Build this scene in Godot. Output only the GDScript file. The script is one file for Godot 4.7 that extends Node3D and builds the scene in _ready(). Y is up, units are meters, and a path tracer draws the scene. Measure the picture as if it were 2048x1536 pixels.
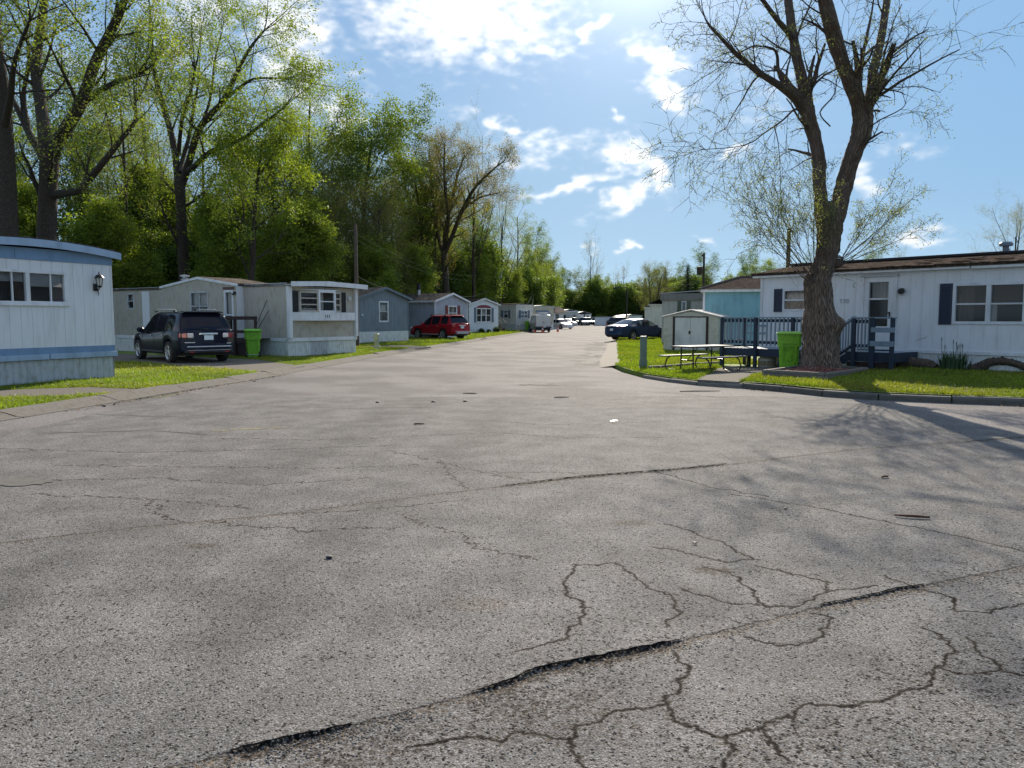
extends Node3D

var rng := RandomNumberGenerator.new()
var mats := {}
var tex := {}
var SUN_AZ := 9.0      # degrees to the right of the view axis
var SUN_EL := 26.0

func _ready():
	rng.seed = 7
	# ---- camera
	var cam := Camera3D.new()
	cam.name = "camera"
	cam.fov = 53.07
	cam.near = 0.1
	cam.far = 1500.0
	cam.position = Vector3(0, 1.6, 0)
	cam.rotation_degrees = Vector3(-4.9, 0, 0)
	add_child(cam)
	cam.current = true
	# ---- sky, exposure
	var env := Environment.new()
	env.background_mode = Environment.BG_SKY
	var sky := Sky.new()
	var pano := PanoramaSkyMaterial.new()
	pano.panorama = ImageTexture.create_from_image(make_sky())
	sky.sky_material = pano
	env.sky = sky
	env.tonemap_mode = Environment.TONE_MAPPER_LINEAR
	env.tonemap_exposure = 1.85
	env.sdfgi_enabled = true
	env.ssao_enabled = true
	env.ssil_enabled = true
	var we := WorldEnvironment.new()
	we.name = "environment"
	we.environment = env
	add_child(we)
	# ---- sun: ahead of the camera and a little to the right
	var sun := DirectionalLight3D.new()
	sun.name = "sun"
	sun.light_energy = 1.6
	sun.light_color = Color(1.0, 0.955, 0.88)
	sun.light_angular_distance = 0.5
	sun.shadow_enabled = true
	sun.look_at_from_position(sun_dir() * 50.0, Vector3.ZERO, Vector3.UP)
	add_child(sun)
	# ---- the place
	make_textures()
	make_materials()
	build_ground()
	build_homes()
	build_yard()
	build_poles()
	build_trees()
	build_cars()
	build_small_things()
	build_grass()

func sun_dir() -> Vector3:
	var a := deg_to_rad(SUN_AZ)
	var e := deg_to_rad(SUN_EL)
	return Vector3(sin(a) * cos(e), sin(e), -cos(a) * cos(e))

# ---------------------------------------------------------------- sky
var sky_noise: FastNoiseLite
var sky_fine: FastNoiseLite
var clouds: Array

func make_sky() -> Image:
	sky_noise = FastNoiseLite.new()
	sky_noise.seed = 11
	sky_noise.noise_type = FastNoiseLite.TYPE_SIMPLEX_SMOOTH
	sky_noise.frequency = 0.09
	sky_noise.fractal_type = FastNoiseLite.FRACTAL_FBM
	sky_noise.fractal_octaves = 5
	sky_fine = FastNoiseLite.new()
	sky_fine.seed = 5
	sky_fine.noise_type = FastNoiseLite.TYPE_SIMPLEX_SMOOTH
	sky_fine.frequency = 0.5
	sky_fine.fractal_octaves = 4
	# azimuth, elevation, half width, half height (degrees), slope, density
	clouds = [
		[-15.6, 19.0, 3.2, 6.0, -0.3, 1.0], [-9.5, 20.4, 4.6, 2.6, -0.1, 0.72], [-3.0, 21.5, 7.2, 3.9, -0.05, 1.15], [-19.0, 22.0, 4.0, 3.0, 0.0, 0.9], [2.2, 18.4, 2.4, 0.7, 0.1, 0.9],
		[5.6, 19.7, 1.5, 0.75, 0.5, 1.1], [10.4, 17.2, 1.9, 1.7, -0.5, 1.15], [11.5, 15.6, 1.3, 1.2, -0.3, 0.9], [-10.7, 16.2, 1.8, 1.0, -0.5, 0.5],
		[-3.6, 14.6, 1.6, 0.6, -0.2, 0.55], [-0.7, 13.5, 1.3, 0.4, 0.2, 0.95], [2.4, 12.6, 4.4, 0.85, 0.0, 0.72], [0.6, 11.2, 3.3, 0.8, 0.15, 0.78],
		[8.3, 11.6, 1.7, 1.2, -0.2, 1.2], [10.2, 10.5, 1.6, 1.5, -0.6, 1.1], [4.4, 9.5, 4.2, 0.6, 0.28, 0.92], [6.6, 8.8, 1.0, 0.7, 0.0, 0.7],
		[8.2, 8.6, 2.0, 1.1, 0.35, 1.1], [5.5, 7.2, 3.0, 0.6, 0.05, 0.4], [7.8, 13.9, 0.8, 0.45, -0.4, 0.8], [5.9, 5.3, 1.0, 0.45, -0.5, 0.7],
		[8.5, 5.0, 0.8, 0.3, -0.15, 0.9], [13.4, 5.5, 1.2, 0.4, -0.25, 0.9], [15.8, 11.2, 2.0, 0.3, 0.35, 0.85], [24.1, 9.4, 1.6, 1.6, -0.3, 0.75],
		[26.5, 11.2, 2.2, 0.9, 0.1, 0.5], [27.7, 5.1, 1.9, 0.55, 0.05, 1.0], [-12.0, 14.0, 1.4, 1.6, -0.8, 1.0], [18.0, 15.0, 3.0, 2.5, 0.2, 0.45],
		[-22.0, 20.0, 4.0, 5.0, 0.1, 0.8], [-28.0, 15.0, 4.0, 3.0, 0.1, 0.55],
	]
	var w := 4096
	var h := 2048
	var im := Image.create(w, h, false, Image.FORMAT_RGBAF)
	im.fill(Color(0.20, 0.22, 0.24))
	# fine where the clouds are drawn sharp, coarser blocks elsewhere; the same sky goes on all round
	var row := 0
	while row < h / 2 + 8:
		var el := 90.0 - (row + 2.0) * 180.0 / h
		var x := 0
		while x < w:
			var az := wrapf((x + 2.0) / w * 360.0, -180.0, 180.0)
			var step := 4
			if absf(az) < 38.0 and el < 26.0:
				step = 1
			if step == 4:
				im.fill_rect(Rect2i(x, row, 4, 4), sky_at(az, el))
			else:
				for j in 4:
					for i in 4:
						im.set_pixel(x + i, row + j, sky_at(wrapf((x + i + 0.5) / w * 360.0, -180.0, 180.0), 90.0 - (row + j + 0.5) * 180.0 / h))
			x += 4
		row += 4
	return im

func sky_at(az: float, el: float) -> Color:
	var e := maxf(el, 0.0)
	# deep blue overhead, pale towards the horizon, bluer to the right of the sun
	var c := Color(0.075, 0.17, 0.36).lerp(Color(0.15, 0.26, 0.40), exp(-maxf(e - 12.0, 0.0) / 22.0))
	c = c.lerp(Color(0.30, 0.43, 0.515), exp(-e / 6.0) * 0.95)
	c = c.lerp(Color(0.13, 0.262, 0.43), 0.6 * smoothstep(8.0, 32.0, az) * smoothstep(0.0, 14.0, e) * (1.0 - smoothstep(60.0, 120.0, az)))
	# aureole of the sun, wide and soft
	var d := Vector3(sin(deg_to_rad(az)) * cos(deg_to_rad(el)), sin(deg_to_rad(el)), -cos(deg_to_rad(az)) * cos(deg_to_rad(el)))
	var ang := rad_to_deg(acos(clampf(d.dot(sun_dir()), -1.0, 1.0)))
	c += Color(1.0, 0.97, 0.92) * (0.12 * exp(-ang / 16.0) + 0.9 * exp(-ang / 3.5))
	# clouds: soft envelopes broken up by noise
	var k := 0.0
	if el > -2.0:
		var wx := sky_noise.get_noise_3d(az * 3.2, el * 6.0, 31.0)
		var wy := sky_noise.get_noise_3d(az * 3.2, el * 6.0, 77.0)
		var a2 := az + wx * 2.0
		var e2 := el + wy * 1.1
		if absf(az) < 45.0:
			for q in clouds:
				var dx: float = a2 - q[0]
				if absf(dx) > q[2] * 2.5:
					continue
				var dy: float = e2 - q[1] - dx * q[4]
				var r: float = (dx * dx) / (q[2] * q[2]) + (dy * dy) / (q[3] * q[3])
				if r < 5.0:
					k = maxf(k, q[5] * exp(-r * 0.85))
		# general broken cumulus for the rest of the sky
		var out := smoothstep(24.0, 33.0, e) if absf(az) < 34.0 else smoothstep(30.0, 40.0, absf(az))
		if out > 0.0:
			var p := d / maxf(d.y + 0.12, 0.05)
			k = maxf(k, out * smoothstep(0.0, 0.35, sky_noise.get_noise_3d(p.x * 9.0, 4.0, p.z * 9.0) + 0.02))
		if k > 0.02:
			var f := sky_fine.get_noise_3d(az * 1.3, el * 3.0, 3.0)
			var g := sky_noise.get_noise_3d(az * 7.0, el * 15.0, 9.0)
			var dens := clampf((k + f * 0.40 + g * 0.42 - 0.16) / 1.0, 0.0, 1.0)
			dens = dens * dens * (3.0 - 2.0 * dens) * clampf(k * 1.35, 0.0, 1.0)
			var lit := 0.54 + 0.42 * exp(-ang / 22.0)
			var cc := Color(0.98, 0.99, 1.0) * lit * (0.94 + 0.10 * f)
			c = c.lerp(cc, dens * 0.88)
	c.a = 1.0
	return c

# ---------------------------------------------------------------- mesh building
class MB:
	var v := PackedVector3Array()
	var n := PackedVector3Array()
	var uv := PackedVector2Array()
	var uv2 := PackedVector2Array()
	var c := PackedColorArray()
	var idx := PackedInt32Array()
	var col := Color(1, 1, 1)
	var use_col := false
	func vert(p: Vector3, nn: Vector3, t := Vector2.ZERO) -> int:
		v.append(p); n.append(nn); uv.append(t)
		if use_col:
			c.append(col)
		return v.size() - 1
	# corners counter-clockwise as seen from outside
	func tri(a: Vector3, b: Vector3, d: Vector3, ta := Vector2.ZERO, tb := Vector2.ZERO, td := Vector2.ZERO):
		var nn := (b - a).cross(d - a).normalized()
		var i := vert(a, nn, ta)
		vert(b, nn, tb); vert(d, nn, td)
		idx.append(i); idx.append(i + 2); idx.append(i + 1)
	func quad(a: Vector3, b: Vector3, d: Vector3, e: Vector3, s := 1.0):
		var nn := (d - a).cross(e - b).normalized()
		var w := a.distance_to(b) * s
		var h := a.distance_to(e) * s
		var i := vert(a, nn, Vector2(0, h))
		vert(b, nn, Vector2(w, h)); vert(d, nn, Vector2(w, 0)); vert(e, nn, Vector2(0, 0))
		idx.append_array(PackedInt32Array([i, i + 2, i + 1, i, i + 3, i + 2]))
	func box(center: Vector3, size: Vector3, b := Basis.IDENTITY, bev := 0.0):
		var h := size * 0.5
		var x := b.x; var y := b.y; var z := b.z
		if bev <= 0.0:
			var p := []
			for i in 8:
				p.append(center + x * (h.x if i & 1 else -h.x) + y * (h.y if i & 2 else -h.y) + z * (h.z if i & 4 else -h.z))
			quad(p[4], p[5], p[7], p[6]); quad(p[1], p[0], p[2], p[3])
			quad(p[5], p[1], p[3], p[7]); quad(p[0], p[4], p[6], p[2])
			quad(p[6], p[7], p[3], p[2]); quad(p[0], p[1], p[5], p[4])
			return
		var ax := [x, y, z]
		var hs := [h.x, h.y, h.z]
		var hi := [maxf(h.x - bev, 0.0), maxf(h.y - bev, 0.0), maxf(h.z - bev, 0.0)]
		# point: on face of axis f (sign sf), inset on the others
		var P := func(f: int, s: Array) -> Vector3:
			var r := center
			for k in 3:
				r += ax[k] * (s[k] * (hs[k] if k == f else hi[k]))
			return r
		for f in 3:
			var u := (f + 1) % 3
			var w := (f + 2) % 3
			for sg in [-1.0, 1.0]:
				var q := []
				for cu in [[-1.0, -1.0], [1.0, -1.0], [1.0, 1.0], [-1.0, 1.0]]:
					var s := [0.0, 0.0, 0.0]
					s[f] = sg; s[u] = cu[0]; s[w] = cu[1]
					q.append(P.call(f, s))
				if sg > 0: quad(q[0], q[1], q[2], q[3])
				else: quad(q[3], q[2], q[1], q[0])
				# edges between face f and face u
				for su in [-1.0, 1.0]:
					var s1 := [0.0, 0.0, 0.0]
					s1[f] = sg; s1[u] = su; s1[w] = -1.0
					var s2 := s1.duplicate(); s2[w] = 1.0
					var a: Vector3 = P.call(f, s1); var bb: Vector3 = P.call(u, s1); var cc: Vector3 = P.call(u, s2); var dd: Vector3 = P.call(f, s2)
					if sg * su > 0: quad(a, bb, cc, dd)
					else: quad(dd, cc, bb, a)
		for i in 8:
			var s := [1.0 if i & 1 else -1.0, 1.0 if i & 2 else -1.0, 1.0 if i & 4 else -1.0]
			var a: Vector3 = P.call(0, s); var bb: Vector3 = P.call(1, s); var cc: Vector3 = P.call(2, s)
			if s[0] * s[1] * s[2] > 0: tri(a, bb, cc)
			else: tri(a, cc, bb)
	# tube through points; radii per point
	func tube(pts: Array, rad: Array, sides := 6, cap := true, vs := 1.0):
		var m := pts.size()
		var up := Vector3(0.31, 0.12, 0.94)
		var start := v.size()
		var run := 0.0
		for i in m:
			var dir: Vector3 = (pts[mini(i + 1, m - 1)] - pts[maxi(i - 1, 0)]).normalized()
			if dir.length() < 0.5: dir = Vector3.UP
			var s := up - dir * up.dot(dir)
			if s.length() < 0.05:
				s = Vector3(1, 0, 0) - dir * dir.x
			s = s.normalized()
			up = s
			var t := dir.cross(s)
			if i > 0: run += pts[i].distance_to(pts[i - 1])
			for k in sides + 1:
				var a := TAU * k / sides
				var nn := s * cos(a) + t * sin(a)
				vert(pts[i] + nn * rad[i], nn, Vector2(float(k) / sides, run * vs))
		for i in m - 1:
			for k in sides:
				var a := start + i * (sides + 1) + k
				var b := a + 1
				var d := a + sides + 1
				var e := d + 1
				idx.append_array(PackedInt32Array([a, d, b, b, d, e]))
		if cap:
			for en in [0, m - 1]:
				var dir: Vector3 = (pts[1] - pts[0]).normalized() * -1.0 if en == 0 else (pts[m - 1] - pts[m - 2]).normalized()
				var ce := vert(pts[en], dir)
				var base := v.size()
				for k in sides + 1:
					vert(v[start + en * (sides + 1) + k], dir)
				for k in sides:
					if en == 0: idx.append_array(PackedInt32Array([ce, base + k, base + k + 1]))
					else: idx.append_array(PackedInt32Array([ce, base + k + 1, base + k]))
	# profile of Vector2(radius, y) turned about the y axis of t
	func lathe(prof: Array, sides: int, t := Transform3D.IDENTITY, flat := false):
		for i in prof.size() - 1:
			var a: Vector2 = prof[i]
			var b: Vector2 = prof[i + 1]
			var nd := Vector2(b.y - a.y, a.x - b.x)
			if nd.length() < 1e-6: continue
			nd = nd.normalized()
			var base := v.size()
			for k in sides + 1:
				var g := TAU * k / sides
				var dx := cos(g); var dz := -sin(g)
				var nn := (t.basis * Vector3(dx * nd.x, nd.y, dz * nd.x)).normalized()
				vert(t * Vector3(dx * a.x, a.y, dz * a.x), nn, Vector2(float(k) / sides, a.y))
				vert(t * Vector3(dx * b.x, b.y, dz * b.x), nn, Vector2(float(k) / sides, b.y))
			for k in sides:
				var o := base + k * 2
				idx.append_array(PackedInt32Array([o, o + 1, o + 2, o + 2, o + 1, o + 3]))
	# polygon (counter-clockwise seen from +z of t) pushed out along z from z0 to z1
	func prism(poly: PackedVector2Array, z0: float, z1: float, t := Transform3D.IDENTITY):
		var area := 0.0
		for i in poly.size():
			area += poly[i].cross(poly[(i + 1) % poly.size()])
		if area < 0.0:
			poly = poly.duplicate(); poly.reverse()
		var tr := Geometry2D.triangulate_polygon(poly)
		for i in range(0, tr.size(), 3):
			var a := poly[tr[i]]; var b := poly[tr[i + 1]]; var d := poly[tr[i + 2]]
			if (b - a).cross(d - a) < 0.0:
				var q := b; b = d; d = q
			tri(t * Vector3(a.x, a.y, z1), t * Vector3(b.x, b.y, z1), t * Vector3(d.x, d.y, z1), a, b, d)
			tri(t * Vector3(a.x, a.y, z0), t * Vector3(d.x, d.y, z0), t * Vector3(b.x, b.y, z0), a, d, b)
		for i in poly.size():
			var a := poly[i]; var b := poly[(i + 1) % poly.size()]
			quad(t * Vector3(a.x, a.y, z0), t * Vector3(b.x, b.y, z0), t * Vector3(b.x, b.y, z1), t * Vector3(a.x, a.y, z1))
	func mesh() -> ArrayMesh:
		var arr := []
		arr.resize(Mesh.ARRAY_MAX)
		arr[Mesh.ARRAY_VERTEX] = v
		arr[Mesh.ARRAY_NORMAL] = n
		arr[Mesh.ARRAY_TEX_UV] = uv
		if uv2.size() == v.size():
			arr[Mesh.ARRAY_TEX_UV2] = uv2
		if use_col:
			arr[Mesh.ARRAY_COLOR] = c
		arr[Mesh.ARRAY_INDEX] = idx
		var am := ArrayMesh.new()
		am.add_surface_from_arrays(Mesh.PRIMITIVE_TRIANGLES, arr)
		return am

func V(x: float, y: float, depth: float) -> Vector3:
	return Vector3(x, y, -depth)

func put(called: String, b, m: Material, parent: Node = null, kind := "") -> MeshInstance3D:
	var o := MeshInstance3D.new()
	o.name = called
	o.mesh = b.mesh() if b is MB else b
	o.material_override = m
	if kind != "":
		o.set_meta("kind", kind)
	(parent if parent else self).add_child(o, true)
	return o

func struct(called: String, b, m: Material) -> MeshInstance3D:
	return put(called, b, m, null, "structure")

func tag(o: Node, label: String, category: String, group := ""):
	o.set_meta("label", label)
	o.set_meta("category", category)
	if group != "":
		o.set_meta("group", group)

func thing(called: String, label: String, category: String, at := Vector3.ZERO, turn := 0.0, group := "") -> Node3D:
	var o := Node3D.new()
	o.name = called
	o.position = at
	o.rotation.y = turn
	tag(o, label, category, group)
	add_child(o, true)
	return o

var used_names := {}
func dup(o: Node3D, label: String, at: Vector3, turn: float, sc := 1.0, group := "") -> Node3D:
	var r: Node3D = o.duplicate()
	var base: String = o.get_meta("base_name", String(o.name))
	var k: int = used_names.get(base, 0) + 1
	used_names[base] = k
	r.name = "%s_%03d" % [base, k]
	r.position = at
	r.rotation.y = turn
	r.scale = Vector3.ONE * sc
	r.set_meta("label", label)
	if group != "":
		r.set_meta("group", group)
	add_child(r, true)
	return r

func rr(a: float, b: float) -> float:
	return rng.randf_range(a, b)

# ---------------------------------------------------------------- materials
func M(called: String, c: Color, rough := 0.8, extra := {}) -> StandardMaterial3D:
	if mats.has(called):
		return mats[called]
	var m := StandardMaterial3D.new()
	m.resource_name = called
	var s := c.linear_to_srgb()
	s.a = c.a
	m.albedo_color = s
	m.roughness = rough
	m.metallic_specular = 0.5
	for k in extra:
		m.set(k, extra[k])
	mats[called] = m
	return m

func noise(sd: int, freq: float, oct := 4, type := FastNoiseLite.TYPE_SIMPLEX_SMOOTH) -> FastNoiseLite:
	var f := FastNoiseLite.new()
	f.seed = sd
	f.frequency = freq
	f.noise_type = type
	f.fractal_octaves = oct
	f.fractal_type = FastNoiseLite.FRACTAL_FBM
	return f

func ntex(n: FastNoiseLite, size: int, stops: Array, norm := true) -> NoiseTexture2D:
	var t := NoiseTexture2D.new()
	t.width = size
	t.height = size
	t.seamless = true
	t.seamless_blend_skirt = 0.2
	t.normalize = norm
	t.noise = n
	if stops.size():
		var g := Gradient.new()
		var offs := PackedFloat32Array()
		var cols := PackedColorArray()
		for s in stops:
			offs.append(s[0])
			var k: Color = s[1]
			cols.append(k)
		g.offsets = offs
		g.colors = cols
		t.color_ramp = g
	return t

func gray(x: float) -> Color:
	return Color(x, x, x)

# a painted surface with faint grime; scale in repeats per metre
func painted(called: String, c: Color, rough := 0.6, sx := 0.45, sy := 0.12, worn := "wear") -> StandardMaterial3D:
	return M(called, c, rough, {"albedo_texture": tex[worn], "uv1_triplanar": true, "uv1_scale": Vector3(sx, sy, sx), "uv1_world_triplanar": true})

# ---------------------------------------------------------------- textures
func make_textures():
	tex["wear"] = ntex(noise(3, 0.012, 5), 512, [[0.0, gray(0.80)], [0.35, gray(0.93)], [0.6, gray(1.0)], [1.0, gray(0.96)]])
	tex["dirty"] = ntex(noise(4, 0.014, 6), 512, [[0.0, Color(0.78, 0.77, 0.73)], [0.3, Color(0.90, 0.89, 0.86)], [0.5, gray(0.98)], [1.0, gray(0.95)]])
	tex["grime"] = ntex(noise(14, 0.012, 6), 512, [[0.0, Color(0.90, 0.895, 0.88)], [0.3, Color(0.96, 0.955, 0.95)], [0.5, gray(0.99)], [1.0, gray(0.97)]])
	tex["fine"] = ntex(noise(5, 0.16, 3), 256, [[0.0, gray(0.66)], [0.5, gray(0.92)], [1.0, gray(1.0)]])
	tex["lump"] = ntex(noise(6, 0.03, 4), 256, [])
	var bn := noise(8, 0.03, 4)
	bn.fractal_type = FastNoiseLite.FRACTAL_RIDGED
	tex["bark_h"] = ntex(bn, 512, [])
	tex["bark_c"] = ntex(bn, 512, [[0.0, Color(1.0, 0.97, 0.93)], [0.45, Color(0.85, 0.80, 0.76)], [0.8, Color(0.5, 0.46, 0.43)], [1.0, Color(0.3, 0.28, 0.26)]])
	tex["lawn"] = ntex(noise(9, 0.035, 5), 512, [[0.0, Color(0.55, 0.62, 0.5)], [0.4, Color(0.85, 0.88, 0.8)], [0.7, Color(1, 1, 0.95)], [1.0, Color(0.95, 0.9, 0.75)]])
	tex["concrete"] = ntex(noise(10, 0.05, 6), 512, [[0.0, Color(0.70, 0.66, 0.6)], [0.4, Color(0.88, 0.86, 0.83)], [0.7, gray(0.97)], [1.0, gray(1.0)]])
	tex["stain"] = make_stains()
	tex["shingle"] = make_shingles()
	make_asphalt()

# large weak blotches and thin wandering cracks for the road farther off
func make_stains() -> ImageTexture:
	var n := 1024
	var a := noise(21, 0.006, 5).get_seamless_image(n, n)
	var cr := FastNoiseLite.new()
	cr.seed = 23
	cr.noise_type = FastNoiseLite.TYPE_CELLULAR
	cr.frequency = 0.017
	cr.cellular_return_type = FastNoiseLite.RETURN_DISTANCE2_SUB
	cr.domain_warp_enabled = true
	cr.domain_warp_amplitude = 34.0
	cr.domain_warp_frequency = 0.02
	cr.domain_warp_fractal_octaves = 4
	var b := cr.get_seamless_image(n, n)
	var pa := a.get_data()
	var pb := b.get_data()
	a.convert(Image.FORMAT_L8); b.convert(Image.FORMAT_L8)
	pa = a.get_data(); pb = b.get_data()
	var o := PackedByteArray()
	o.resize(n * n * 3)
	for i in n * n:
		var s := 0.87 + 0.13 * smoothstep(0.25, 0.7, pa[i] / 255.0)
		var k := pb[i]
		var q := 0.0
		if k < 10:
			q = (1.0 - k / 10.0) * clampf((pa[(i * 7 + 331) % (n * n)] - 110) / 60.0, 0.0, 1.0) * 0.5
		s *= 1.0 - q
		o[i * 3] = int(255.0 * s); o[i * 3 + 1] = int(252.0 * s * (1.0 - q * 0.05)); o[i * 3 + 2] = int(250.0 * s * (1.0 - q * 0.1))
	return ImageTexture.create_from_image(Image.create_from_data(n, n, false, Image.FORMAT_RGB8, o))

func make_shingles() -> ImageTexture:
	var n := 512
	var im := Image.create(n, n, false, Image.FORMAT_RGB8)
	var r := RandomNumberGenerator.new()
	r.seed = 99
	for row in 16:
		var x := -r.randi_range(0, 40)
		while x < n:
			var w := r.randi_range(26, 44)
			var t := r.randf_range(0.72, 1.0)
			im.fill_rect(Rect2i(x, row * 32, w, 32), Color(t, t * 0.985, t * 0.96))
			im.fill_rect(Rect2i(x, row * 32, 1, 32), gray(0.5))
			x += w
		im.fill_rect(Rect2i(0, row * 32 + 28, n, 4), gray(0.45))
	for i in 60000:
		var x := r.randi_range(0, n - 1); var y := r.randi_range(0, n - 1)
		im.set_pixel(x, y, im.get_pixel(x, y) * r.randf_range(0.7, 1.15))
	return ImageTexture.create_from_image(im)

# ---- near asphalt: a relief map in metres (also used for the mesh) and a tint map of cracks, dirt, stains and painted seam shade
const AW := 2048
const AX0 := -7.0
const AZ0 := 1.5
const ASZ := 14.0
var crack_h := PackedFloat32Array()
var crack_t := PackedByteArray()
var seam1 := [[-7.0, 3.65], [-5.2, 4.6], [-3.66, 5.38], [-2.95, 5.74], [-1.9, 6.19], [-0.57, 6.97], [0.63, 7.63], [1.5, 7.94], [2.4, 8.35], [4.19, 9.3], [5.65, 9.82], [7.0, 10.3]]
var seam2 := [[-3.2, 1.6], [-2.3, 2.1], [-1.24, 2.62], [-0.81, 2.81], [-0.46, 3.0], [-0.05, 3.22], [0.13, 3.38], [0.75, 3.65], [1.41, 4.0], [2.29, 4.42], [3.33, 4.88], [4.6, 5.5], [7.0, 6.5]]

func line_at(line: Array, x: float) -> float:
	for i in line.size() - 1:
		if x <= line[i + 1][0]:
			return lerpf(line[i][1], line[i + 1][1], clampf((x - line[i][0]) / (line[i + 1][0] - line[i][0]), 0.0, 1.0))
	return line[line.size() - 1][1]

func stamp(x: float, z: float, r: float, dep: float, dark: float, brown: float):
	var s := AW / ASZ
	var cx := (x - AX0) * s
	var cz := (z - AZ0) * s
	var pr := maxf(r * s, 0.75)
	for j in range(int(cz - pr), int(cz + pr) + 2):
		if j < 0 or j >= AW: continue
		for i in range(int(cx - pr), int(cx + pr) + 2):
			if i < 0 or i >= AW: continue
			var d := Vector2(i + 0.5 - cx, j + 0.5 - cz).length() / pr
			if d < 1.0:
				var k := 1.0 - d * d
				var q := j * AW + i
				crack_h[q] = minf(crack_h[q], -dep * k)
				var t := 1.0 - dark * k
				crack_t[q * 3] = mini(crack_t[q * 3], int(255.0 * t))
				crack_t[q * 3 + 1] = mini(crack_t[q * 3 + 1], int(255.0 * t * (1.0 - brown * 0.10 * k)))
				crack_t[q * 3 + 2] = mini(crack_t[q * 3 + 2], int(255.0 * t * (1.0 - brown * 0.22 * k)))

func crack(pts: Array, w: float, dep: float, dark: float, brown := 0.6, wob := 0.05):
	for i in pts.size() - 1:
		var a := Vector2(pts[i][0], pts[i][1])
		var b := Vector2(pts[i + 1][0], pts[i + 1][1])
		var nn := int(a.distance_to(b) / 0.006) + 1
		for k in nn:
			var p := a.lerp(b, float(k) / nn)
			var g := sky_fine.get_noise_2d(p.x * 9.0, p.y * 9.0)
			var g2 := sky_fine.get_noise_2d(p.x * 9.0 + 50.0, p.y * 9.0)
			var g3 := sky_fine.get_noise_2d(p.x * 45.0, p.y * 45.0 + 9.0)
			var q := p + Vector2(g + g3 * 0.3, g2 + g3 * 0.3) * wob
			var ww := w * (0.75 + 0.9 * absf(g3)) * (0.6 + 0.6 * absf(g2) + 0.3)
			if g3 < -0.62: continue
			stamp(q.x, q.y, ww, dep, dark * (0.75 + 0.5 * absf(g)), brown)
			if k % 2 == 0:
				# crumbled edges
				stamp(q.x + rng.randfn(0.0, 0.022), q.y + rng.randfn(0.0, 0.022), rr(0.0035, 0.009), 0.001, rr(0.25, 0.8), brown)

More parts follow.
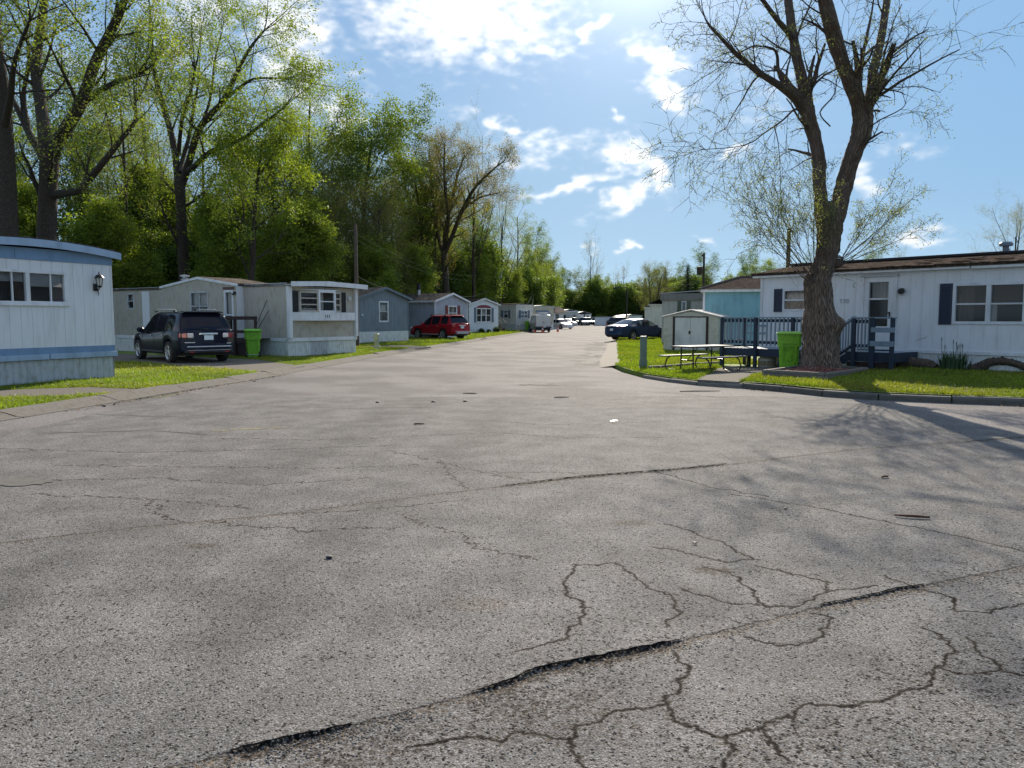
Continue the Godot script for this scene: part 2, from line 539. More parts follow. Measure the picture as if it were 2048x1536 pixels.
func make_asphalt():
	crack_h.resize(AW * AW)
	crack_t.resize(AW * AW * 3)
	# broad patchiness of the surface
	var pn := noise(41, 0.010, 6).get_image(AW, AW)
	pn.convert(Image.FORMAT_L8)
	var pd := pn.get_data()
	var cn := FastNoiseLite.new()
	cn.seed = 43
	cn.noise_type = FastNoiseLite.TYPE_CELLULAR
	cn.frequency = 0.0105
	cn.cellular_return_type = FastNoiseLite.RETURN_DISTANCE2_SUB
	cn.domain_warp_enabled = true
	cn.domain_warp_amplitude = 26.0
	cn.domain_warp_frequency = 0.012
	cn.domain_warp_fractal_octaves = 5
	var ci := cn.get_image(AW, AW)
	ci.convert(Image.FORMAT_L8)
	var cd := ci.get_data()
	for j in AW:
		var z := AZ0 + j * ASZ / AW
		for i in AW:
			var q := j * AW + i
			var bx := AX0 + i * ASZ / AW - 0.128 * z
			var s := 0.80 + 0.20 * pd[q] / 255.0 - 0.07 * exp(-pow((bx + 3.6) / 0.45, 2.0)) - 0.06 * exp(-pow((bx + 1.9) / 0.4, 2.0))
			var k := cd[q]
			if k < 13:
				var x := AX0 + i * ASZ / AW
				# fine map cracking is dense left of the middle distance, sparse elsewhere
				var m := clampf((pd[(q + AW * 700 + 311) % (AW * AW)] - 105) / 50.0, 0.0, 1.0)
				if x < -0.3 and z > 4.4: m = minf(1.0, m + 0.25)
				elif z < 4.4 and x < 0.1: m *= 0.12
				elif z < 5.8 and x > 0.3: m = minf(1.0, m * 0.7 + 0.45)
				else: m *= 0.45
				s *= 1.0 - 0.70 * m * (1.0 - k / 13.0)
			var b := int(255.0 * s)
			crack_t[q * 3] = b; crack_t[q * 3 + 1] = b; crack_t[q * 3 + 2] = int(252.0 * s)
	# spalled dark patches and seam dirt
	for p in [[1.28, 4.78, 0.10, 0.3], [-2.2, 5.3, 0.10, 0.25], [0.95, 5.9, 0.13, 0.25], [-0.2, 4.2, 0.16, 0.18], [0.25, 2.95, 0.3, 0.35], [-0.6, 2.72, 0.22, 0.4], [1.9, 2.9, 0.7, 0.30], [1.2, 2.65, 0.4, 0.3], [2.3, 3.0, 0.5, 0.34], [0.1, 3.15, 0.25, 0.45], [-0.15, 2.9, 0.3, 0.4]]:
		for k in 420:
			var a := rng.randf() * TAU
			var r: float = p[2] * sqrt(rng.randf()) * (0.7 + 0.6 * rng.randf())
			stamp(p[0] + cos(a) * r * 1.3, p[1] + sin(a) * r * 0.7, rr(0.004, 0.012), 0.002, p[3] * rr(0.6, 1.5), 0.5)
	# plucked stones: dark pits, thickest close to the camera and in drifts
	for k in 95000:
		var x := rr(-4.5, 5.0)
		var z := 1.6 + pow(rng.randf(), 1.7) * 11.0
		var w := 0.28 + 0.95 * sky_noise.get_noise_2d(x * 9.0, z * 9.0) + 0.5 * sky_noise.get_noise_2d(x * 40.0, z * 40.0)
		w += 0.9 * clampf((x - 0.6) * 0.45 - (z - 2.8) * 0.7, -0.25, 1.0) + 0.4 * smoothstep(0.3, -0.2, absf(z - line_at(seam2, x)) - 0.15)
		if rng.randf() > w * w * 1.3: continue
		stamp(x, z, 0.0035 + 0.0085 * pow(rng.randf(), 1.6), rr(0.001, 0.003), rr(0.6, 0.97), 0.15)
	var c2: Array = [
		[[0.3, 4.54], [0.33, 4.34], [0.41, 4.24], [0.4, 4.01], [0.26, 3.73], [0.02, 3.57]],
		[[0.3, 4.54], [0.42, 4.87], [0.66, 4.93], [0.76, 4.7], [0.8, 4.45], [0.91, 4.32], [0.92, 4.09], [0.79, 3.88]],
		[[1.0, 5.3], [1.27, 5.09], [1.43, 4.93], [1.64, 5.01]],
		[[0.99, 4.45], [1.18, 4.24], [1.39, 4.18], [1.61, 4.18], [1.83, 4.38], [2.2, 4.49]],
		[[1.58, 4.87], [1.75, 4.72], [1.91, 4.54], [1.83, 4.38]],
		[[1.24, 4.85], [1.37, 4.72], [1.4, 4.49], [1.42, 4.28], [1.39, 4.18]],
		[[0.78, 3.54], [0.8, 3.36], [0.71, 3.19], [0.64, 3.08], [0.64, 2.99], [0.67, 2.95], [0.75, 2.89], [0.82, 2.83], [0.97, 2.9], [1.11, 2.97], [1.25, 3.08], [1.45, 3.09], [1.65, 3.14], [1.8, 3.23], [1.97, 3.41], [2.12, 3.57], [2.17, 3.78], [2.1, 3.84]],
		[[0.64, 3.08], [0.52, 3.03], [0.41, 2.99], [0.25, 2.88], [0.2, 2.8], [0.23, 2.7], [0.27, 2.62]],
		[[0.2, 2.8], [0.05, 2.84], [-0.05, 2.81], [-0.4, 2.75]],
		[[1.16, 3.73], [1.26, 3.66], [1.41, 3.64], [1.59, 3.81], [1.7, 3.98], [1.63, 4.05]],
		[[1.97, 3.41], [2.02, 3.33], [2.22, 3.38], [2.25, 3.57], [2.3, 3.75]], [[2.22, 3.38], [2.6, 3.25]],
		[[2.32, 4.67], [2.38, 4.49], [2.46, 4.4], [2.51, 4.28], [2.44, 4.09], [2.58, 4.07], [2.88, 4.2], [3.3, 4.3]],
		[[0.82, 2.83], [0.82, 2.72], [0.78, 2.62]], [[0.97, 2.9], [0.97, 2.75], [1.02, 2.65]],
		[[2.0, 6.9], [2.6, 6.4], [3.4, 5.4], [3.6, 4.98]], [[1.5, 7.94], [1.9, 7.2], [2.3, 6.8]], [[1.2, 5.9], [1.5, 5.4], [1.6, 5.0]],
	]
	for c in c2:
		crack(c, 0.0115, 0.006, 0.88, 0.7, 0.05)
	var c1: Array = [
		[[-5.0, 8.3], [-3.4, 8.2], [-2.0, 8.1], [-1.0, 8.3]], [[-6.5, 9.4], [-4.6, 9.1], [-3.0, 9.3], [-1.4, 9.6]], [[-3.6, 7.6], [-2.4, 7.3], [-1.4, 7.6]],
		[[-1.5, 9.2], [-0.8, 8.5], [-0.3, 7.9], [0.2, 7.4]], [[-0.3, 7.9], [0.5, 7.9], [0.9, 7.7]], [[-0.8, 8.5], [-0.6, 7.6], [-0.4, 7.1]],
		[[-4.4, 6.9], [-3.2, 6.7], [-2.2, 6.4]], [[-3.2, 6.7], [-2.9, 6.2], [-2.6, 5.9]], [[-0.9, 6.1], [-0.4, 5.6], [-0.2, 5.2], [0.2, 5.0]], [[-5.6, 7.2], [-4.6, 7.5], [-3.6, 7.6]],
		[[-0.6, 12.1], [0.4, 11.5], [1.4, 11.6], [2.6, 11.9]], [[-0.2, 10.7], [0.8, 10.2], [2.2, 10.3]], [[-4.0, 10.2], [-2.6, 10.0], [-1.2, 10.4], [-0.2, 10.7]],
		[[-2.4, 5.95], [-1.6, 5.7], [-0.9, 5.75]], [[-1.9, 6.19], [-1.2, 6.35], [-0.4, 6.7]],
	]
	for c in c1:
		crack(c, 0.0095, 0.004, 0.80, 0.6, 0.09)
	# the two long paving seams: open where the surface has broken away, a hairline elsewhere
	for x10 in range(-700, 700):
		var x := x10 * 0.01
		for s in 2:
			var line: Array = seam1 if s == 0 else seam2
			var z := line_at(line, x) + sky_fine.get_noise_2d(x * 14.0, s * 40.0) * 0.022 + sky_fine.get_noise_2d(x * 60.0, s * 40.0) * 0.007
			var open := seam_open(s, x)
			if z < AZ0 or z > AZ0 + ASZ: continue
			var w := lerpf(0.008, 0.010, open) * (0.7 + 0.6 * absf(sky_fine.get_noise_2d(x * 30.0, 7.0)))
			stamp(x, z, w, lerpf(0.003, 0.024, open), lerpf(0.66, 0.9, open), 0.5)  # crack colour, darkened further to paint in the shade of the lip face
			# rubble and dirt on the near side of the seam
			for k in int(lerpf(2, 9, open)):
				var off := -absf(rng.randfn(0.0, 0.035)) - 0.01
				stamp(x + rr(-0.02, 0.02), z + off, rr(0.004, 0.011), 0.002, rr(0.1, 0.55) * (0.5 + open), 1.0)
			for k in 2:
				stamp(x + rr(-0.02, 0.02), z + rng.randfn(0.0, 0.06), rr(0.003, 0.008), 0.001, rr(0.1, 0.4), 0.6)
	tex["crackmap"] = ImageTexture.create_from_image(Image.create_from_data(AW, AW, false, Image.FORMAT_RGB8, crack_t))
	# ---- aggregate tile: stones bedded in binder, wrapped round so that it repeats without a seam
	var n := 1024
	var pit := noise(66, 0.03, 4).get_seamless_image(n, n, false, false, 0.3)
	pit.convert(Image.FORMAT_L8)
	var p := pit.get_data()
	var oc := PackedByteArray(); oc.resize(n * n * 3)
	var oh := PackedByteArray(); oh.resize(n * n)
	for i in n * n:
		var v := 0.62 + 0.12 * rng.randf()
		oc[i * 3] = int(255.0 * v); oc[i * 3 + 1] = int(250.0 * v); oc[i * 3 + 2] = int(244.0 * v)
		oh[i] = 70
	var g := 3.7
	var cells := int(n / g)
	for cj in cells:
		for cq in cells:
			var cx := (cq + rng.randf()) * n / cells
			var cy := (cj + rng.randf()) * n / cells
			var pv := p[(int(cy) % n) * n + int(cx) % n] / 255.0
			var u := rng.randf()
			# patches where the stones have plucked out leave dark holes
			var gone := u < 0.03 + 0.26 * smoothstep(0.56, 0.80, pv)
			var r := 1.2 + 2.1 * pow(rng.randf(), 1.5)
			var tone := 0.72 + 0.24 * rng.randf()
			var hh := 110.0 + 120.0 * rng.randf()
			var tr := 1.0; var tb := 0.985
			if gone:
				tone = 0.16 + 0.16 * rng.randf(); hh = 12.0
			elif rng.randf() < 0.12:
				tone = 1.0
			elif rng.randf() < 0.10:
				tone = 0.5; tb = 0.88
			var el := rng.randf_range(0.7, 1.0)
			var an := rng.randf() * PI
			var ca := cos(an); var sa := sin(an)
			var R := int(ceil(r))
			for j in range(-R, R + 1):
				for i in range(-R, R + 1):
					var dx := (i * ca + j * sa) / r; var dy := (j * ca - i * sa) / (r * el)
					var d := dx * dx + dy * dy
					if d < 1.0:
						var q := posmod(int(cy) + j, n) * n + posmod(int(cx) + i, n)
						var h := int(hh * (1.0 - 0.55 * d)) if not gone else int(hh)
						if gone or h > oh[q]:
							oh[q] = h
							var t := 255.0 * tone * (1.0 - 0.12 * d)
							oc[q * 3] = int(t * tr); oc[q * 3 + 1] = int(t * 0.992); oc[q * 3 + 2] = int(t * tb)
	tex["agg_c"] = ImageTexture.create_from_image(Image.create_from_data(n, n, false, Image.FORMAT_RGB8, oc))
	tex["agg_h"] = ImageTexture.create_from_image(Image.create_from_data(n, n, false, Image.FORMAT_L8, oh))

func seam_open(s: int, x: float) -> float:
	if s == 0:
		return clampf(smoothstep(-0.6, 0.3, x) * (1.0 - smoothstep(2.2, 2.6, x)), 0.25, 1.0) * (0.75 + 0.25 * sky_fine.get_noise_2d(x * 3.0, 1.0))
	var o := smoothstep(-0.25, 0.05, x) * (1.0 - smoothstep(0.65, 0.95, x)) + 0.8 * smoothstep(-1.1, -0.95, x) * (1.0 - smoothstep(-0.75, -0.55, x)) + 0.45 * smoothstep(1.5, 1.8, x) * (1.0 - smoothstep(2.3, 2.7, x))
	return clampf(o + 0.2 + 0.2 * sky_fine.get_noise_2d(x * 5.0, 3.0), 0.12, 1.0)

func asphalt_h(x: float, z: float) -> float:
	var s := AW / ASZ
	var i := clampi(int((x - AX0) * s), 0, AW - 1)
	var j := clampi(int((z - AZ0) * s), 0, AW - 1)
	var h := crack_h[j * AW + i] * 0.2
	# the far side of each seam has heaved up a little
	for q in 2:
		var line: Array = seam1 if q == 0 else seam2
		var d := z - line_at(line, x) - sky_fine.get_noise_2d(x * 14.0, q * 40.0) * 0.022
		if d > 0.0 and d < 0.9:
			var k := 1.0 - d / 0.9
			h += (0.013 if q == 1 else 0.012) * k * k * k * seam_open(q, x)
	h += 0.006 * sky_fine.get_noise_2d(x * 1.6, z * 1.6)
	return h

func fade_edge(x: float, z: float) -> float:
	return clampf(minf(minf(x + 4.0, 6.5 - x), minf(z - 2.2, 10.2 - z)) / 0.5, 0.0, 1.0)

func road_grid(m: MB, x0: float, x1: float, z0: float, z1: float, dx: float, dz: float):
	var nx := int((x1 - x0) / dx) + 1
	var nz := int((z1 - z0) / dz) + 1
	var hs := PackedFloat32Array()
	for j in nz + 1:
		for i in nx + 1:
			var x := lerpf(x0, x1, float(i) / nx)
			var z := lerpf(z0, z1, float(j) / nz)
			hs.append(asphalt_h(x, z) * fade_edge(x, z))
	var st := m.v.size()
	var ex := (x1 - x0) / nx
	var ez := (z1 - z0) / nz
	for j in nz + 1:
		for i in nx + 1:
			var q := j * (nx + 1) + i
			var gx := (hs[j * (nx + 1) + mini(i + 1, nx)] - hs[j * (nx + 1) + maxi(i - 1, 0)]) / (2.0 * ex)
			var gz := (hs[mini(j + 1, nz) * (nx + 1) + i] - hs[maxi(j - 1, 0) * (nx + 1) + i]) / (2.0 * ez)
			var x := x0 + i * ex
			var z := z0 + j * ez
			m.vert(Vector3(x, hs[q], -z), Vector3(-gx, 1.0, gz).normalized(), Vector2(x, z))
			m.uv2.append(Vector2((x - AX0) / ASZ, (z - AZ0) / ASZ))
	for j in nz:
		for i in nx:
			var a := st + j * (nx + 1) + i
			m.idx.append_array(PackedInt32Array([a, a + nx + 1, a + 1, a + 1, a + nx + 1, a + nx + 2]))

# flat sheet over a ground polygon [[x, depth], ...]
func sheet(m: MB, poly: Array, y: float):
	var pp := PackedVector2Array()
	for p in poly:
		pp.append(Vector2(p[0], p[1]))
	var tr := Geometry2D.triangulate_polygon(pp)
	for p in pp:
		m.vert(Vector3(p.x, y, -p.y), Vector3.UP, p)
		m.uv2.append(Vector2((p.x - AX0) / ASZ, (p.y - AZ0) / ASZ))
	var st := m.v.size() - pp.size()
	for i in range(0, tr.size(), 3):
		var a := pp[tr[i]]; var b := pp[tr[i + 1]]; var d := pp[tr[i + 2]]
		if (b - a).cross(d - a) > 0.0:
			m.idx.append_array(PackedInt32Array([st + tr[i], st + tr[i + 2], st + tr[i + 1]]))
		else:
			m.idx.append_array(PackedInt32Array([st + tr[i], st + tr[i + 1], st + tr[i + 2]]))

# raised sheet with a skirt down to the ground and gentle unevenness; height(x, z) gives the top
func slab(m: MB, poly: Array, y: float, base := -0.02, lift := 0.0, far := Vector2.ZERO):
	sheet(m, poly, y)
	m.uv2.clear()
	var cx := 0.0
	for i in poly.size():
		var p: Array = poly[i]; var q: Array = poly[(i + 1) % poly.size()]
		cx += p[0] * q[1] - q[0] * p[1]
	for i in poly.size():
		var p: Array = poly[i]; var q: Array = poly[(i + 1) % poly.size()]
		# x right, depth away: counter-clockwise in (x, depth) is counter-clockwise from above
		if cx > 0.0:
			m.quad(V(p[0], base, p[1]), V(q[0], base, q[1]), V(q[0], y, q[1]), V(p[0], y, p[1]))
		else:
			m.quad(V(q[0], base, q[1]), V(p[0], base, p[1]), V(p[0], y, p[1]), V(q[0], y, q[1]))

# left road edge (asphalt) and right road edge, from the camera outwards
var LEFT := [[-9.6, 0.0], [-8.6, 8.0], [-7.85, 12.3], [-7.5, 14.8], [-7.2, 17.2], [-6.75, 19.4], [-6.5, 21.5], [-6.2, 25.0], [-5.7, 30.0], [-5.0, 35.3], [-3.35, 46.0], [-1.0, 64.0], [2.1, 88.0], [8.2, 135.0], [17.9, 210.0]]
var RIGHT := [[3.24, 24.9], [3.79, 29.4], [5.04, 38.6], [7.41, 56.2], [11.2, 85.0], [17.6, 135.0], [27.3, 210.0]]
# kerb line of the side street in front of the white home, from the corner to the right
var KERB_R := [[3.24, 24.9], [3.25, 22.8], [3.5, 20.6], [3.92, 19.2], [4.4, 18.25], [4.9, 17.75], [5.25, 17.5], [5.86, 16.7], [6.36, 15.7], [7.16, 14.95], [8.28, 14.4], [9.4, 13.95], [12.5, 12.9], [17.0, 11.5], [26.0, 9.0]]

func build_ground():
	var soil := M("soil", Color(0.07, 0.075, 0.03), 0.95, {"albedo_texture": tex["lawn"], "uv1_triplanar": true, "uv1_scale": Vector3(0.12, 0.12, 0.12), "uv1_world_triplanar": true})
	var g := MB.new()
	sheet(g, [[-500, -300], [500, -300], [500, 700], [-500, 700]], -0.03)
	struct("ground", g, soil)
	# ---- road
	var near := M("asphalt", Color(0.375, 0.362, 0.362), 0.85, {"albedo_texture": tex["agg_c"], "uv1_scale": Vector3(0.5, 0.5, 0.5), "heightmap_enabled": true, "heightmap_texture": tex["agg_h"], "heightmap_scale": 0.4,
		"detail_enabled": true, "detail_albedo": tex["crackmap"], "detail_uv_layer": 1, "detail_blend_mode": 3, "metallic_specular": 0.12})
	var far := M("asphalt_far", Color(0.375, 0.362, 0.362), 0.85, {"albedo_texture": tex["agg_c"], "uv1_scale": Vector3(0.5, 0.5, 0.5), "heightmap_enabled": true, "heightmap_texture": tex["agg_h"], "heightmap_scale": 0.3,
		"detail_enabled": true, "detail_albedo": tex["stain"], "detail_uv_layer": 1, "detail_blend_mode": 3, "uv2_scale": Vector3(0.75, 0.75, 0.75), "metallic_specular": 0.12})
	var r := MB.new()
	road_grid(r, -4.0, 6.5, 2.2, 5.6, 0.018, 0.016)
	road_grid(r, -4.0, 6.5, 5.6, 10.2, 0.04, 0.03)
	sheet(r, [[-7.0, 2.2], [-4.0, 2.2], [-4.0, 10.2], [6.5, 10.2], [6.5, 2.2], [7.0, 2.2], [7.0, 15.02], [6.36, 15.7], [-7.0, 15.5]], 0.0)
	var road := struct("road", r, near)
	var f := MB.new()
	var pl := [[-30.0, -20.0], [30.0, -20.0], [30.0, 7.9]]
	for i in range(KERB_R.size() - 1, 8, -1):
		pl.append(KERB_R[i])
	pl.append_array([[7.0, 15.02], [7.0, 2.2], [-7.0, 2.2], [-7.0, 15.5], [-7.5, 14.8], [-7.85, 12.3], [-8.6, 8.0], [-9.6, 0.0], [-30.0, -6.0]])
	sheet(f, pl, 0.0)
	pl = [[-7.0, 15.5], [6.36, 15.7]]
	for i in range(7, 0, -1):
		pl.append(KERB_R[i])
	pl.append_array(RIGHT)
	for i in range(LEFT.size() - 1, 3, -1):
		pl.append(LEFT[i])
	sheet(f, pl, 0.0)
	struct("road_beyond", f, far)
	seam_gap_shades()
	build_lawns()
	build_kerbs()

# black strip over each open seam: its gap, with the heaved edge's shade painted in
func seam_gap_shades():
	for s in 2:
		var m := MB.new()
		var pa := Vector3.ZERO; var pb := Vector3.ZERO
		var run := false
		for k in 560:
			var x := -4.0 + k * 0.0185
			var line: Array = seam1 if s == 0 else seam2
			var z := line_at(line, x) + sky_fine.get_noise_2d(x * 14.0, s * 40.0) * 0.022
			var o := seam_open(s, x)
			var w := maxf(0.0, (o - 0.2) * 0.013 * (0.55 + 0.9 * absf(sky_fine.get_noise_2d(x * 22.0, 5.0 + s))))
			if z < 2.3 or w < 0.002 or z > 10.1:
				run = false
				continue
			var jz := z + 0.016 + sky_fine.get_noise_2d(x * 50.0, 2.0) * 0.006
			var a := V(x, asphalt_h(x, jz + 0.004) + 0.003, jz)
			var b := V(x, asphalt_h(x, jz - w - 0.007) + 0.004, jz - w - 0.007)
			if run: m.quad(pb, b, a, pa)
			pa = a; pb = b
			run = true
		struct("seam_gap_shade", m, M("gap_black", Color(0.008, 0.0075, 0.007), 1.0, {"metallic_specular": 0.0}))

func build_lawns():
	var lawn := M("lawn", Color(0.17, 0.225, 0.03), 0.95, {"albedo_texture": tex["lawn"], "uv1_triplanar": true, "uv1_scale": Vector3(0.35, 0.35, 0.35), "uv1_world_triplanar": true})
	var conc := M("concrete", Color(0.19, 0.175, 0.157), 0.9, {"metallic_specular": 0.1, "albedo_texture": tex["concrete"], "uv1_triplanar": true, "uv1_scale": Vector3(0.6, 0.6, 0.6), "uv1_world_triplanar": true, "heightmap_enabled": true, "heightmap_texture": tex["lump"], "heightmap_scale": 0.5})
	# left side: one long lawn behind the kerb as far as the wood
	var l := MB.new()
	var pl := []
	for p in LEFT.slice(2):
		pl.append([p[0] - 0.53, p[1] + 0.05])
	pl.append_array([[-20.0, 230.0], [-60.0, 180.0], [-60.0, 10.0], [-9.2, 11.0]])
	slab(l, pl, 0.07)
	struct("lawn_left", l, lawn)
	# right side beyond the shed
	var r := MB.new()
	pl = []
	for p in RIGHT:
		pl.append([p[0] + 0.25, p[1]])
	pl.append_array([[60.0, 210.0], [60.0, 9.0]])
	for i in range(KERB_R.size() - 1, -1, -1):
		pl.append([KERB_R[i][0] + 0.12, KERB_R[i][1] + 0.12])
	slab(r, pl, 0.11)
	struct("lawn_right", r, lawn)
	# banked lawn in front of the white home
	var b := MB.new()
	for i in range(6, KERB_R.size() - 2):
		var p: Array = KERB_R[i]; var q: Array = KERB_R[i + 1]
		for k in 8:
			var t0 := k / 8.0; var t1 := (k + 1) / 8.0
			var a0 := bank_pt(p, t0); var a1 := bank_pt(p, t1); var b0 := bank_pt(q, t0); var b1 := bank_pt(q, t1)
			b.quad(a0, b0, b1, a1)
	struct("lawn_bank", b, lawn)
	# gravelly broken edge along the right of the far street
	var sh := MB.new()
	pl = []
	for p in RIGHT: pl.append([p[0] - 0.35 - 0.25 * sky_fine.get_noise_2d(p[1], 3.0), p[1]])
	for i in range(RIGHT.size() - 1, -1, -1): pl.append([RIGHT[i][0] + 0.45, RIGHT[i][1]])
	sheet(sh, pl, 0.116)
	for k in sh.v.size():
		if k < RIGHT.size(): sh.v[k].y = 0.006
	sh.uv2.clear()
	struct("gravel_shoulder", sh, M("shoulder", Color(0.13, 0.112, 0.09), 0.95, {"albedo_texture": tex["dirty"], "uv1_triplanar": true, "uv1_scale": Vector3(1.3, 1.3, 1.3), "heightmap_enabled": true, "heightmap_texture": tex["lump"], "heightmap_scale": 0.6}))
	# concrete: driveway and walk on the left, apron and path on the right
	var d := MB.new()
	slab(d, [[-6.9, 21.4], [-6.55, 24.2], [-9.4, 28.2], [-20.5, 35.2], [-22.2, 32.4], [-12.6, 26.2], [-9.6, 23.6]], 0.085)
	struct("driveway", d, conc)
	var w := MB.new()
	slab(w, [[-8.0, 15.4], [-7.85, 16.5], [-8.75, 16.75], [-9.35, 17.0], [-11.6, 15.9], [-12.4, 13.6], [-10.6, 14.2]], 0.078)
	struct("path_left", w, conc)
	var d2 := MB.new()
	slab(d2, [[-4.75, 38.2], [-4.3, 40.8], [-6.2, 43.5], [-9.0, 41.5]], 0.08)
	slab(d2, [[-2.2, 56.2], [-1.9, 58.8], [-9.8, 64.0], [-10.6, 60.6], [-4.6, 57.4]], 0.08)
	struct("driveway_far", d2, conc)
	var a := MB.new()
	slab(a, [[4.44, 18.35], [5.2, 17.62], [5.75, 18.6], [6.1, 19.4], [8.6, 21.5], [6.6, 23.4], [6.0, 22.4], [5.3, 20.4], [4.7, 19.2]], 0.135)
	struct("path_right", a, conc)

func bank_pt(p: Array, t: float) -> Vector3:
	# from the kerb towards the wall of the white home
	var wall := Vector2(7.9, 24.5)
	var dir := Vector2(0.635, -0.772)
	var nn := Vector2(-0.772, -0.635)
	var q := Vector2(p[0], p[1])
	var dist := (q - wall).dot(nn)
	var e := q + Vector2(0.1, 0.1)
	var to := e - nn * (dist + 0.4)
	var r := e.lerp(to, t)
	return Vector3(r.x, 0.145 + 0.11 * smoothstep(0.0, 0.8, t), -r.y)

func build_kerbs():
	var conc := M("kerb_concrete", Color(0.185, 0.168, 0.148), 0.9, {"metallic_specular": 0.1, "albedo_texture": tex["dirty"], "uv1_triplanar": true, "uv1_scale": Vector3(0.9, 0.9, 0.9), "uv1_world_triplanar": true, "heightmap_enabled": true, "heightmap_texture": tex["lump"], "heightmap_scale": 0.4})
	# rolled kerb of separate cast slabs along the left side
	var root := Node3D.new()
	root.name = "kerb_left"
	root.set_meta("kind", "structure")
	add_child(root, true)
	for i in range(1, LEFT.size() - 2):
		var a := Vector2(LEFT[i][0], LEFT[i][1]); var b := Vector2(LEFT[i + 1][0], LEFT[i + 1][1])
		var n := maxi(1, int(a.distance_to(b) / (2.4 if a.y < 50 else 6.0)))
		for k in n:
			var m := MB.new()
			var sk := rr(-0.02, 0.02)
			for j in 4:
				var p0 := a.lerp(b, (k + j / 4.0) / n); var p1 := a.lerp(b, (k + (j + 1) / 4.0) / n)
				if j == 0: p0 = p0.lerp(p1, 0.02)
				if j == 3: p1 = p1.lerp(p0, 0.02)
				var pr := [[0.0, -0.03], [-0.02, 0.012], [-0.14, 0.02], [-0.30, 0.075], [-0.42, 0.105 + sk], [-0.55, 0.11 + sk], [-0.57, -0.03]]
				for s in pr.size() - 1:
					m.quad(V(p0.x + pr[s][0], pr[s][1], p0.y), V(p1.x + pr[s][0], pr[s][1], p1.y), V(p1.x + pr[s + 1][0], pr[s + 1][1], p1.y), V(p0.x + pr[s + 1][0], pr[s + 1][1], p0.y))
			put("kerb_slab", m, conc, root)
	# upright kerb of the corner on the right, a drop where the path meets the street
	var r2 := Node3D.new()
	r2.name = "kerb_right"
	r2.set_meta("kind", "structure")
	add_child(r2, true)
	var old := M("kerb_old", Color(0.105, 0.098, 0.085), 0.95, {"albedo_texture": tex["dirty"], "uv1_triplanar": true, "uv1_scale": Vector3(0.8, 0.8, 0.8), "uv1_world_triplanar": true, "heightmap_enabled": true, "heightmap_texture": tex["lump"], "heightmap_scale": 0.7})
	for i in range(2, KERB_R.size() - 1):
		var a := Vector2(KERB_R[i][0], KERB_R[i][1]); var b := Vector2(KERB_R[i + 1][0], KERB_R[i + 1][1])
		var nrm := Vector2(-(b - a).y, (b - a).x).normalized()
		if nrm.y < 0.0: nrm = -nrm
		if i < 3 and nrm.x < 0.0: nrm = -nrm
		var n := maxi(1, int(a.distance_to(b) / 1.9))
		for k in n:
			var m := MB.new()
			var p0 := a.lerp(b, (k + 0.01) / n); var p1 := a.lerp(b, (k + 0.99) / n)
			var h := 0.125 if i >= 6 else 0.085
			var jit := rr(-0.015, 0.015)
			var pr := [[-0.01, -0.03], [0.0, h * 0.72], [0.02, h * 0.93], [0.05, h + jit], [0.17, h + 0.005 + jit], [0.18, -0.03]]
			for s in pr.size() - 1:
				var q0: Vector2 = p0 + nrm * pr[s][0]; var q1: Vector2 = p1 + nrm * pr[s][0]; var q2: Vector2 = p1 + nrm * pr[s + 1][0]; var q3: Vector2 = p0 + nrm * pr[s + 1][0]
				m.quad(V(q0.x, pr[s][1], q0.y), V(q1.x, pr[s][1], q1.y), V(q2.x, pr[s + 1][1], q2.y), V(q3.x, pr[s + 1][1], q3.y))
			put("kerb_stone", m, old if i >= 6 else conc, r2)

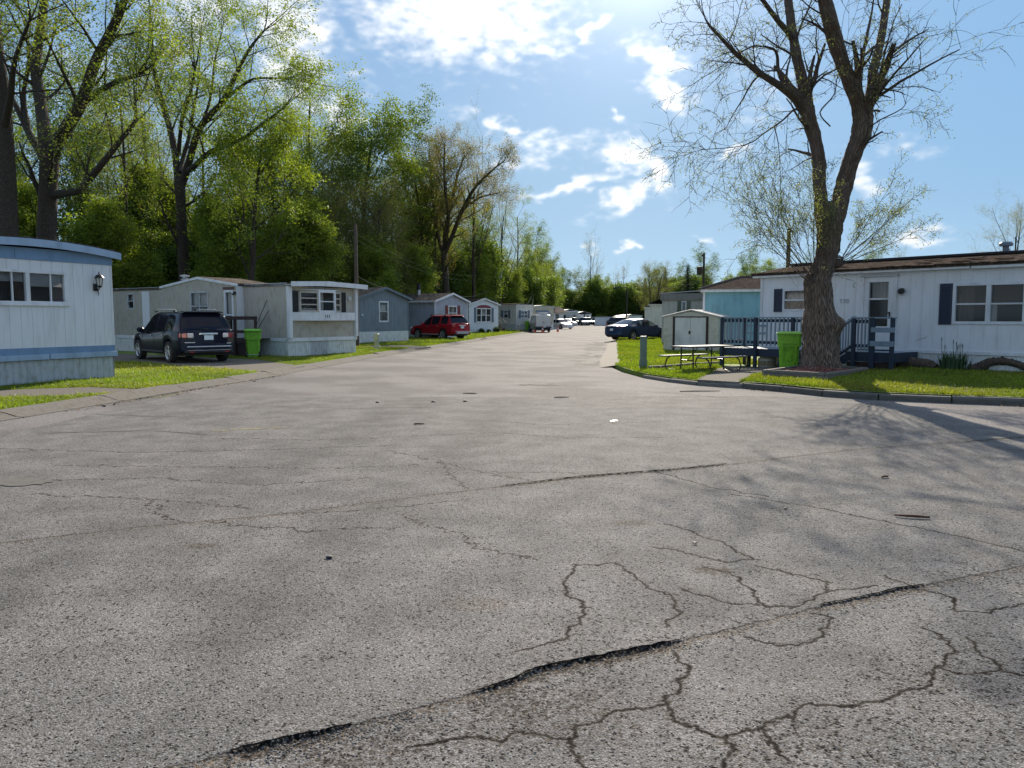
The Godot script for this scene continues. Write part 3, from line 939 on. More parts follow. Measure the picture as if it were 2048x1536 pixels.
# ---------------------------------------------------------------- homes
func make_materials():
	M("white_siding", Color(0.70, 0.71, 0.735), 0.5, {"albedo_texture": tex["grime"], "uv1_triplanar": true, "uv1_scale": Vector3(0.7, 0.1, 0.7), "uv1_world_triplanar": true})
	painted("white_trim", Color(0.68, 0.69, 0.71), 0.5)
	painted("white_skirt", Color(0.66, 0.67, 0.66), 0.6, 0.9, 0.35, "dirty")
	painted("blue_trim", Color(0.155, 0.265, 0.42), 0.5)
	painted("blue_pale", Color(0.30, 0.41, 0.55), 0.5)
	painted("gray_skirt", Color(0.46, 0.48, 0.50), 0.6, 0.9, 0.4, "dirty")
	painted("tan_siding", Color(0.45, 0.415, 0.355), 0.6, 0.6, 0.2, "dirty")
	painted("slate_siding", Color(0.165, 0.205, 0.235), 0.6)
	painted("slate_trim", Color(0.125, 0.155, 0.19), 0.6)
	painted("gray_siding", Color(0.36, 0.38, 0.42), 0.6)
	painted("cream_siding", Color(0.56, 0.50, 0.38), 0.6)
	painted("pale_siding", Color(0.60, 0.58, 0.52), 0.6)
	painted("aqua_siding", Color(0.20, 0.40, 0.47), 0.6)
	painted("taupe_siding", Color(0.46, 0.435, 0.385), 0.6)
	painted("taupe_band", Color(0.21, 0.195, 0.175), 0.7)
	painted("navy_shutter", Color(0.022, 0.032, 0.062), 0.5)
	painted("black_shutter", Color(0.012, 0.012, 0.014), 0.5)
	painted("red_shutter", Color(0.20, 0.022, 0.025), 0.5)
	painted("gray_shutter", Color(0.155, 0.185, 0.23), 0.6)
	painted("green_shutter", Color(0.12, 0.155, 0.11), 0.6)
	painted("brown_wood", Color(0.042, 0.022, 0.018), 0.8)
	painted("brown_roof", Color(0.13, 0.07, 0.055), 0.8)
	M("shingle_brown", Color(0.125, 0.10, 0.085), 0.95, {"metallic_specular": 0.0, "albedo_texture": tex["shingle"], "uv1_scale": Vector3(0.45, 0.45, 0.45)})
	M("shingle_gray", Color(0.15, 0.135, 0.125), 0.95, {"metallic_specular": 0.0, "albedo_texture": tex["shingle"], "uv1_scale": Vector3(0.45, 0.45, 0.45)})
	M("shingle_light", Color(0.20, 0.172, 0.15), 0.95, {"metallic_specular": 0.0, "albedo_texture": tex["shingle"], "uv1_scale": Vector3(0.45, 0.45, 0.45)})
	M("roof_membrane", Color(0.05, 0.045, 0.045), 0.95, {"metallic_specular": 0.0})
	painted("metal_roof", Color(0.42, 0.41, 0.385), 0.55, 0.4, 0.4, "dirty")
	M("glass", Color(0.1, 0.11, 0.12, 0.06), 0.05, {"metallic_specular": 0.33, "transparency": BaseMaterial3D.TRANSPARENCY_ALPHA})
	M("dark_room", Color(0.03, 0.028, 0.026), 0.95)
	M("curtain", Color(0.36, 0.35, 0.33), 0.9, {"backlight_enabled": true, "backlight": Color(0.5, 0.5, 0.5)})
	M("curtain_dark", Color(0.05, 0.037, 0.032), 0.9)
	M("blind", Color(0.30, 0.31, 0.32), 0.6)
	M("black_metal", Color(0.012, 0.012, 0.013), 0.45)
	M("black_paint", Color(0.015, 0.015, 0.017), 0.6)
	M("steel", Color(0.45, 0.45, 0.46), 0.4, {"metallic": 0.7})
	painted("wood_gray", Color(0.19, 0.165, 0.145), 0.9, 1.2, 0.4, "dirty")
	painted("deck_navy", Color(0.02, 0.033, 0.058), 0.7)
	painted("deck_slate", Color(0.22, 0.29, 0.35), 0.7)
	M("lamp_glass", Color(0.6, 0.6, 0.55, 0.35), 0.15, {"transparency": BaseMaterial3D.TRANSPARENCY_ALPHA})

func top_at(top: Array, u: float) -> float:
	for i in top.size() - 1:
		if u <= top[i + 1][0] + 1e-6:
			return lerpf(top[i][1], top[i + 1][1], clampf((u - top[i][0]) / maxf(top[i + 1][0] - top[i][0], 1e-6), 0.0, 1.0))
	return top[top.size() - 1][1]

# board: a rectangle (top may slope) standing proud of the wall plane by z
func board(m: MB, t: Transform3D, ua: float, ub: float, y: float, ya: float, yb: float, z: float, left: bool, right: bool, zb := 0.0):
	m.quad(t * Vector3(ua, y, z + zb), t * Vector3(ub, y, z + zb), t * Vector3(ub, yb, z), t * Vector3(ua, ya, z))
	if left: m.quad(t * Vector3(ua, y, -0.002), t * Vector3(ua, y, z + zb), t * Vector3(ua, ya, z), t * Vector3(ua, ya, -0.002))
	if right: m.quad(t * Vector3(ub, y, z + zb), t * Vector3(ub, y, -0.002), t * Vector3(ub, yb, -0.002), t * Vector3(ub, yb, z))

# one siding panel; where an opening cuts it right through, the piece above and the piece below
func flush_panel(parent: Node, pieces: Array, m: Material) -> MB:
	var whole := false
	for p in pieces:
		if p[9] == 1: whole = true
	var lo := 1e9
	for p in pieces: lo = minf(lo, p[3])
	var a := MB.new(); var b := MB.new()
	for p in pieces:
		board(a if whole or p[3] < lo + 0.01 else b, p[0], p[1], p[2], p[3], p[4], p[5], p[6], p[7], p[8])
	for q in [a, b]:
		if q.v.size(): put("siding_panel", q, m, parent)
	return MB.new()

# style: panels (each a part), grooved, lap, plain. step: width of a panel or height of a board
func wall(parent: Node, t: Transform3D, width: float, y0: float, top: Array, holes: Array, style: String, step: float, m: Material, called := "wall", kind := ""):
	var back := MB.new()
	var us := [0.0, width]
	for q in top: us.append(clampf(q[0], 0.0, width))
	for h in holes:
		us.append(clampf(h[0], 0.0, width)); us.append(clampf(h[2], 0.0, width))
	var joints := []
	if style == "panels" or style == "grooved":
		var n := maxi(1, int(round(width / step)))
		for i in n + 1:
			joints.append(width * i / n)
			us.append(width * i / n)
	elif style == "lap":
		var slope := false
		for i in top.size() - 1:
			if absf(top[i][1] - top[i + 1][1]) > 0.02: slope = true
		if slope:
			for i in int(width / 0.3):
				us.append(i * 0.3)
	us.sort()
	var panel := MB.new()
	var pieces := []
	var proud := 0.007
	var g := 0.005
	for i in us.size() - 1:
		var ua: float = us[i]; var ub: float = us[i + 1]
		if ub - ua < 1e-4: continue
		var jl := false
		var jr := false
		for j in joints:
			if absf(j - ua) < 1e-4: jl = true
			if absf(j - ub) < 1e-4: jr = true
		if jl and style == "panels":
			panel = flush_panel(parent, pieces, m)
			pieces = []
		var ta := top_at(top, ua); var tb := top_at(top, ub)
		var cuts := []
		for h in holes:
			if h[0] <= ua + 1e-4 and h[2] >= ub - 1e-4: cuts.append([h[1], h[3]])
		cuts.sort_custom(func(a, b): return a[0] < b[0])
		var y := y0
		var spans := []
		for c in cuts:
			if c[0] > y + 1e-4: spans.append([y, c[0], c[0]])
			y = c[1]
		spans.append([y, ta, tb])
		for s in spans:
			var sa: float = s[1]; var sb: float = s[2]; var sy: float = s[0]
			if maxf(sa, sb) <= sy + 1e-4: continue
			back.quad(t * Vector3(ua, sy, 0), t * Vector3(ub, sy, 0), t * Vector3(ub, sb, 0), t * Vector3(ua, sa, 0))
			match style:
				"panels":
					pieces.append([t, ua + (g if jl else 0.0), ub - (g if jr else 0.0), sy, sa, sb, proud, jl, jr, spans.size()])
				"grooved":
					board(back, t, ua + (g if jl else 0.0), ub - (g if jr else 0.0), sy, sa, sb, proud, jl, jr)
				"lap":
					var k := floorf((sy - y0) / step)
					var yb := y0 + k * step
					while yb < maxf(sa, sb):
						var lo := maxf(yb, sy); var hi := yb + step
						var ha := clampf(hi, lo, maxf(sa, lo)); var hb := clampf(hi, lo, maxf(sb, lo))
						if maxf(ha, hb) > lo + 1e-3:
							back.quad(t * Vector3(ua, lo, 0.018), t * Vector3(ub, lo, 0.018), t * Vector3(ub, hb, 0.003), t * Vector3(ua, ha, 0.003))
							back.quad(t * Vector3(ua, lo, 0.0), t * Vector3(ub, lo, 0.0), t * Vector3(ub, lo, 0.018), t * Vector3(ua, lo, 0.018))
						yb += step
	if style == "panels":
		flush_panel(parent, pieces, m)
	# reveals of the openings
	for h in holes:
		var a := t * Vector3(h[0], h[1], 0); var b := t * Vector3(h[2], h[1], 0); var c := t * Vector3(h[2], h[3], 0); var d := t * Vector3(h[0], h[3], 0)
		var k := t.basis.z * -0.09
		back.quad(b, a, a + k, b + k); back.quad(c, b, b + k, c + k); back.quad(d, c, c + k, d + k); back.quad(a, d, d + k, a + k)
	return put(called, back, m, parent, kind)

# skirting of ribbed sheet from the ground to the floor line
func skirt(parent: Node, t: Transform3D, width: float, y0: float, y1: float, step: float, m: Material, depth := 0.018):
	var b := MB.new()
	var n := maxi(1, int(width / step))
	var w := width / n
	for i in n:
		var u := i * w
		var p := [[0.0, 0.0], [0.12 * w, depth], [0.72 * w, depth], [0.84 * w, 0.0], [w, 0.0]]
		var jig := rr(-0.004, 0.004)
		for k in 4:
			b.quad(t * Vector3(u + p[k][0], y0, p[k][1] + jig * 0.3), t * Vector3(u + p[k + 1][0], y0, p[k + 1][1] + jig * 0.3), t * Vector3(u + p[k + 1][0], y1, p[k + 1][1]), t * Vector3(u + p[k][0], y1, p[k][1]))
	return put("skirting", b, m, parent)

# frame in the opening, panes, and what hangs behind them
func window(parent: Node, t: Transform3D, r: Array, fm: Material, o := {}) -> MeshInstance3D:
	var f := MB.new()
	var u0: float = r[0]; var v0: float = r[1]; var u1: float = r[2]; var v1: float = r[3]
	var fw: float = o.get("fw", 0.05)
	var pz: float = o.get("proud", 0.02)
	var cz := (pz - 0.06) * 0.5
	var dz := pz + 0.06
	f.box(t * Vector3((u0 + u1) * 0.5, v0 + fw * 0.5 - 0.01, cz), Vector3(u1 - u0 + 0.02, fw + 0.02, dz), t.basis, 0.004)
	f.box(t * Vector3((u0 + u1) * 0.5, v1 - fw * 0.5 + 0.01, cz), Vector3(u1 - u0 + 0.02, fw + 0.02, dz), t.basis, 0.004)
	f.box(t * Vector3(u0 + fw * 0.5 - 0.01, (v0 + v1) * 0.5, cz - 0.001), Vector3(fw + 0.02, v1 - v0 - fw * 2, dz), t.basis, 0.004)
	f.box(t * Vector3(u1 - fw * 0.5 + 0.01, (v0 + v1) * 0.5, cz - 0.001), Vector3(fw + 0.02, v1 - v0 - fw * 2, dz), t.basis, 0.004)
	var cols: Array = o.get("cols", [])
	var rows: Array = o.get("rows", [])
	var bw: float = o.get("bar", 0.035)
	var cw: float = o.get("cbar", bw)
	for c in cols:
		f.box(t * Vector3(lerpf(u0, u1, c), (v0 + v1) * 0.5, -0.02), Vector3(cw, v1 - v0 - fw * 2, 0.05), t.basis, 0.003)
	for q in rows:
		f.box(t * Vector3((u0 + u1) * 0.5, lerpf(v0, v1, q), -0.018), Vector3(u1 - u0 - fw * 2, bw, 0.05), t.basis, 0.003)
	if o.get("sill", false):
		f.box(t * Vector3((u0 + u1) * 0.5, v0 - 0.03, 0.03), Vector3(u1 - u0 + 0.1, 0.04, 0.09), t.basis, 0.005)
	var w := put("window", f, fm, parent)
	var cu := [u0 + fw]
	for c in cols: cu.append(lerpf(u0, u1, c))
	cu.append(u1 - fw)
	var rv := [v0 + fw]
	for q in rows: rv.append(lerpf(v0, v1, q))
	rv.append(v1 - fw)
	for i in cu.size() - 1:
		for j in rv.size() - 1:
			var p := MB.new()
			p.box(t * Vector3((cu[i] + cu[i + 1]) * 0.5, (rv[j] + rv[j + 1]) * 0.5, -0.03 - 0.006 * (j % 2)), Vector3(cu[i + 1] - cu[i], rv[j + 1] - rv[j], 0.004), t.basis)
			put("pane", p, mats["glass"], w)
	var back: float = o.get("back", 0.0)
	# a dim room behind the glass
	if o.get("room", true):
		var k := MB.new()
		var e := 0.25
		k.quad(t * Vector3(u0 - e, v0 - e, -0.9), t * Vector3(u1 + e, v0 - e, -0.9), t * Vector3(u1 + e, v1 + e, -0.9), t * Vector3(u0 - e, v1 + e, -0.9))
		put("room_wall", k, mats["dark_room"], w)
	if o.has("curtain"):
		# pleated cloth: [from, to] across and [from, to] up, in shares of the window
		for c in o["curtain"]:
			var m := MB.new()
			var a := lerpf(u0, u1, c[0]); var b := lerpf(u0, u1, c[1])
			var n := maxi(4, int((b - a) / 0.035))
			for i in n:
				var z0 := -0.14 + 0.018 * sin(i * 1.9); var z1 := -0.14 + 0.018 * sin((i + 1) * 1.9)
				var x0 := lerpf(a, b, float(i) / n); var x1 := lerpf(a, b, float(i + 1) / n)
				m.quad(t * Vector3(x0, lerpf(v0, v1, c[2]), z0), t * Vector3(x1, lerpf(v0, v1, c[2]), z1), t * Vector3(x1, lerpf(v0, v1, c[3]), z1), t * Vector3(x0, lerpf(v0, v1, c[3]), z0))
			put("curtain", m, mats[c[4] if c.size() > 4 else "curtain"], w)
	if o.has("blinds"):
		var q: Array = o["blinds"]
		var m := MB.new()
		var y := lerpf(v0, v1, q[2])
		while y < v1 - 0.03:
			m.box(t * Vector3(lerpf(u0, u1, (q[0] + q[1]) * 0.5), y, -0.10), Vector3((u1 - u0) * (q[1] - q[0]) - 0.02, 0.003, 0.026), t.basis.rotated(t.basis.x.normalized(), 0.9))
			y += 0.027
		put("blind", m, mats["blind"], w, "stuff")
	return w

func shutter(parent: Node, t: Transform3D, r: Array, m: Material):
	var b := MB.new()
	var w: float = r[2] - r[0]; var h: float = r[3] - r[1]
	var c := Vector3((r[0] + r[2]) * 0.5, (r[1] + r[3]) * 0.5, 0.022)
	b.box(t * c, Vector3(w, h, 0.02), t.basis)
	for s in [-1, 1]:
		b.box(t * (c + Vector3(s * (w * 0.5 - 0.02), 0, 0.013)), Vector3(0.04, h, 0.014), t.basis, 0.003)
		b.box(t * (c + Vector3(0, s * (h * 0.5 - 0.02), 0.0132)), Vector3(w - 0.08, 0.04, 0.014), t.basis, 0.003)
	var n := int((h - 0.1) / 0.055)
	for i in n:
		b.box(t * (c + Vector3(0, -h * 0.5 + 0.06 + i * (h - 0.1) / n, 0.014)), Vector3(w - 0.085, 0.008, 0.03), t.basis.rotated(t.basis.x.normalized(), 0.7))
	put("shutter", b, m, parent)

func strip(parent: Node, t: Transform3D, r: Array, z0: float, z1: float, m: Material, called := "trim_board", bev := 0.004):
	var b := MB.new()
	b.box(t * Vector3((r[0] + r[2]) * 0.5, (r[1] + r[3]) * 0.5, (z0 + z1) * 0.5), Vector3(r[2] - r[0], r[3] - r[1], z1 - z0), t.basis, bev)
	return put(called, b, m, parent)

# chevron or bowed roof over the whole home; prof is [[u, y], ...] of the upper side from left to right
func roof(parent: Node, prof: Array, thick: float, z0: float, z1: float, m: Material, t := Transform3D.IDENTITY) -> MeshInstance3D:
	var p := PackedVector2Array()
	for q in prof: p.append(Vector2(q[0], q[1]))
	for i in range(prof.size() - 1, -1, -1): p.append(Vector2(prof[i][0], prof[i][1] - thick))
	var b := MB.new()
	b.prism(p, z0, z1, t)
	return put("roof", b, m, parent)

func fascia(parent: Node, prof: Array, hgt: float, z0: float, z1: float, m: Material, drop := 0.0, called := "fascia", t := Transform3D.IDENTITY):
	var p := PackedVector2Array()
	for q in prof: p.append(Vector2(q[0], q[1] - drop))
	for i in range(prof.size() - 1, -1, -1): p.append(Vector2(prof[i][0], prof[i][1] - drop - hgt))
	var b := MB.new()
	b.prism(p, z0, z1, t)
	return put(called, b, m, parent)

func left_frame(d: float) -> Transform3D:
	return Transform3D(Basis(Vector3(0, 0, 1), Vector3.UP, Vector3(-1, 0, 0)), Vector3(0, 0, -d))
func right_frame(w: float) -> Transform3D:
	return Transform3D(Basis(Vector3(0, 0, -1), Vector3.UP, Vector3(1, 0, 0)), Vector3(w, 0, 0))
func back_frame(w: float, d: float) -> Transform3D:
	return Transform3D(Basis(Vector3(-1, 0, 0), Vector3.UP, Vector3(0, 0, -1)), Vector3(w, 0, -d))

func plain_sides(h: Node, w: float, d: float, y0: float, eave: float, top: Array, m: Material, left := true, right := true, style := "grooved", step := 0.4):
	if left: wall(h, left_frame(d), d, y0, [[0, eave], [d, eave]], [], style, step, m)
	if right: wall(h, right_frame(w), d, y0, [[0, eave], [d, eave]], [], style, step, m)
	var bt := []
	for i in range(top.size() - 1, -1, -1): bt.append([w - top[i][0], top[i][1]])
	wall(h, back_frame(w, d), w, y0, bt, [], "plain", step, m)
	var b := MB.new()
	b.quad(Vector3(0, y0, 0), Vector3(w, y0, 0), Vector3(w, y0, -d), Vector3(0, y0, -d))
	put("floor", b, mats["dark_room"], h)

func home_at(called: String, label: String, x: float, depth: float, dx: float, dz: float) -> Node3D:
	return thing(called, label, "mobile home", V(x, 0, depth), atan2(dz, dx))

func digits(parent: Node, t: Transform3D, s: String, at: Vector3, hgt: float, m: Material, called := "house_number"):
	var tm := TextMesh.new()
	var f := SystemFont.new()
	f.font_names = PackedStringArray(["Droid Sans"])
	tm.font = f
	tm.text = s
	tm.font_size = 64
	tm.pixel_size = hgt / 46.0
	tm.depth = 0.012
	var o := MeshInstance3D.new()
	o.name = called
	o.mesh = tm
	o.material_override = m
	o.transform = Transform3D(t.basis, t * at)
	parent.add_child(o, true)
	return o

func build_homes():
	home_blue_white()
	home_tan()
	home_gables()
	homes_far()
	home_white()
	homes_right()

# nearest on the left: white panels, blue bands, bowed roof
func home_blue_white():
	var w := 4.18; var d := 15.0
	var h := home_at("mobile_home", "white panelled mobile home with blue bands, bowed roof and black wall lantern", -11.95, 15.9, 0.425, 0.905)
	var I := Transform3D.IDENTITY
	var top := [[0, 2.94], [w, 2.94]]
	wall(h, I, w, 0.9, top, [[1.12, 1.94, 2.95, 2.68]], "panels", 0.26, mats["white_siding"])
	plain_sides(h, w, d, 0.62, 2.94, top, mats["white_siding"])
	skirt(h, Transform3D(Basis.IDENTITY, Vector3(0, 0, -0.03)), w, 0.0, 0.64, 0.16, mats["gray_skirt"])
	skirt(h, right_frame(w - 0.03), d, 0.0, 0.64, 0.2, mats["gray_skirt"])
	strip(h, I, [-0.01, 0.76, w + 0.01, 0.915], -0.02, 0.014, mats["blue_trim"], "blue_band")
	strip(h, I, [-0.03, 0.63, 2.43, 0.76], -0.02, 0.05, mats["blue_pale"], "ledge_board")
	strip(h, I, [2.45, 0.632, w + 0.05, 0.762], -0.02, 0.05, mats["blue_pale"], "ledge_board")
	strip(h, I, [-0.02, 2.93, 1.75, 3.2], -0.02, 0.03, mats["blue_trim"], "blue_band")
	strip(h, I, [1.755, 2.93, w + 0.02, 3.2], -0.02, 0.03, mats["blue_trim"], "blue_band")
	strip(h, I, [w - 0.05, 0.92, w + 0.012, 2.93], -0.05, 0.016, mats["white_trim"], "corner_trim")
	var prof := []
	for i in 13:
		var u := lerpf(-0.16, w + 0.16, i / 12.0)
		var s := (u - w * 0.5) / (w * 0.5 + 0.16)
		prof.append([u, 3.42 - 0.16 * s * s])
	roof(h, prof, 0.1, -d - 0.1, 0.17, mats["roof_membrane"])
	fascia(h, prof, 0.17, 0.172, 0.195, mats["blue_pale"], 0.02)
	# ragged edge of the roofing
	for i in 14:
		var u := 1.9 + i * 0.17 + rr(-0.05, 0.05)
		var b := MB.new()
		b.box(Vector3(u, 3.425 - 0.16 * pow((u - w * 0.5) / (w * 0.5 + 0.16), 2.0), rr(0.05, 0.16)), Vector3(rr(0.06, 0.16), rr(0.012, 0.03), rr(0.05, 0.1)), Basis.from_euler(Vector3(0, rr(-0.4, 0.4), rr(-0.1, 0.0))), 0.004)
		put("roof_patch", b, mats["shingle_gray"], h)
	var o := {"fw": 0.045, "cols": [0.5], "bar": 0.03, "blinds": [0.03, 0.97, 0.68], "proud": 0.025, "sill": true}
	window(h, I, [1.12, 1.94, 2.02, 2.68], mats["white_trim"], {"fw": 0.045, "cols": [0.62], "bar": 0.03, "blinds": [0.03, 0.97, 0.68], "proud": 0.025})
	var w2 := window(h, I, [2.02, 1.94, 2.95, 2.68], mats["white_trim"], {"fw": 0.05, "cols": [0.6], "bar": 0.03, "blinds": [0.03, 0.97, 0.55], "proud": 0.027})
	strip(h, I, [1.1, 1.88, 3.0, 1.935], 0.0, 0.05, mats["white_trim"], "sill_board")
	# lantern by the corner
	var L := MB.new()
	var lx := 3.72
	L.box(Vector3(lx - 0.02, 2.36, 0.03), Vector3(0.11, 0.18, 0.04), Basis.IDENTITY, 0.015)
	L.tube([Vector3(lx, 2.34, 0.05), Vector3(lx + 0.01, 2.3, 0.11), Vector3(lx + 0.01, 2.36, 0.15)], [0.014, 0.014, 0.014], 6)
	L.tube([Vector3(lx + 0.03, 2.32, 0.04), Vector3(lx + 0.05, 2.16, 0.05)], [0.02, 0.006], 6)
	var lt := Transform3D(Basis.IDENTITY, Vector3(lx + 0.01, 2.40, 0.15))
	L.lathe([Vector2(0.0, -0.05), Vector2(0.045, -0.045), Vector2(0.06, 0.0), Vector2(0.03, 0.005)], 8, lt)
	L.lathe([Vector2(0.10, 0.19), Vector2(0.115, 0.195), Vector2(0.07, 0.255), Vector2(0.02, 0.28), Vector2(0.012, 0.31), Vector2(0.018, 0.325), Vector2(0.0, 0.35)], 8, lt)
	for k in 6:
		var a := TAU * k / 6.0
		L.tube([lt * Vector3(cos(a) * 0.058, 0, sin(a) * 0.058), lt * Vector3(cos(a) * 0.092, 0.195, sin(a) * 0.092)], [0.007, 0.007], 4)
	var ln := put("wall_lantern", L, mats["black_metal"], h)
	var gl := MB.new()
	gl.lathe([Vector2(0.05, 0.0), Vector2(0.085, 0.195)], 6, lt)
	put("lantern_glass", gl, mats["lamp_glass"], ln)

# second on the left: tan, bay window, number, tip-out and door on the long side
func home_tan():
	var w := 3.84; var d := 15.0
	var h := home_at("mobile_home", "tan mobile home with bay window, black shutters and house number on a white band", -8.8, 30.25, 0.524, 0.852)
	var I := Transform3D.IDENTITY
	var tan: Material = mats["tan_siding"]
	var top := [[0, 2.86], [w, 2.86]]
	wall(h, I, w, 0.8, top, [[0.62, 1.84, 2.94, 2.72]], "grooved", 0.1, tan)
	strip(h, I, [-0.02, 0.67, w + 0.02, 0.815], -0.02, 0.05, mats["white_trim"], "trim_board")
	strip(h, I, [-0.02, 0.816, 0.15, 2.86], -0.02, 0.13, mats["white_trim"], "corner_post")
	strip(h, I, [w - 0.13, 0.816, w + 0.02, 2.86], -0.02, 0.13, mats["white_trim"], "corner_post")
	skirt(h, Transform3D(Basis.IDENTITY, Vector3(0, 0, -0.02)), 1.2, 0.0, 0.67, 0.11, mats["white_skirt"], 0.014)
	var vent: MeshInstance3D = skirt(h, Transform3D(Basis.IDENTITY, Vector3(1.2, 0, -0.02)), 0.98, 0.0, 0.67, 0.09, mats["gray_skirt"], 0.014)
	vent.set_meta("label", "grey ribbed skirting panel")
	skirt(h, Transform3D(Basis.IDENTITY, Vector3(2.18, 0, -0.02)), w - 2.18, 0.0, 0.67, 0.11, mats["white_skirt"], 0.014)
	# white band under the bay
	var bd := MB.new()
	var bt := Transform3D(Basis(Vector3(1, 0, 0), Vector3(0, 0, 1), Vector3(0, -1, 0)), Vector3(0, 1.5, 0))
	bd.prism(PackedVector2Array([Vector2(0.152, 0.0), Vector2(0.152, 0.10), Vector2(1.38, 0.36), Vector2(2.3, 0.36), Vector2(w - 0.132, 0.10), Vector2(w - 0.132, 0.0)]), -0.33, 0.0, bt)
	put("bay_band", bd, mats["white_trim"], h)
	digits(h, I, "111", Vector3(1.80, 1.66, 0.366), 0.13, mats["black_paint"])
	# bay: two angled sashes and a wide middle one
	var pts := [Vector2(0.62, 0.02), Vector2(1.38, 0.32), Vector2(2.3, 0.32), Vector2(2.94, 0.02)]
	for i in 3:
		var a: Vector2 = pts[i]; var b: Vector2 = pts[i + 1]
		var x := Vector3(b.x - a.x, 0, b.y - a.y).normalized()
		var t := Transform3D(Basis(x, Vector3.UP, x.cross(Vector3.UP)), Vector3(a.x, 0, a.y))
		var L := a.distance_to(b)
		if i == 1:
			window(h, t, [0.0, 1.84, L, 2.70], mats["white_trim"], {"fw": 0.07, "rows": [0.5], "bar": 0.045, "curtain": [[0.08, 0.40, 0.05, 0.95, "curtain"]]})
		else:
			window(h, t, [0.0, 1.84, L, 2.68], mats["tan_siding"], {"fw": 0.075, "rows": [0.36, 0.66], "bar": 0.05, "proud": 0.01, "curtain": [[0.1, 0.9, 0.06, 0.2, "curtain"]]})
	var bf := MB.new()
	bf.prism(PackedVector2Array([Vector2(0.6, 0.0), Vector2(1.37, 0.34), Vector2(2.31, 0.34), Vector2(2.96, 0.0)]), 0.0, 0.03, Transform3D(Basis(Vector3(1, 0, 0), Vector3(0, 0, 1), Vector3(0, -1, 0)), Vector3(0, 2.75, 0)))
	put("bay_roof", bf, mats["white_trim"], h)
	shutter(h, I, [0.27, 1.84, 0.55, 2.68], mats["black_shutter"])
	shutter(h, I, [2.98, 1.84, 3.22, 2.68], mats["black_shutter"])
	var lm := MB.new()
	lm.lathe([Vector2(0.0, 0.0), Vector2(0.09, 0.01), Vector2(0.10, 0.06), Vector2(0.05, 0.12), Vector2(0.0, 0.14)], 12, Transform3D(Basis(Vector3(1, 0, 0), Vector3(0, 0, 1), Vector3(0, -1, 0)), Vector3(3.42, 2.43, 0.0)))
	put("wall_lamp", lm, mats["white_trim"], h)
	# roof: shallow gable, white metal edge standing forward over the bay
	var prof := [[-0.05, 2.96], [w * 0.5, 3.08], [w + 0.12, 2.96]]
	roof(h, prof, 0.1, -d, 0.32, mats["shingle_light"])
	fascia(h, [[-0.07, 3.02], [w * 0.5, 3.10], [w + 0.42, 3.03]], 0.19, 0.322, 0.35, mats["white_trim"])
	var cb := MB.new()
	cb.box(Vector3(w * 0.5 + 0.15, 2.9, 0.17), Vector3(w + 0.5, 0.02, 0.3))
	put("eave_board", cb, mats["white_trim"], h)
	# long side towards the camera
	var lf := left_frame(d)
	var U := func(s: float) -> float: return d - s
	var win := [[U.call(10.55), 2.02, U.call(10.05), 2.72], [U.call(7.96), 2.02, U.call(7.46), 2.7]]
	wall(h, lf, d, 0.8, [[0, 2.86], [d, 2.86]], win + [[U.call(7.25), 0.8, U.call(2.62), 2.86]], "grooved", 0.11, tan)
	plain_sides(h, w, d, 0.8, 2.86, top, tan, false, true)
	for q in win:
		window(h, lf, q, mats["gray_skirt"], {"rows": [0.5], "fw": 0.05, "curtain": [[0.05, 0.95, 0.5, 0.95]]})
	strip(h, lf, [U.call(9.4), 0.82, U.call(8.86), 2.8], 0.0, 0.03, mats["white_siding"], "back_door")
	strip(h, lf, [0, 2.86, U.call(7.4), 2.97], -0.02, 0.05, mats["white_trim"], "eave_trim")
	strip(h, lf, [U.call(2.5), 2.862, d, 2.972], -0.02, 0.05, mats["white_trim"], "eave_trim")
	strip(h, lf, [0, 0.67, d - 0.05, 0.81], -0.02, 0.04, mats["white_trim"], "trim_board")
	skirt(h, lf, d, 0.0, 0.67, 0.12, mats["white_skirt"], 0.014)
	# tip-out room: gabled, its street end white, a storm door beside the window
	var tw := 4.9
	var tf := Transform3D(lf.basis, lf * Vector3(U.call(7.42), 0, 0.36))
	var S := func(s: float) -> float: return 7.42 - s
	wall(h, tf, tw, 0.8, [[0, 2.9], [2.5, 3.22], [tw, 2.9]], [[S.call(5.46), 1.5, S.call(4.29), 2.70], [S.call(3.27), 0.85, S.call(2.72), 2.72]], "grooved", 0.11, tan)
	var ef := Transform3D(Basis(Vector3(0, 0, -1), Vector3.UP, Vector3(1, 0, 0)), tf * Vector3(tw, 0, 0))
	ef.basis = Basis(-tf.basis.z, Vector3.UP, tf.basis.x)
	wall(h, ef, 0.36, 0.8, [[0, 2.9], [0.36, 2.9]], [], "plain", 0.3, mats["white_siding"])
	ef = Transform3D(Basis(tf.basis.z, Vector3.UP, -tf.basis.x), lf * Vector3(U.call(7.42), 0, 0))
	wall(h, ef, 0.36, 0.8, [[0, 2.9], [0.36, 2.9]], [], "plain", 0.3, tan)
	fascia(h, [[-0.08, 2.98], [2.5, 3.32], [tw + 0.08, 2.98]], 0.1, -0.02, 0.06, mats["white_trim"], 0.0, "fascia", tf)
	roof(h, [[-0.08, 3.0], [2.5, 3.34], [tw + 0.08, 3.0]], 0.06, -2.2, -0.022, mats["shingle_light"], tf)
	strip(h, tf, [-0.02, 0.67, tw + 0.02, 0.81], -0.3, 0.03, mats["white_trim"], "trim_board")
	skirt(h, tf, tw, 0.0, 0.67, 0.12, mats["white_skirt"], 0.014)
	window(h, tf, [S.call(5.46), 1.5, S.call(4.29), 2.70], mats["gray_skirt"], {"cols": [0.5], "rows": [0.5], "fw": 0.05, "bar": 0.05, "curtain": [[0.05, 0.95, 0.55, 0.96]]})
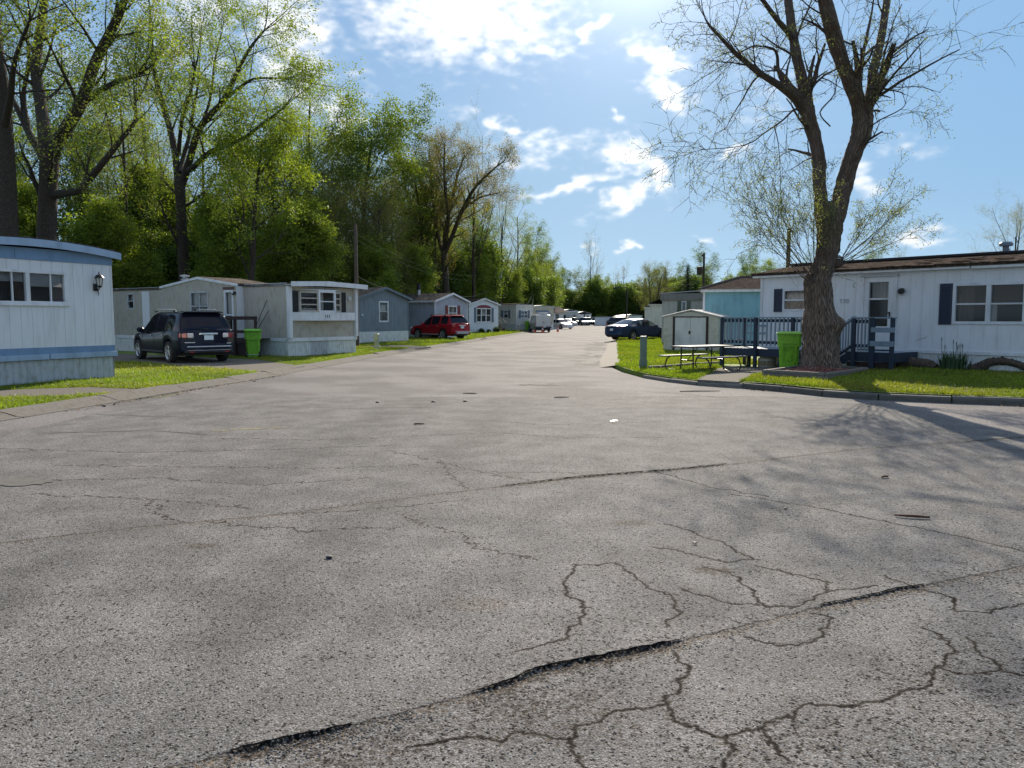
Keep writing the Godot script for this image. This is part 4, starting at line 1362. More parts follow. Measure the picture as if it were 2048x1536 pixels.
	var dw := window(h, tf, [S.call(3.27), 0.85, S.call(2.72), 2.72], mats["white_trim"], {"fw": 0.08, "rows": [0.47], "bar": 0.06, "curtain": [[0.1, 0.9, 0.5, 0.95]]})
	dw.name = "storm_door"
	strip(h, tf, [S.call(3.32), 2.75, S.call(2.62), 2.86], 0.0, 0.03, mats["brown_roof"], "door_header")
	var pl := MB.new()
	pl.box(tf * Vector3(S.call(2.56), 2.62, 0.06), Vector3(0.07, 0.1, 0.12), tf.basis, 0.02)
	pl.box(tf * Vector3(S.call(2.54), 2.56, 0.14), Vector3(0.1, 0.08, 0.1), tf.basis, 0.02)
	put("porch_lamp", pl, mats["black_metal"], h)
	# flue
	var fl := MB.new()
	fl.lathe([Vector2(0.09, 0.0), Vector2(0.09, 0.32), Vector2(0.17, 0.32), Vector2(0.17, 0.36), Vector2(0.1, 0.4), Vector2(0.1, 0.46), Vector2(0.2, 0.47), Vector2(0.2, 0.54), Vector2(0.0, 0.57)], 10, Transform3D(Basis.IDENTITY, Vector3(0.5, 2.95, -7.0)))
	put("flue", fl, mats["steel"], h)

func gable_home(called: String, label: String, x: float, z: float, dx: float, dz: float, w: float, d: float, base: float, sk: float, eave: float, peak: float, sm: Material, tm: Material, skm: Material, rm: Material, style: String, step: float, holes: Array, left := false) -> Node3D:
	var h := home_at(called, label, x, z, dx, dz)
	h.position.y = base
	var I := Transform3D.IDENTITY
	wall(h, I, w, sk, [[0, eave], [w * 0.5, peak], [w, eave]], holes, style, step, sm)
	plain_sides(h, w, d, sk, eave, [[0, eave], [w * 0.5, peak], [w, eave]], sm, true, true, style if style == "lap" else "grooved", step)
	skirt(h, Transform3D(Basis.IDENTITY, Vector3(0, 0, 0.005)), w, -base, sk, 0.3, skm, 0.012)
	skirt(h, left_frame(d), d, -base, sk, 0.3, skm, 0.012)
	skirt(h, right_frame(w), d, -base, sk, 0.3, skm, 0.012)
	var sl := (peak - eave) / (w * 0.5)
	var o := 0.22
	var prof := [[-o, eave - o * sl + 0.1], [w * 0.5, peak + 0.1], [w + o, eave - o * sl + 0.1]]
	roof(h, prof, 0.08, -d - 0.15, 0.18, rm)
	fascia(h, prof, 0.15, 0.182, 0.205, tm, -0.01)
	for e in [[-o - 0.005, -o + 0.015], [w + o - 0.015, w + o + 0.005]]:
		var b := MB.new()
		b.box(Vector3((e[0] + e[1]) * 0.5, eave - o * sl + 0.035, (-d + 0.02) * 0.5), Vector3(0.02, 0.12, d + 0.3))
		put("eave_trim", b, tm, h)
	for s in [0, 1]:
		strip(h, I, [-0.012 if s == 0 else w - 0.07, sk, 0.07 if s == 0 else w + 0.012, eave + (0.02 if s == 0 else 0.02)], -0.05, 0.022, tm, "corner_trim")
	return h

func home_gables():
	var I := Transform3D.IDENTITY
	# slate grey gable end
	var h := gable_home("mobile_home", "slate grey gabled mobile home with white skirting and one tall window", -9.12, 45.9, 0.479, 0.878, 4.94, 14.0, 0.02, 0.76, 2.78, 3.40, mats["slate_siding"], mats["slate_trim"], mats["white_skirt"], mats["shingle_light"], "grooved", 0.2, [[1.94, 1.35, 2.86, 2.61]])
	window(h, I, [1.94, 1.35, 2.86, 2.61], mats["white_trim"], {"rows": [0.5], "fw": 0.07, "curtain": [[0.1, 0.9, 0.52, 0.84], [0.08, 0.5, 0.06, 0.5, "curtain_dark"]]})
	strip(h, I, [0.25, 1.72, 0.38, 1.82], 0.0, 0.05, mats["white_trim"], "outlet_box")
	# light grey, red shutters
	h = gable_home("mobile_home", "light grey gabled mobile home with dark red window shutters", -5.8, 58.0, 0.482, 0.876, 4.6, 14.0, 0.08, 0.6, 2.78, 3.36, mats["gray_siding"], mats["white_trim"], mats["white_skirt"], mats["shingle_gray"], "lap", 0.13, [[1.8, 1.45, 3.06, 2.46]])
	window(h, I, [1.8, 1.45, 3.06, 2.46], mats["white_trim"], {"rows": [0.45], "fw": 0.08, "bar": 0.06, "curtain": [[0.08, 0.4, 0.45, 0.95], [0.55, 0.92, 0.45, 0.95]]})
	shutter(h, I, [1.4, 1.42, 1.76, 2.5], mats["red_shutter"])
	shutter(h, I, [3.1, 1.42, 3.46, 2.5], mats["red_shutter"])
	var fl := MB.new()
	fl.lathe([Vector2(0.15, 0.0), Vector2(0.15, 0.72)], 12, Transform3D(Basis.IDENTITY, Vector3(1.87, 3.05, -2.8)))
	var fp := put("flue", fl, mats["steel"], h)
	var fc := MB.new()
	fc.lathe([Vector2(0.152, 0.0), Vector2(0.152, 0.42), Vector2(0.2, 0.44), Vector2(0.2, 0.5), Vector2(0.0, 0.52)], 12, Transform3D(Basis.IDENTITY, Vector3(1.87, 3.72, -2.8)))
	put("flue_cap", fc, mats["black_metal"], fp)
	# white, grey shutters, arched head over a triple window
	h = gable_home("mobile_home", "white gabled mobile home with grey shutters and maroon arched window head", -4.3, 77.0, 0.67, 0.74, 4.27, 14.0, 0.18, 0.3, 2.76, 3.34, mats["white_siding"], mats["white_trim"], mats["white_skirt"], mats["shingle_brown"], "lap", 0.16, [[1.05, 1.0, 3.2, 2.42]])
	window(h, I, [1.05, 1.0, 3.2, 2.42], mats["white_trim"], {"cols": [0.34, 0.66], "rows": [0.5], "fw": 0.09, "bar": 0.07, "cbar": 0.12, "sill": true, "curtain": [[0.36, 0.64, 0.5, 0.95]]})
	shutter(h, I, [0.72, 0.98, 1.02, 2.48], mats["gray_shutter"])
	shutter(h, I, [3.24, 0.98, 3.56, 2.48], mats["gray_shutter"])
	var p := PackedVector2Array()
	for i in 11:
		var a := PI * i / 10.0
		p.append(Vector2(2.12 + 1.05 * cos(a), 2.45 + 0.3 * sin(a)))
	var b := MB.new()
	b.prism(p, 0.0, 0.05)
	put("window_head", b, mats["red_shutter"], h)

func flat_home(called: String, label: String, x: float, z: float, dx: float, dz: float, w: float, d: float, base: float, sk: float, eave: float, sm: Material, tm: Material, skm: Material, rm: Material, band := 0.15, holes := [], lholes := [], rise := 0.12) -> Node3D:
	var h := home_at(called, label, x, z, dx, dz)
	h.position.y = base
	wall(h, Transform3D.IDENTITY, w, sk, [[0, eave], [w, eave]], holes, "grooved", 0.3, sm)
	wall(h, left_frame(d), d, sk, [[0, eave], [d, eave]], lholes, "grooved", 0.3, sm)
	plain_sides(h, w, d, sk, eave, [[0, eave], [w, eave]], sm, false, true)
	skirt(h, Transform3D.IDENTITY, w, -base, sk, 0.3, skm, 0.012)
	skirt(h, left_frame(d), d, -base, sk, 0.3, skm, 0.012)
	var prof := [[-0.12, eave + band], [w * 0.5, eave + band + rise], [w + 0.12, eave + band]]
	roof(h, prof, 0.05, -d - 0.1, 0.12, rm)
	strip(h, Transform3D.IDENTITY, [-0.1, eave, w + 0.1, eave + band - 0.03], -0.05, 0.1, tm, "fascia")
	strip(h, left_frame(d), [0.0, eave, d - 0.06, eave + band - 0.03], -0.05, 0.098, tm, "eave_trim")
	return h

func homes_far():
	var I := Transform3D.IDENTITY
	var d := 13.0
	var lw := [[d - 1.71, 1.4, d - 1.09, 2.3]]
	var h := flat_home("mobile_home", "beige flat topped mobile home with grey shutters behind white van", 0.46, 88.0, 0.54, 0.84, 3.75, d, 0.2, 0.72, 2.82, mats["pale_siding"], mats["pale_siding"], mats["gray_skirt"], mats["shingle_gray"], 0.16, [[1.07, 1.4, 2.5, 2.28]], lw)
	window(h, I, [1.07, 1.4, 2.5, 2.28], mats["white_trim"], {"cols": [0.5], "rows": [0.5], "fw": 0.08, "bar": 0.08})
	shutter(h, I, [0.53, 1.38, 1.05, 2.3], mats["gray_shutter"])
	shutter(h, I, [2.52, 1.38, 2.95, 2.3], mats["gray_shutter"])
	var lf := left_frame(d)
	window(h, lf, lw[0], mats["white_trim"], {"rows": [0.5], "fw": 0.07, "bar": 0.07, "curtain": [[0.1, 0.9, 0.5, 0.95]]})
	shutter(h, lf, [d - 2.06, 1.38, d - 1.73, 2.3], mats["gray_shutter"])
	shutter(h, lf, [d - 1.07, 1.38, d - 0.75, 2.3], mats["gray_shutter"])
	# cream home with a grey window awning
	h = flat_home("mobile_home", "cream mobile home with grey window awning behind the van roof rack", 2.7, 103.0, 0.8, 0.6, 3.7, 12.0, 0.2, 0.7, 2.8, mats["cream_siding"], mats["pale_siding"], mats["white_skirt"], mats["metal_roof"], 0.2, [[0.7, 1.3, 2.6, 2.3]])
	window(h, I, [0.7, 1.3, 2.6, 2.3], mats["white_trim"], {"cols": [0.5], "rows": [0.5], "fw": 0.08})
	var aw := MB.new()
	aw.quad(Vector3(0.4, 1.75, 0.75), Vector3(2.9, 1.75, 0.75), Vector3(2.7, 2.45, 0.02), Vector3(0.6, 2.45, 0.02))
	aw.quad(Vector3(0.6, 2.44, 0.02), Vector3(2.7, 2.44, 0.02), Vector3(2.9, 1.74, 0.75), Vector3(0.4, 1.74, 0.75))
	put("awning", aw, mats["gray_shutter"], h)
	# brown roofed home with a porch
	h = flat_home("mobile_home", "white mobile home with dark brown mansard roof and porch beyond the van", 5.6, 118.0, 0.75, 0.66, 3.2, 12.0, 0.1, 0.5, 2.5, mats["white_siding"], mats["brown_roof"], mats["white_skirt"], mats["brown_roof"], 0.1, [[1.4, 1.2, 2.3, 2.2]])
	window(h, I, [1.4, 1.2, 2.3, 2.2], mats["white_trim"], {"rows": [0.5], "fw": 0.08})
	var mr := MB.new()
	var a := [Vector3(-1.6, 2.35, 0.7), Vector3(3.6, 2.35, 0.7), Vector3(3.0, 3.25, -0.6), Vector3(-1.0, 3.25, -0.6)]
	var z := Vector3(0, 0, -11)
	mr.quad(a[0], a[1], a[2], a[3])
	mr.quad(a[1], a[1] + z, a[2] + z, a[2])
	mr.quad(a[0] + z, a[0], a[3], a[3] + z)
	mr.quad(a[3], a[2], a[2] + z, a[3] + z)
	mr.quad(a[1], a[0], a[0] + z, a[1] + z)
	put("mansard_roof", mr, mats["brown_roof"], h)
	for x in [-1.4, -0.4]:
		strip(h, I, [x - 0.06, -0.1, x + 0.06, 2.35], 0.5, 0.62, mats["brown_wood"], "porch_post")
	# two white roofed homes at the far end of the street
	h = flat_home("mobile_home", "pale mobile home with white roof at the end of street, nearer parked cars", 10.8, 172.0, 0.96, 0.28, 4.2, 14.0, 0.2, 0.6, 2.7, mats["pale_siding"], mats["white_trim"], mats["white_skirt"], mats["white_trim"], 0.3, [[0.5, 1.3, 1.4, 2.2], [2.9, 1.3, 3.7, 2.2]], [], 0.35)
	for r in [[0.5, 1.3, 1.4, 2.2], [2.9, 1.3, 3.7, 2.2]]: window(h, I, r, mats["white_trim"], {"fw": 0.08})
	h = flat_home("mobile_home", "low white mobile home with gleaming metal roof and carport at street end", 14.6, 176.0, 0.98, 0.2, 3.6, 12.0, 0.2, 0.5, 2.3, mats["white_siding"], mats["brown_wood"], mats["white_skirt"], mats["white_trim"], 0.12, [[2.4, 1.2, 3.2, 2.0]], [], 0.5)
	window(h, I, [2.4, 1.2, 3.2, 2.0], mats["white_trim"], {"fw": 0.08})
	strip(h, I, [1.9, -0.1, 2.1, 2.3], 0.0, 0.2, mats["brown_wood"], "carport_post")
	h = flat_home("mobile_home", "low white roofed mobile home beyond the street lamp pole", 21.6, 152.0, 1.0, 0.0, 4.0, 10.0, 0.0, 0.3, 1.95, mats["white_siding"], mats["white_trim"], mats["white_skirt"], mats["white_trim"], 0.15, [], [], 0.2)
	h = flat_home("mobile_home", "white trailer home beyond the dark parked vehicle by lamp pole", 17.2, 160.0, 1.0, -0.1, 4.4, 8.0, 0.0, 0.3, 1.75, mats["white_siding"], mats["white_trim"], mats["white_skirt"], mats["metal_roof"], 0.1, [], [], 0.1)

# the white home on the right with its storm door, navy shutters and shingled roof
func home_white():
	var w := 12.2; var d := 4.4
	var h := home_at("mobile_home", "long white panelled mobile home with navy shutters and brown shingled roof behind leaning trunk", 7.9, 24.5, 0.635, -0.772)
	var I := Transform3D.IDENTITY
	var ws: Material = mats["white_siding"]
	var r1 := [0.76, 1.83, 1.62, 2.47]; var r2 := [5.66, 1.46, 6.48, 2.48]; var r3 := [6.48, 1.46, 7.3, 2.48]
	var dr := [3.3, 0.72, 4.12, 2.74]
	wall(h, I, w, 0.74, [[0, 2.92], [w, 2.92]], [r1, [r2[0], 1.46, r3[2], 2.48], dr], "panels", 0.305, ws)
	wall(h, left_frame(d), d, 0.74, [[0, 2.92], [d * 0.5, 3.22], [d, 2.92]], [], "grooved", 0.3, ws)
	wall(h, right_frame(w), d, 0.74, [[0, 2.92], [d * 0.5, 3.22], [d, 2.92]], [], "grooved", 0.3, ws)
	wall(h, back_frame(w, d), w, 0.74, [[0, 2.92], [w, 2.92]], [], "grooved", 0.3, ws)
	var fb := MB.new()
	fb.quad(Vector3(0, 0.74, 0), Vector3(w, 0.74, 0), Vector3(w, 0.74, -d), Vector3(0, 0.74, -d))
	put("floor", fb, mats["dark_room"], h)
	skirt(h, Transform3D(Basis.IDENTITY, Vector3(0, 0, -0.01)), w, 0.0, 0.68, 0.1, mats["white_skirt"], 0.012)
	skirt(h, left_frame(d), d, 0.0, 0.68, 0.1, mats["white_skirt"], 0.012)
	strip(h, I, [-0.02, 0.66, 3.2, 0.75], -0.02, 0.035, mats["white_trim"], "trim_board")
	strip(h, I, [4.2, 0.66, w, 0.75], -0.02, 0.035, mats["white_trim"], "trim_board")
	strip(h, I, [-0.03, 0.75, 0.06, 2.92], -0.04, 0.03, mats["white_trim"], "corner_trim")
	# gutter board, sagging a little at its joint
	strip(h, I, [-0.25, 2.86, 6.05, 2.98], 0.03, 0.14, mats["white_trim"], "gutter")
	strip(h, I, [6.08, 2.85, w + 0.2, 2.975], 0.03, 0.142, mats["white_trim"], "gutter")
	# roof along the length: slope towards the street, dark ridge
	var side := Transform3D(Basis(Vector3(0, 0, -1), Vector3.UP, Vector3(1, 0, 0)), Vector3(0, 0, 0))
	roof(h, [[-0.16, 2.99], [d * 0.5, 3.34], [d + 0.16, 2.99]], 0.07, -0.28, w + 0.25, mats["shingle_brown"], side)
	var rb := MB.new()
	for i in 60:
		var x := -0.28 + i * (w + 0.5) / 60.0
		rb.box(Vector3(x + 0.1, 3.0 + rr(-0.008, 0.012), 0.11 + rr(-0.01, 0.03)), Vector3(rr(0.2, 0.26), 0.018, 0.14), Basis.from_euler(Vector3(rr(0.0, 0.25), 0, rr(-0.05, 0.05))))
	put("shingle_edge", rb, mats["shingle_brown"], h, "stuff")
	var rc := MB.new()
	rc.box(Vector3(w * 0.5, 3.375, -d * 0.5), Vector3(w + 0.6, 0.08, 0.3), Basis.IDENTITY, 0.02)
	put("ridge_cap", rc, mats["roof_membrane"], h)
	for k in 7:
		var b := MB.new()
		var x := rr(2.0, 8.0)
		var z := rr(-1.2, -0.2)
		b.box(Vector3(x, 3.02 - (z - 0.16) * 0.159, z), Vector3(rr(0.25, 0.6), 0.02, rr(0.15, 0.3)), Basis.from_euler(Vector3(0.16, rr(-0.2, 0.2), rr(-0.05, 0.05))))
		put("loose_shingle", b, mats["shingle_brown"], h)
	# windows
	window(h, I, r1, mats["white_trim"], {"rows": [0.5], "fw": 0.045, "bar": 0.05, "curtain": [[0.05, 0.95, 0.5, 0.95], [0.05, 0.95, 0.06, 0.5, "curtain_dark"]]})
	window(h, I, r2, mats["white_trim"], {"rows": [0.49], "fw": 0.055, "bar": 0.04, "proud": 0.035, "curtain": [[0.08, 0.55, 0.05, 0.95, "curtain_dark"]]})
	window(h, I, r3, mats["white_trim"], {"rows": [0.49], "fw": 0.055, "bar": 0.04, "proud": 0.037, "curtain": [[0.0, 0.2, 0.05, 0.5, "curtain"]]})
	shutter(h, I, [0.46, 1.79, 0.74, 2.5], mats["navy_shutter"])
	shutter(h, I, [5.32, 1.43, 5.63, 2.5], mats["navy_shutter"])
	shutter(h, I, [7.34, 1.43, 7.66, 2.5], mats["navy_shutter"])
	# storm door and its surround
	strip(h, I, [3.22, 0.72, 3.3, 2.80], 0.0, 0.04, mats["white_trim"], "door_casing")
	strip(h, I, [4.12, 0.72, 4.22, 2.80], 0.0, 0.04, mats["white_trim"], "door_casing")
	strip(h, I, [3.2, 2.745, 4.24, 2.80], 0.0, 0.07, mats["gray_skirt"], "door_header")
	var door := window(h, I, [3.31, 0.74, 4.11, 2.73], mats["white_trim"], {"fw": 0.13, "rows": [0.70], "bar": 0.05, "curtain": [[0.17, 0.83, 0.70, 0.94]]})
	door.name = "storm_door"
	var kp := MB.new()
	kp.box(Vector3(3.71, 1.06, 0.0), Vector3(0.56, 0.62, 0.03), Basis.IDENTITY, 0.01)
	put("kick_panel", kp, mats["white_trim"], door)
	var hd := MB.new()
	hd.box(Vector3(4.04, 1.70, 0.045), Vector3(0.035, 0.15, 0.03), Basis.IDENTITY, 0.008)
	hd.box(Vector3(4.03, 1.74, 0.06), Vector3(0.06, 0.04, 0.03), Basis.IDENTITY, 0.008)
	put("door_handle", hd, mats["black_metal"], door)
	var num := "110"
	digits(h, I, num, Vector3(2.72, 2.09, 0.02), 0.13, mats["gray_skirt"])
	var pl := MB.new()
	var lt := Transform3D(Basis.from_euler(Vector3(0.5, 0, 0)), Vector3(4.36, 2.33, 0.10))
	pl.lathe([Vector2(0.085, -0.04), Vector2(0.09, 0.0), Vector2(0.07, 0.06), Vector2(0.0, 0.09)], 12, lt)
	pl.box(Vector3(4.36, 2.36, 0.02), Vector3(0.09, 0.09, 0.05), Basis.IDENTITY, 0.01)
	var pn := put("porch_lamp", pl, mats["black_metal"], h)
	var gl := MB.new()
	gl.lathe([Vector2(0.0, -0.12), Vector2(0.05, -0.11), Vector2(0.075, -0.04), Vector2(0.075, 0.0)], 12, lt)
	put("lamp_glass", gl, mats["lamp_glass"], pn)
	# vent with mushroom cap and a bent mast
	var vp := MB.new()
	vp.lathe([Vector2(0.08, 0.0), Vector2(0.08, 0.32), Vector2(0.17, 0.33), Vector2(0.17, 0.40), Vector2(0.13, 0.44), Vector2(0.0, 0.45)], 14, Transform3D(Basis.IDENTITY, Vector3(5.95, 3.26, -2.6)))
	put("vent_pipe", vp, mats["gray_shutter"], h)
	var ms := MB.new()
	ms.tube([Vector3(6.4, 3.2, -3.0), Vector3(6.4, 3.98, -3.0), Vector3(6.55, 4.0, -3.0)], [0.018, 0.018, 0.012], 6)
	put("mast", ms, mats["black_metal"], h)
	var sc := MB.new()
	sc.tube([Vector3(4.75, 0.98, 0.012), Vector3(4.86, 1.04, 0.012), Vector3(5.0, 1.08, 0.012), Vector3(5.06, 1.14, 0.012)], [0.004, 0.009, 0.007, 0.003], 4)
	put("scratch", sc, mats["gray_skirt"], h)
	# outlet low on the wall
	strip(h, I, [4.45, 0.80, 4.52, 0.86], 0.0, 0.03, mats["white_trim"], "outlet_box")

func homes_right():
	var I := Transform3D.IDENTITY
	# aqua, hipped roof
	var h := home_at("mobile_home", "aqua lap sided home with brown hipped roof behind the white home", 9.4, 38.0, 0.955, -0.297)
	var w := 12.0; var d := 6.0
	wall(h, I, w, 0.3, [[0, 2.86], [w, 2.86]], [], "lap", 0.16, mats["aqua_siding"])
	wall(h, left_frame(d), d, 0.3, [[0, 2.86], [d, 2.86]], [], "lap", 0.16, mats["aqua_siding"])
	plain_sides(h, w, d, 0.3, 2.86, [[0, 2.86], [w, 2.86]], mats["aqua_siding"], false, true, "lap", 0.16)
	strip(h, I, [-0.1, 2.86, w + 0.1, 3.0], -0.02, 0.16, mats["white_trim"], "fascia")
	strip(h, left_frame(d), [0, 2.861, d - 0.02, 3.001], -0.02, 0.16, mats["white_trim"], "fascia")
	strip(h, I, [-0.02, 0.3, 0.08, 2.86], -0.04, 0.03, mats["white_trim"], "corner_trim")
	var r := MB.new()
	var e := 0.2
	var A := Vector3(-e, 3.0, e); var B := Vector3(w + e, 3.0, e); var C := Vector3(w + e, 3.0, -d - e); var D := Vector3(-e, 3.0, -d - e)
	var P := Vector3(1.7, 3.72, -d * 0.5); var Q := Vector3(w - 1.0, 3.72, -d * 0.5)
	r.quad(A, B, Q, P); r.quad(C, D, P, Q); r.tri(D, A, P); r.tri(B, C, Q); r.quad(D, C, B, A)
	put("roof", r, mats["shingle_brown"], h)
	for pr in [[A, P], [P, Q]]:
		var b := MB.new()
		b.tube([pr[0] + Vector3(0, 0.02, 0), pr[1] + Vector3(0, 0.02, 0)], [0.06, 0.06], 5)
		put("hip_cap", b, mats["shingle_light"], h)
	# taupe with a deep band and green shutters
	h = flat_home("mobile_home", "taupe mobile home with brown roof band and green shutters behind the shed", 8.55, 44.0, 0.97, -0.24, 3.8, 12.0, 0.0, 0.5, 2.60, mats["taupe_siding"], mats["taupe_band"], mats["taupe_siding"], mats["metal_roof"], 0.42, [[1.08, 1.75, 1.34, 2.54]], [], 0.12)
	window(h, I, [1.08, 1.75, 1.34, 2.54], mats["white_trim"], {"fw": 0.05, "curtain": [[0.25, 0.95, 0.05, 0.95]]})
	shutter(h, I, [0.84, 1.7, 1.07, 2.56], mats["green_shutter"])
	shutter(h, I, [1.35, 1.7, 1.58, 2.56], mats["green_shutter"])
	# cream with brown gable roof running back
	h = flat_home("mobile_home", "cream mobile home with worn brown roof left of the taupe one", 11.05, 62.0, 0.965, -0.26, 4.0, 12.0, 0.0, 0.4, 2.62, mats["pale_siding"], mats["pale_siding"], mats["pale_siding"], mats["shingle_brown"], 0.12, [], [], 1.0)
	h = flat_home("mobile_home", "pale mobile home farthest along right side behind small green shrub", 13.75, 80.0, 0.97, -0.24, 4.0, 12.0, 0.0, 0.4, 2.6, mats["pale_siding"], mats["white_trim"], mats["pale_siding"], mats["shingle_gray"], 0.15, [], [], 0.3)
	# sheet metal garden shed
	var sw := 2.42; var sd := 2.5
	h = thing("garden_shed", "cream sheet metal garden shed with double doors and ribbed roof", "shed", V(6.9, 0.1, 35.05), atan2(-0.425, 0.905))
	var cr := painted("shed_metal", Color(0.50, 0.485, 0.42), 0.45, 0.5, 0.3, "dirty")
	var cw := painted("shed_door", Color(0.58, 0.58, 0.56), 0.4)
	wall(h, I, sw, 0.0, [[0, 1.56], [sw * 0.5, 1.80], [sw, 1.56]], [], "grooved", 0.2, cr)
	plain_sides(h, sw, sd, 0.0, 1.56, [[0, 1.56], [sw * 0.5, 1.80], [sw, 1.56]], cr, true, true, "grooved", 0.2)
	roof(h, [[-0.09, 1.56], [sw * 0.5, 1.86], [sw + 0.09, 1.56]], 0.03, -sd - 0.05, 0.06, mats["metal_roof"])
	for i in 9:
		for s in [0, 1]:
			var b := MB.new()
			var zz := -sd + i * (sd + 0.06) / 8.2
			var p0 := Vector3(-0.09 if s == 0 else sw + 0.09, 1.57, zz); var p1 := Vector3(sw * 0.5, 1.87, zz)
			b.tube([p0, p1], [0.022, 0.022], 4)
			put("roof_rib", b, mats["metal_roof"], h)
	for k in 2:
		var dx := 0.52 + k * 0.69
		var dd: MeshInstance3D = strip(h, I, [dx, 0.03, dx + 0.68, 1.52], 0.012, 0.03, cw, "door")
		if k == 0:
			var hb := MB.new()
			hb.box(Vector3(dx + 0.66, 0.86, 0.045), Vector3(0.09, 0.14, 0.02), I.basis, 0.01)
			put("latch", hb, mats["black_metal"], dd)
	strip(h, I, [0.42, 0.0, 0.515, 1.56], 0.01, 0.04, mats["brown_wood"], "door_rail")
	strip(h, I, [1.905, 0.0, 2.0, 1.56], 0.01, 0.04, mats["brown_wood"], "door_rail")
	strip(h, I, [0.42, 1.53, 2.0, 1.575], 0.012, 0.045, mats["brown_wood"], "door_rail")

# ---------------------------------------------------------------- yard things
func piece(parent: Node, called: String, c: Vector3, size: Vector3, m: Material, b := Basis.IDENTITY, bev := 0.006) -> MeshInstance3D:
	var k := MB.new()
	k.box(c, size, b, bev)
	return put(called, k, m, parent)

func build_yard():
	var navy: Material = mats["deck_navy"]
	var slate: Material = mats["deck_slate"]
	var T := atan2(-0.772, 0.635)
	# deck along the left part of the white home's wall
	var dk := thing("wooden_deck", "navy painted wooden deck with slate balusters left of the leaning trunk", "deck", V(7.9, 0, 24.5), T)
	for i in 9:
		piece(dk, "deck_board", Vector3(0.86, 0.675, 0.11 + i * 0.148), Vector3(2.76, 0.03, 0.14), slate)
	piece(dk, "rim_board", Vector3(0.86, 0.57, 1.36), Vector3(2.80, 0.24, 0.04), navy)
	piece(dk, "rim_board", Vector3(-0.56, 0.57, 0.69), Vector3(0.04, 0.24, 1.3), navy)
	for s in [-0.43, 0.75, 1.96]:
		piece(dk, "post", Vector3(s, 0.87, 1.425), Vector3(0.095, 1.50, 0.09), navy)
	piece(dk, "post", Vector3(-0.49, 0.87, 0.1), Vector3(0.09, 1.5, 0.09), navy)
	for s in [0.2, 1.4]:
		piece(dk, "leg", Vector3(s, 0.28, 0.9), Vector3(0.09, 0.5, 0.09), navy)
	rail_run(dk, Vector3(-0.49, 0.69, 1.37), Vector3(2.25, 0.69, 1.37), 0.135)
	rail_run(dk, Vector3(-0.49, 0.69, 0.1), Vector3(-0.49, 0.69, 1.37), 0.135)
	for y in [1.12, 1.36]:
		piece(dk, "slat", Vector3(-0.1, y, 0.08), Vector3(0.72, 0.07, 0.025), slate)
	# landing and stairs at the storm door
	var ld := thing("door_landing", "navy wooden landing with short stairs at the white home's storm door", "landing", V(7.9, 0, 24.5), T)
	for i in 9:
		piece(ld, "deck_board", Vector3(4.17, 0.675, 0.11 + i * 0.148), Vector3(1.26, 0.03, 0.14), slate)
	piece(ld, "rim_board", Vector3(4.17, 0.57, 1.36), Vector3(1.32, 0.25, 0.04), navy)
	piece(ld, "rim_board", Vector3(4.82, 0.57, 0.69), Vector3(0.04, 0.25, 1.3), navy)
	piece(ld, "skirt_board", Vector3(4.17, 0.32, 1.32), Vector3(1.28, 0.22, 0.03), mats["brown_wood"])
	for s in [3.75, 4.25, 4.77]:
		piece(ld, "post", Vector3(s, 0.93, 1.425), Vector3(0.095 if s != 4.25 else 0.13, 1.38, 0.09), navy)
	piece(ld, "post", Vector3(3.28, 0.73, 1.41), Vector3(0.11, 1.16, 0.1), navy)
	piece(ld, "top_rail", Vector3(4.26, 1.605, 1.40), Vector3(1.16, 0.04, 0.14), slate)
	piece(ld, "rail", Vector3(3.99, 1.51, 1.372), Vector3(0.4, 0.09, 0.035), navy)
	piece(ld, "rail", Vector3(3.99, 0.86, 1.372), Vector3(0.4, 0.09, 0.035), navy)
	for i in 4:
		piece(ld, "baluster", Vector3(3.86 + i * 0.095, 1.17, 1.41), Vector3(0.038, 0.86, 0.038), slate, Basis.IDENTITY, 0.004)
	piece(ld, "rail_board", Vector3(4.55, 1.29, 1.49), Vector3(0.62, 0.13, 0.03), slate)
	piece(ld, "rail_board", Vector3(4.53, 0.93, 1.49), Vector3(0.62, 0.14, 0.03), slate)
	# sloping rail of the stairs
	var sl := Basis.from_euler(Vector3(0, 0, 0.62))
	piece(ld, "stair_rail", Vector3(3.52, 1.46, 1.40), Vector3(0.62, 0.05, 0.13), slate, sl)
	piece(ld, "stair_rail", Vector3(3.52, 0.74, 1.375), Vector3(0.56, 0.08, 0.035), navy, sl)
	for i in 5:
		var s := 3.37 + i * 0.075
		piece(ld, "baluster", Vector3(s, 1.03 + i * 0.053, 1.405), Vector3(0.036, 0.78, 0.036), slate, Basis.IDENTITY, 0.004)
	for i in 3:
		piece(ld, "tread", Vector3(3.40 - i * 0.26, 0.52 - i * 0.17, 0.75), Vector3(0.27, 0.04, 1.2), slate)
	piece(ld, "stringer", Vector3(3.25, 0.36, 1.33), Vector3(0.85, 0.2, 0.04), navy, Basis.from_euler(Vector3(0, 0, 0.58)))
	# half barrel under the deck
	var br := thing("half_barrel", "wooden half barrel standing under the navy deck", "barrel", V(7.62, 0.1, 22.95))
	for i in 16:
		var a := TAU * i / 16.0
		var k := MB.new()
		var r0 := 0.215; var r1 := 0.245
		k.box(Vector3(cos(a) * 0.235, 0.16, sin(a) * 0.235), Vector3(0.035, 0.32, 0.088), Basis.from_euler(Vector3(0, -a, 0)), 0.006)
		put("stave", k, painted("barrel_wood", Color(0.27, 0.21, 0.13), 0.8, 1.5, 0.5, "dirty"), br)
	for y in [0.07, 0.26]:
		var k := MB.new()
		k.lathe([Vector2(0.262, y - 0.018), Vector2(0.264, y + 0.018)], 24)
		put("hoop", k, mats["steel"], br)
	picnic_table()
	planter()
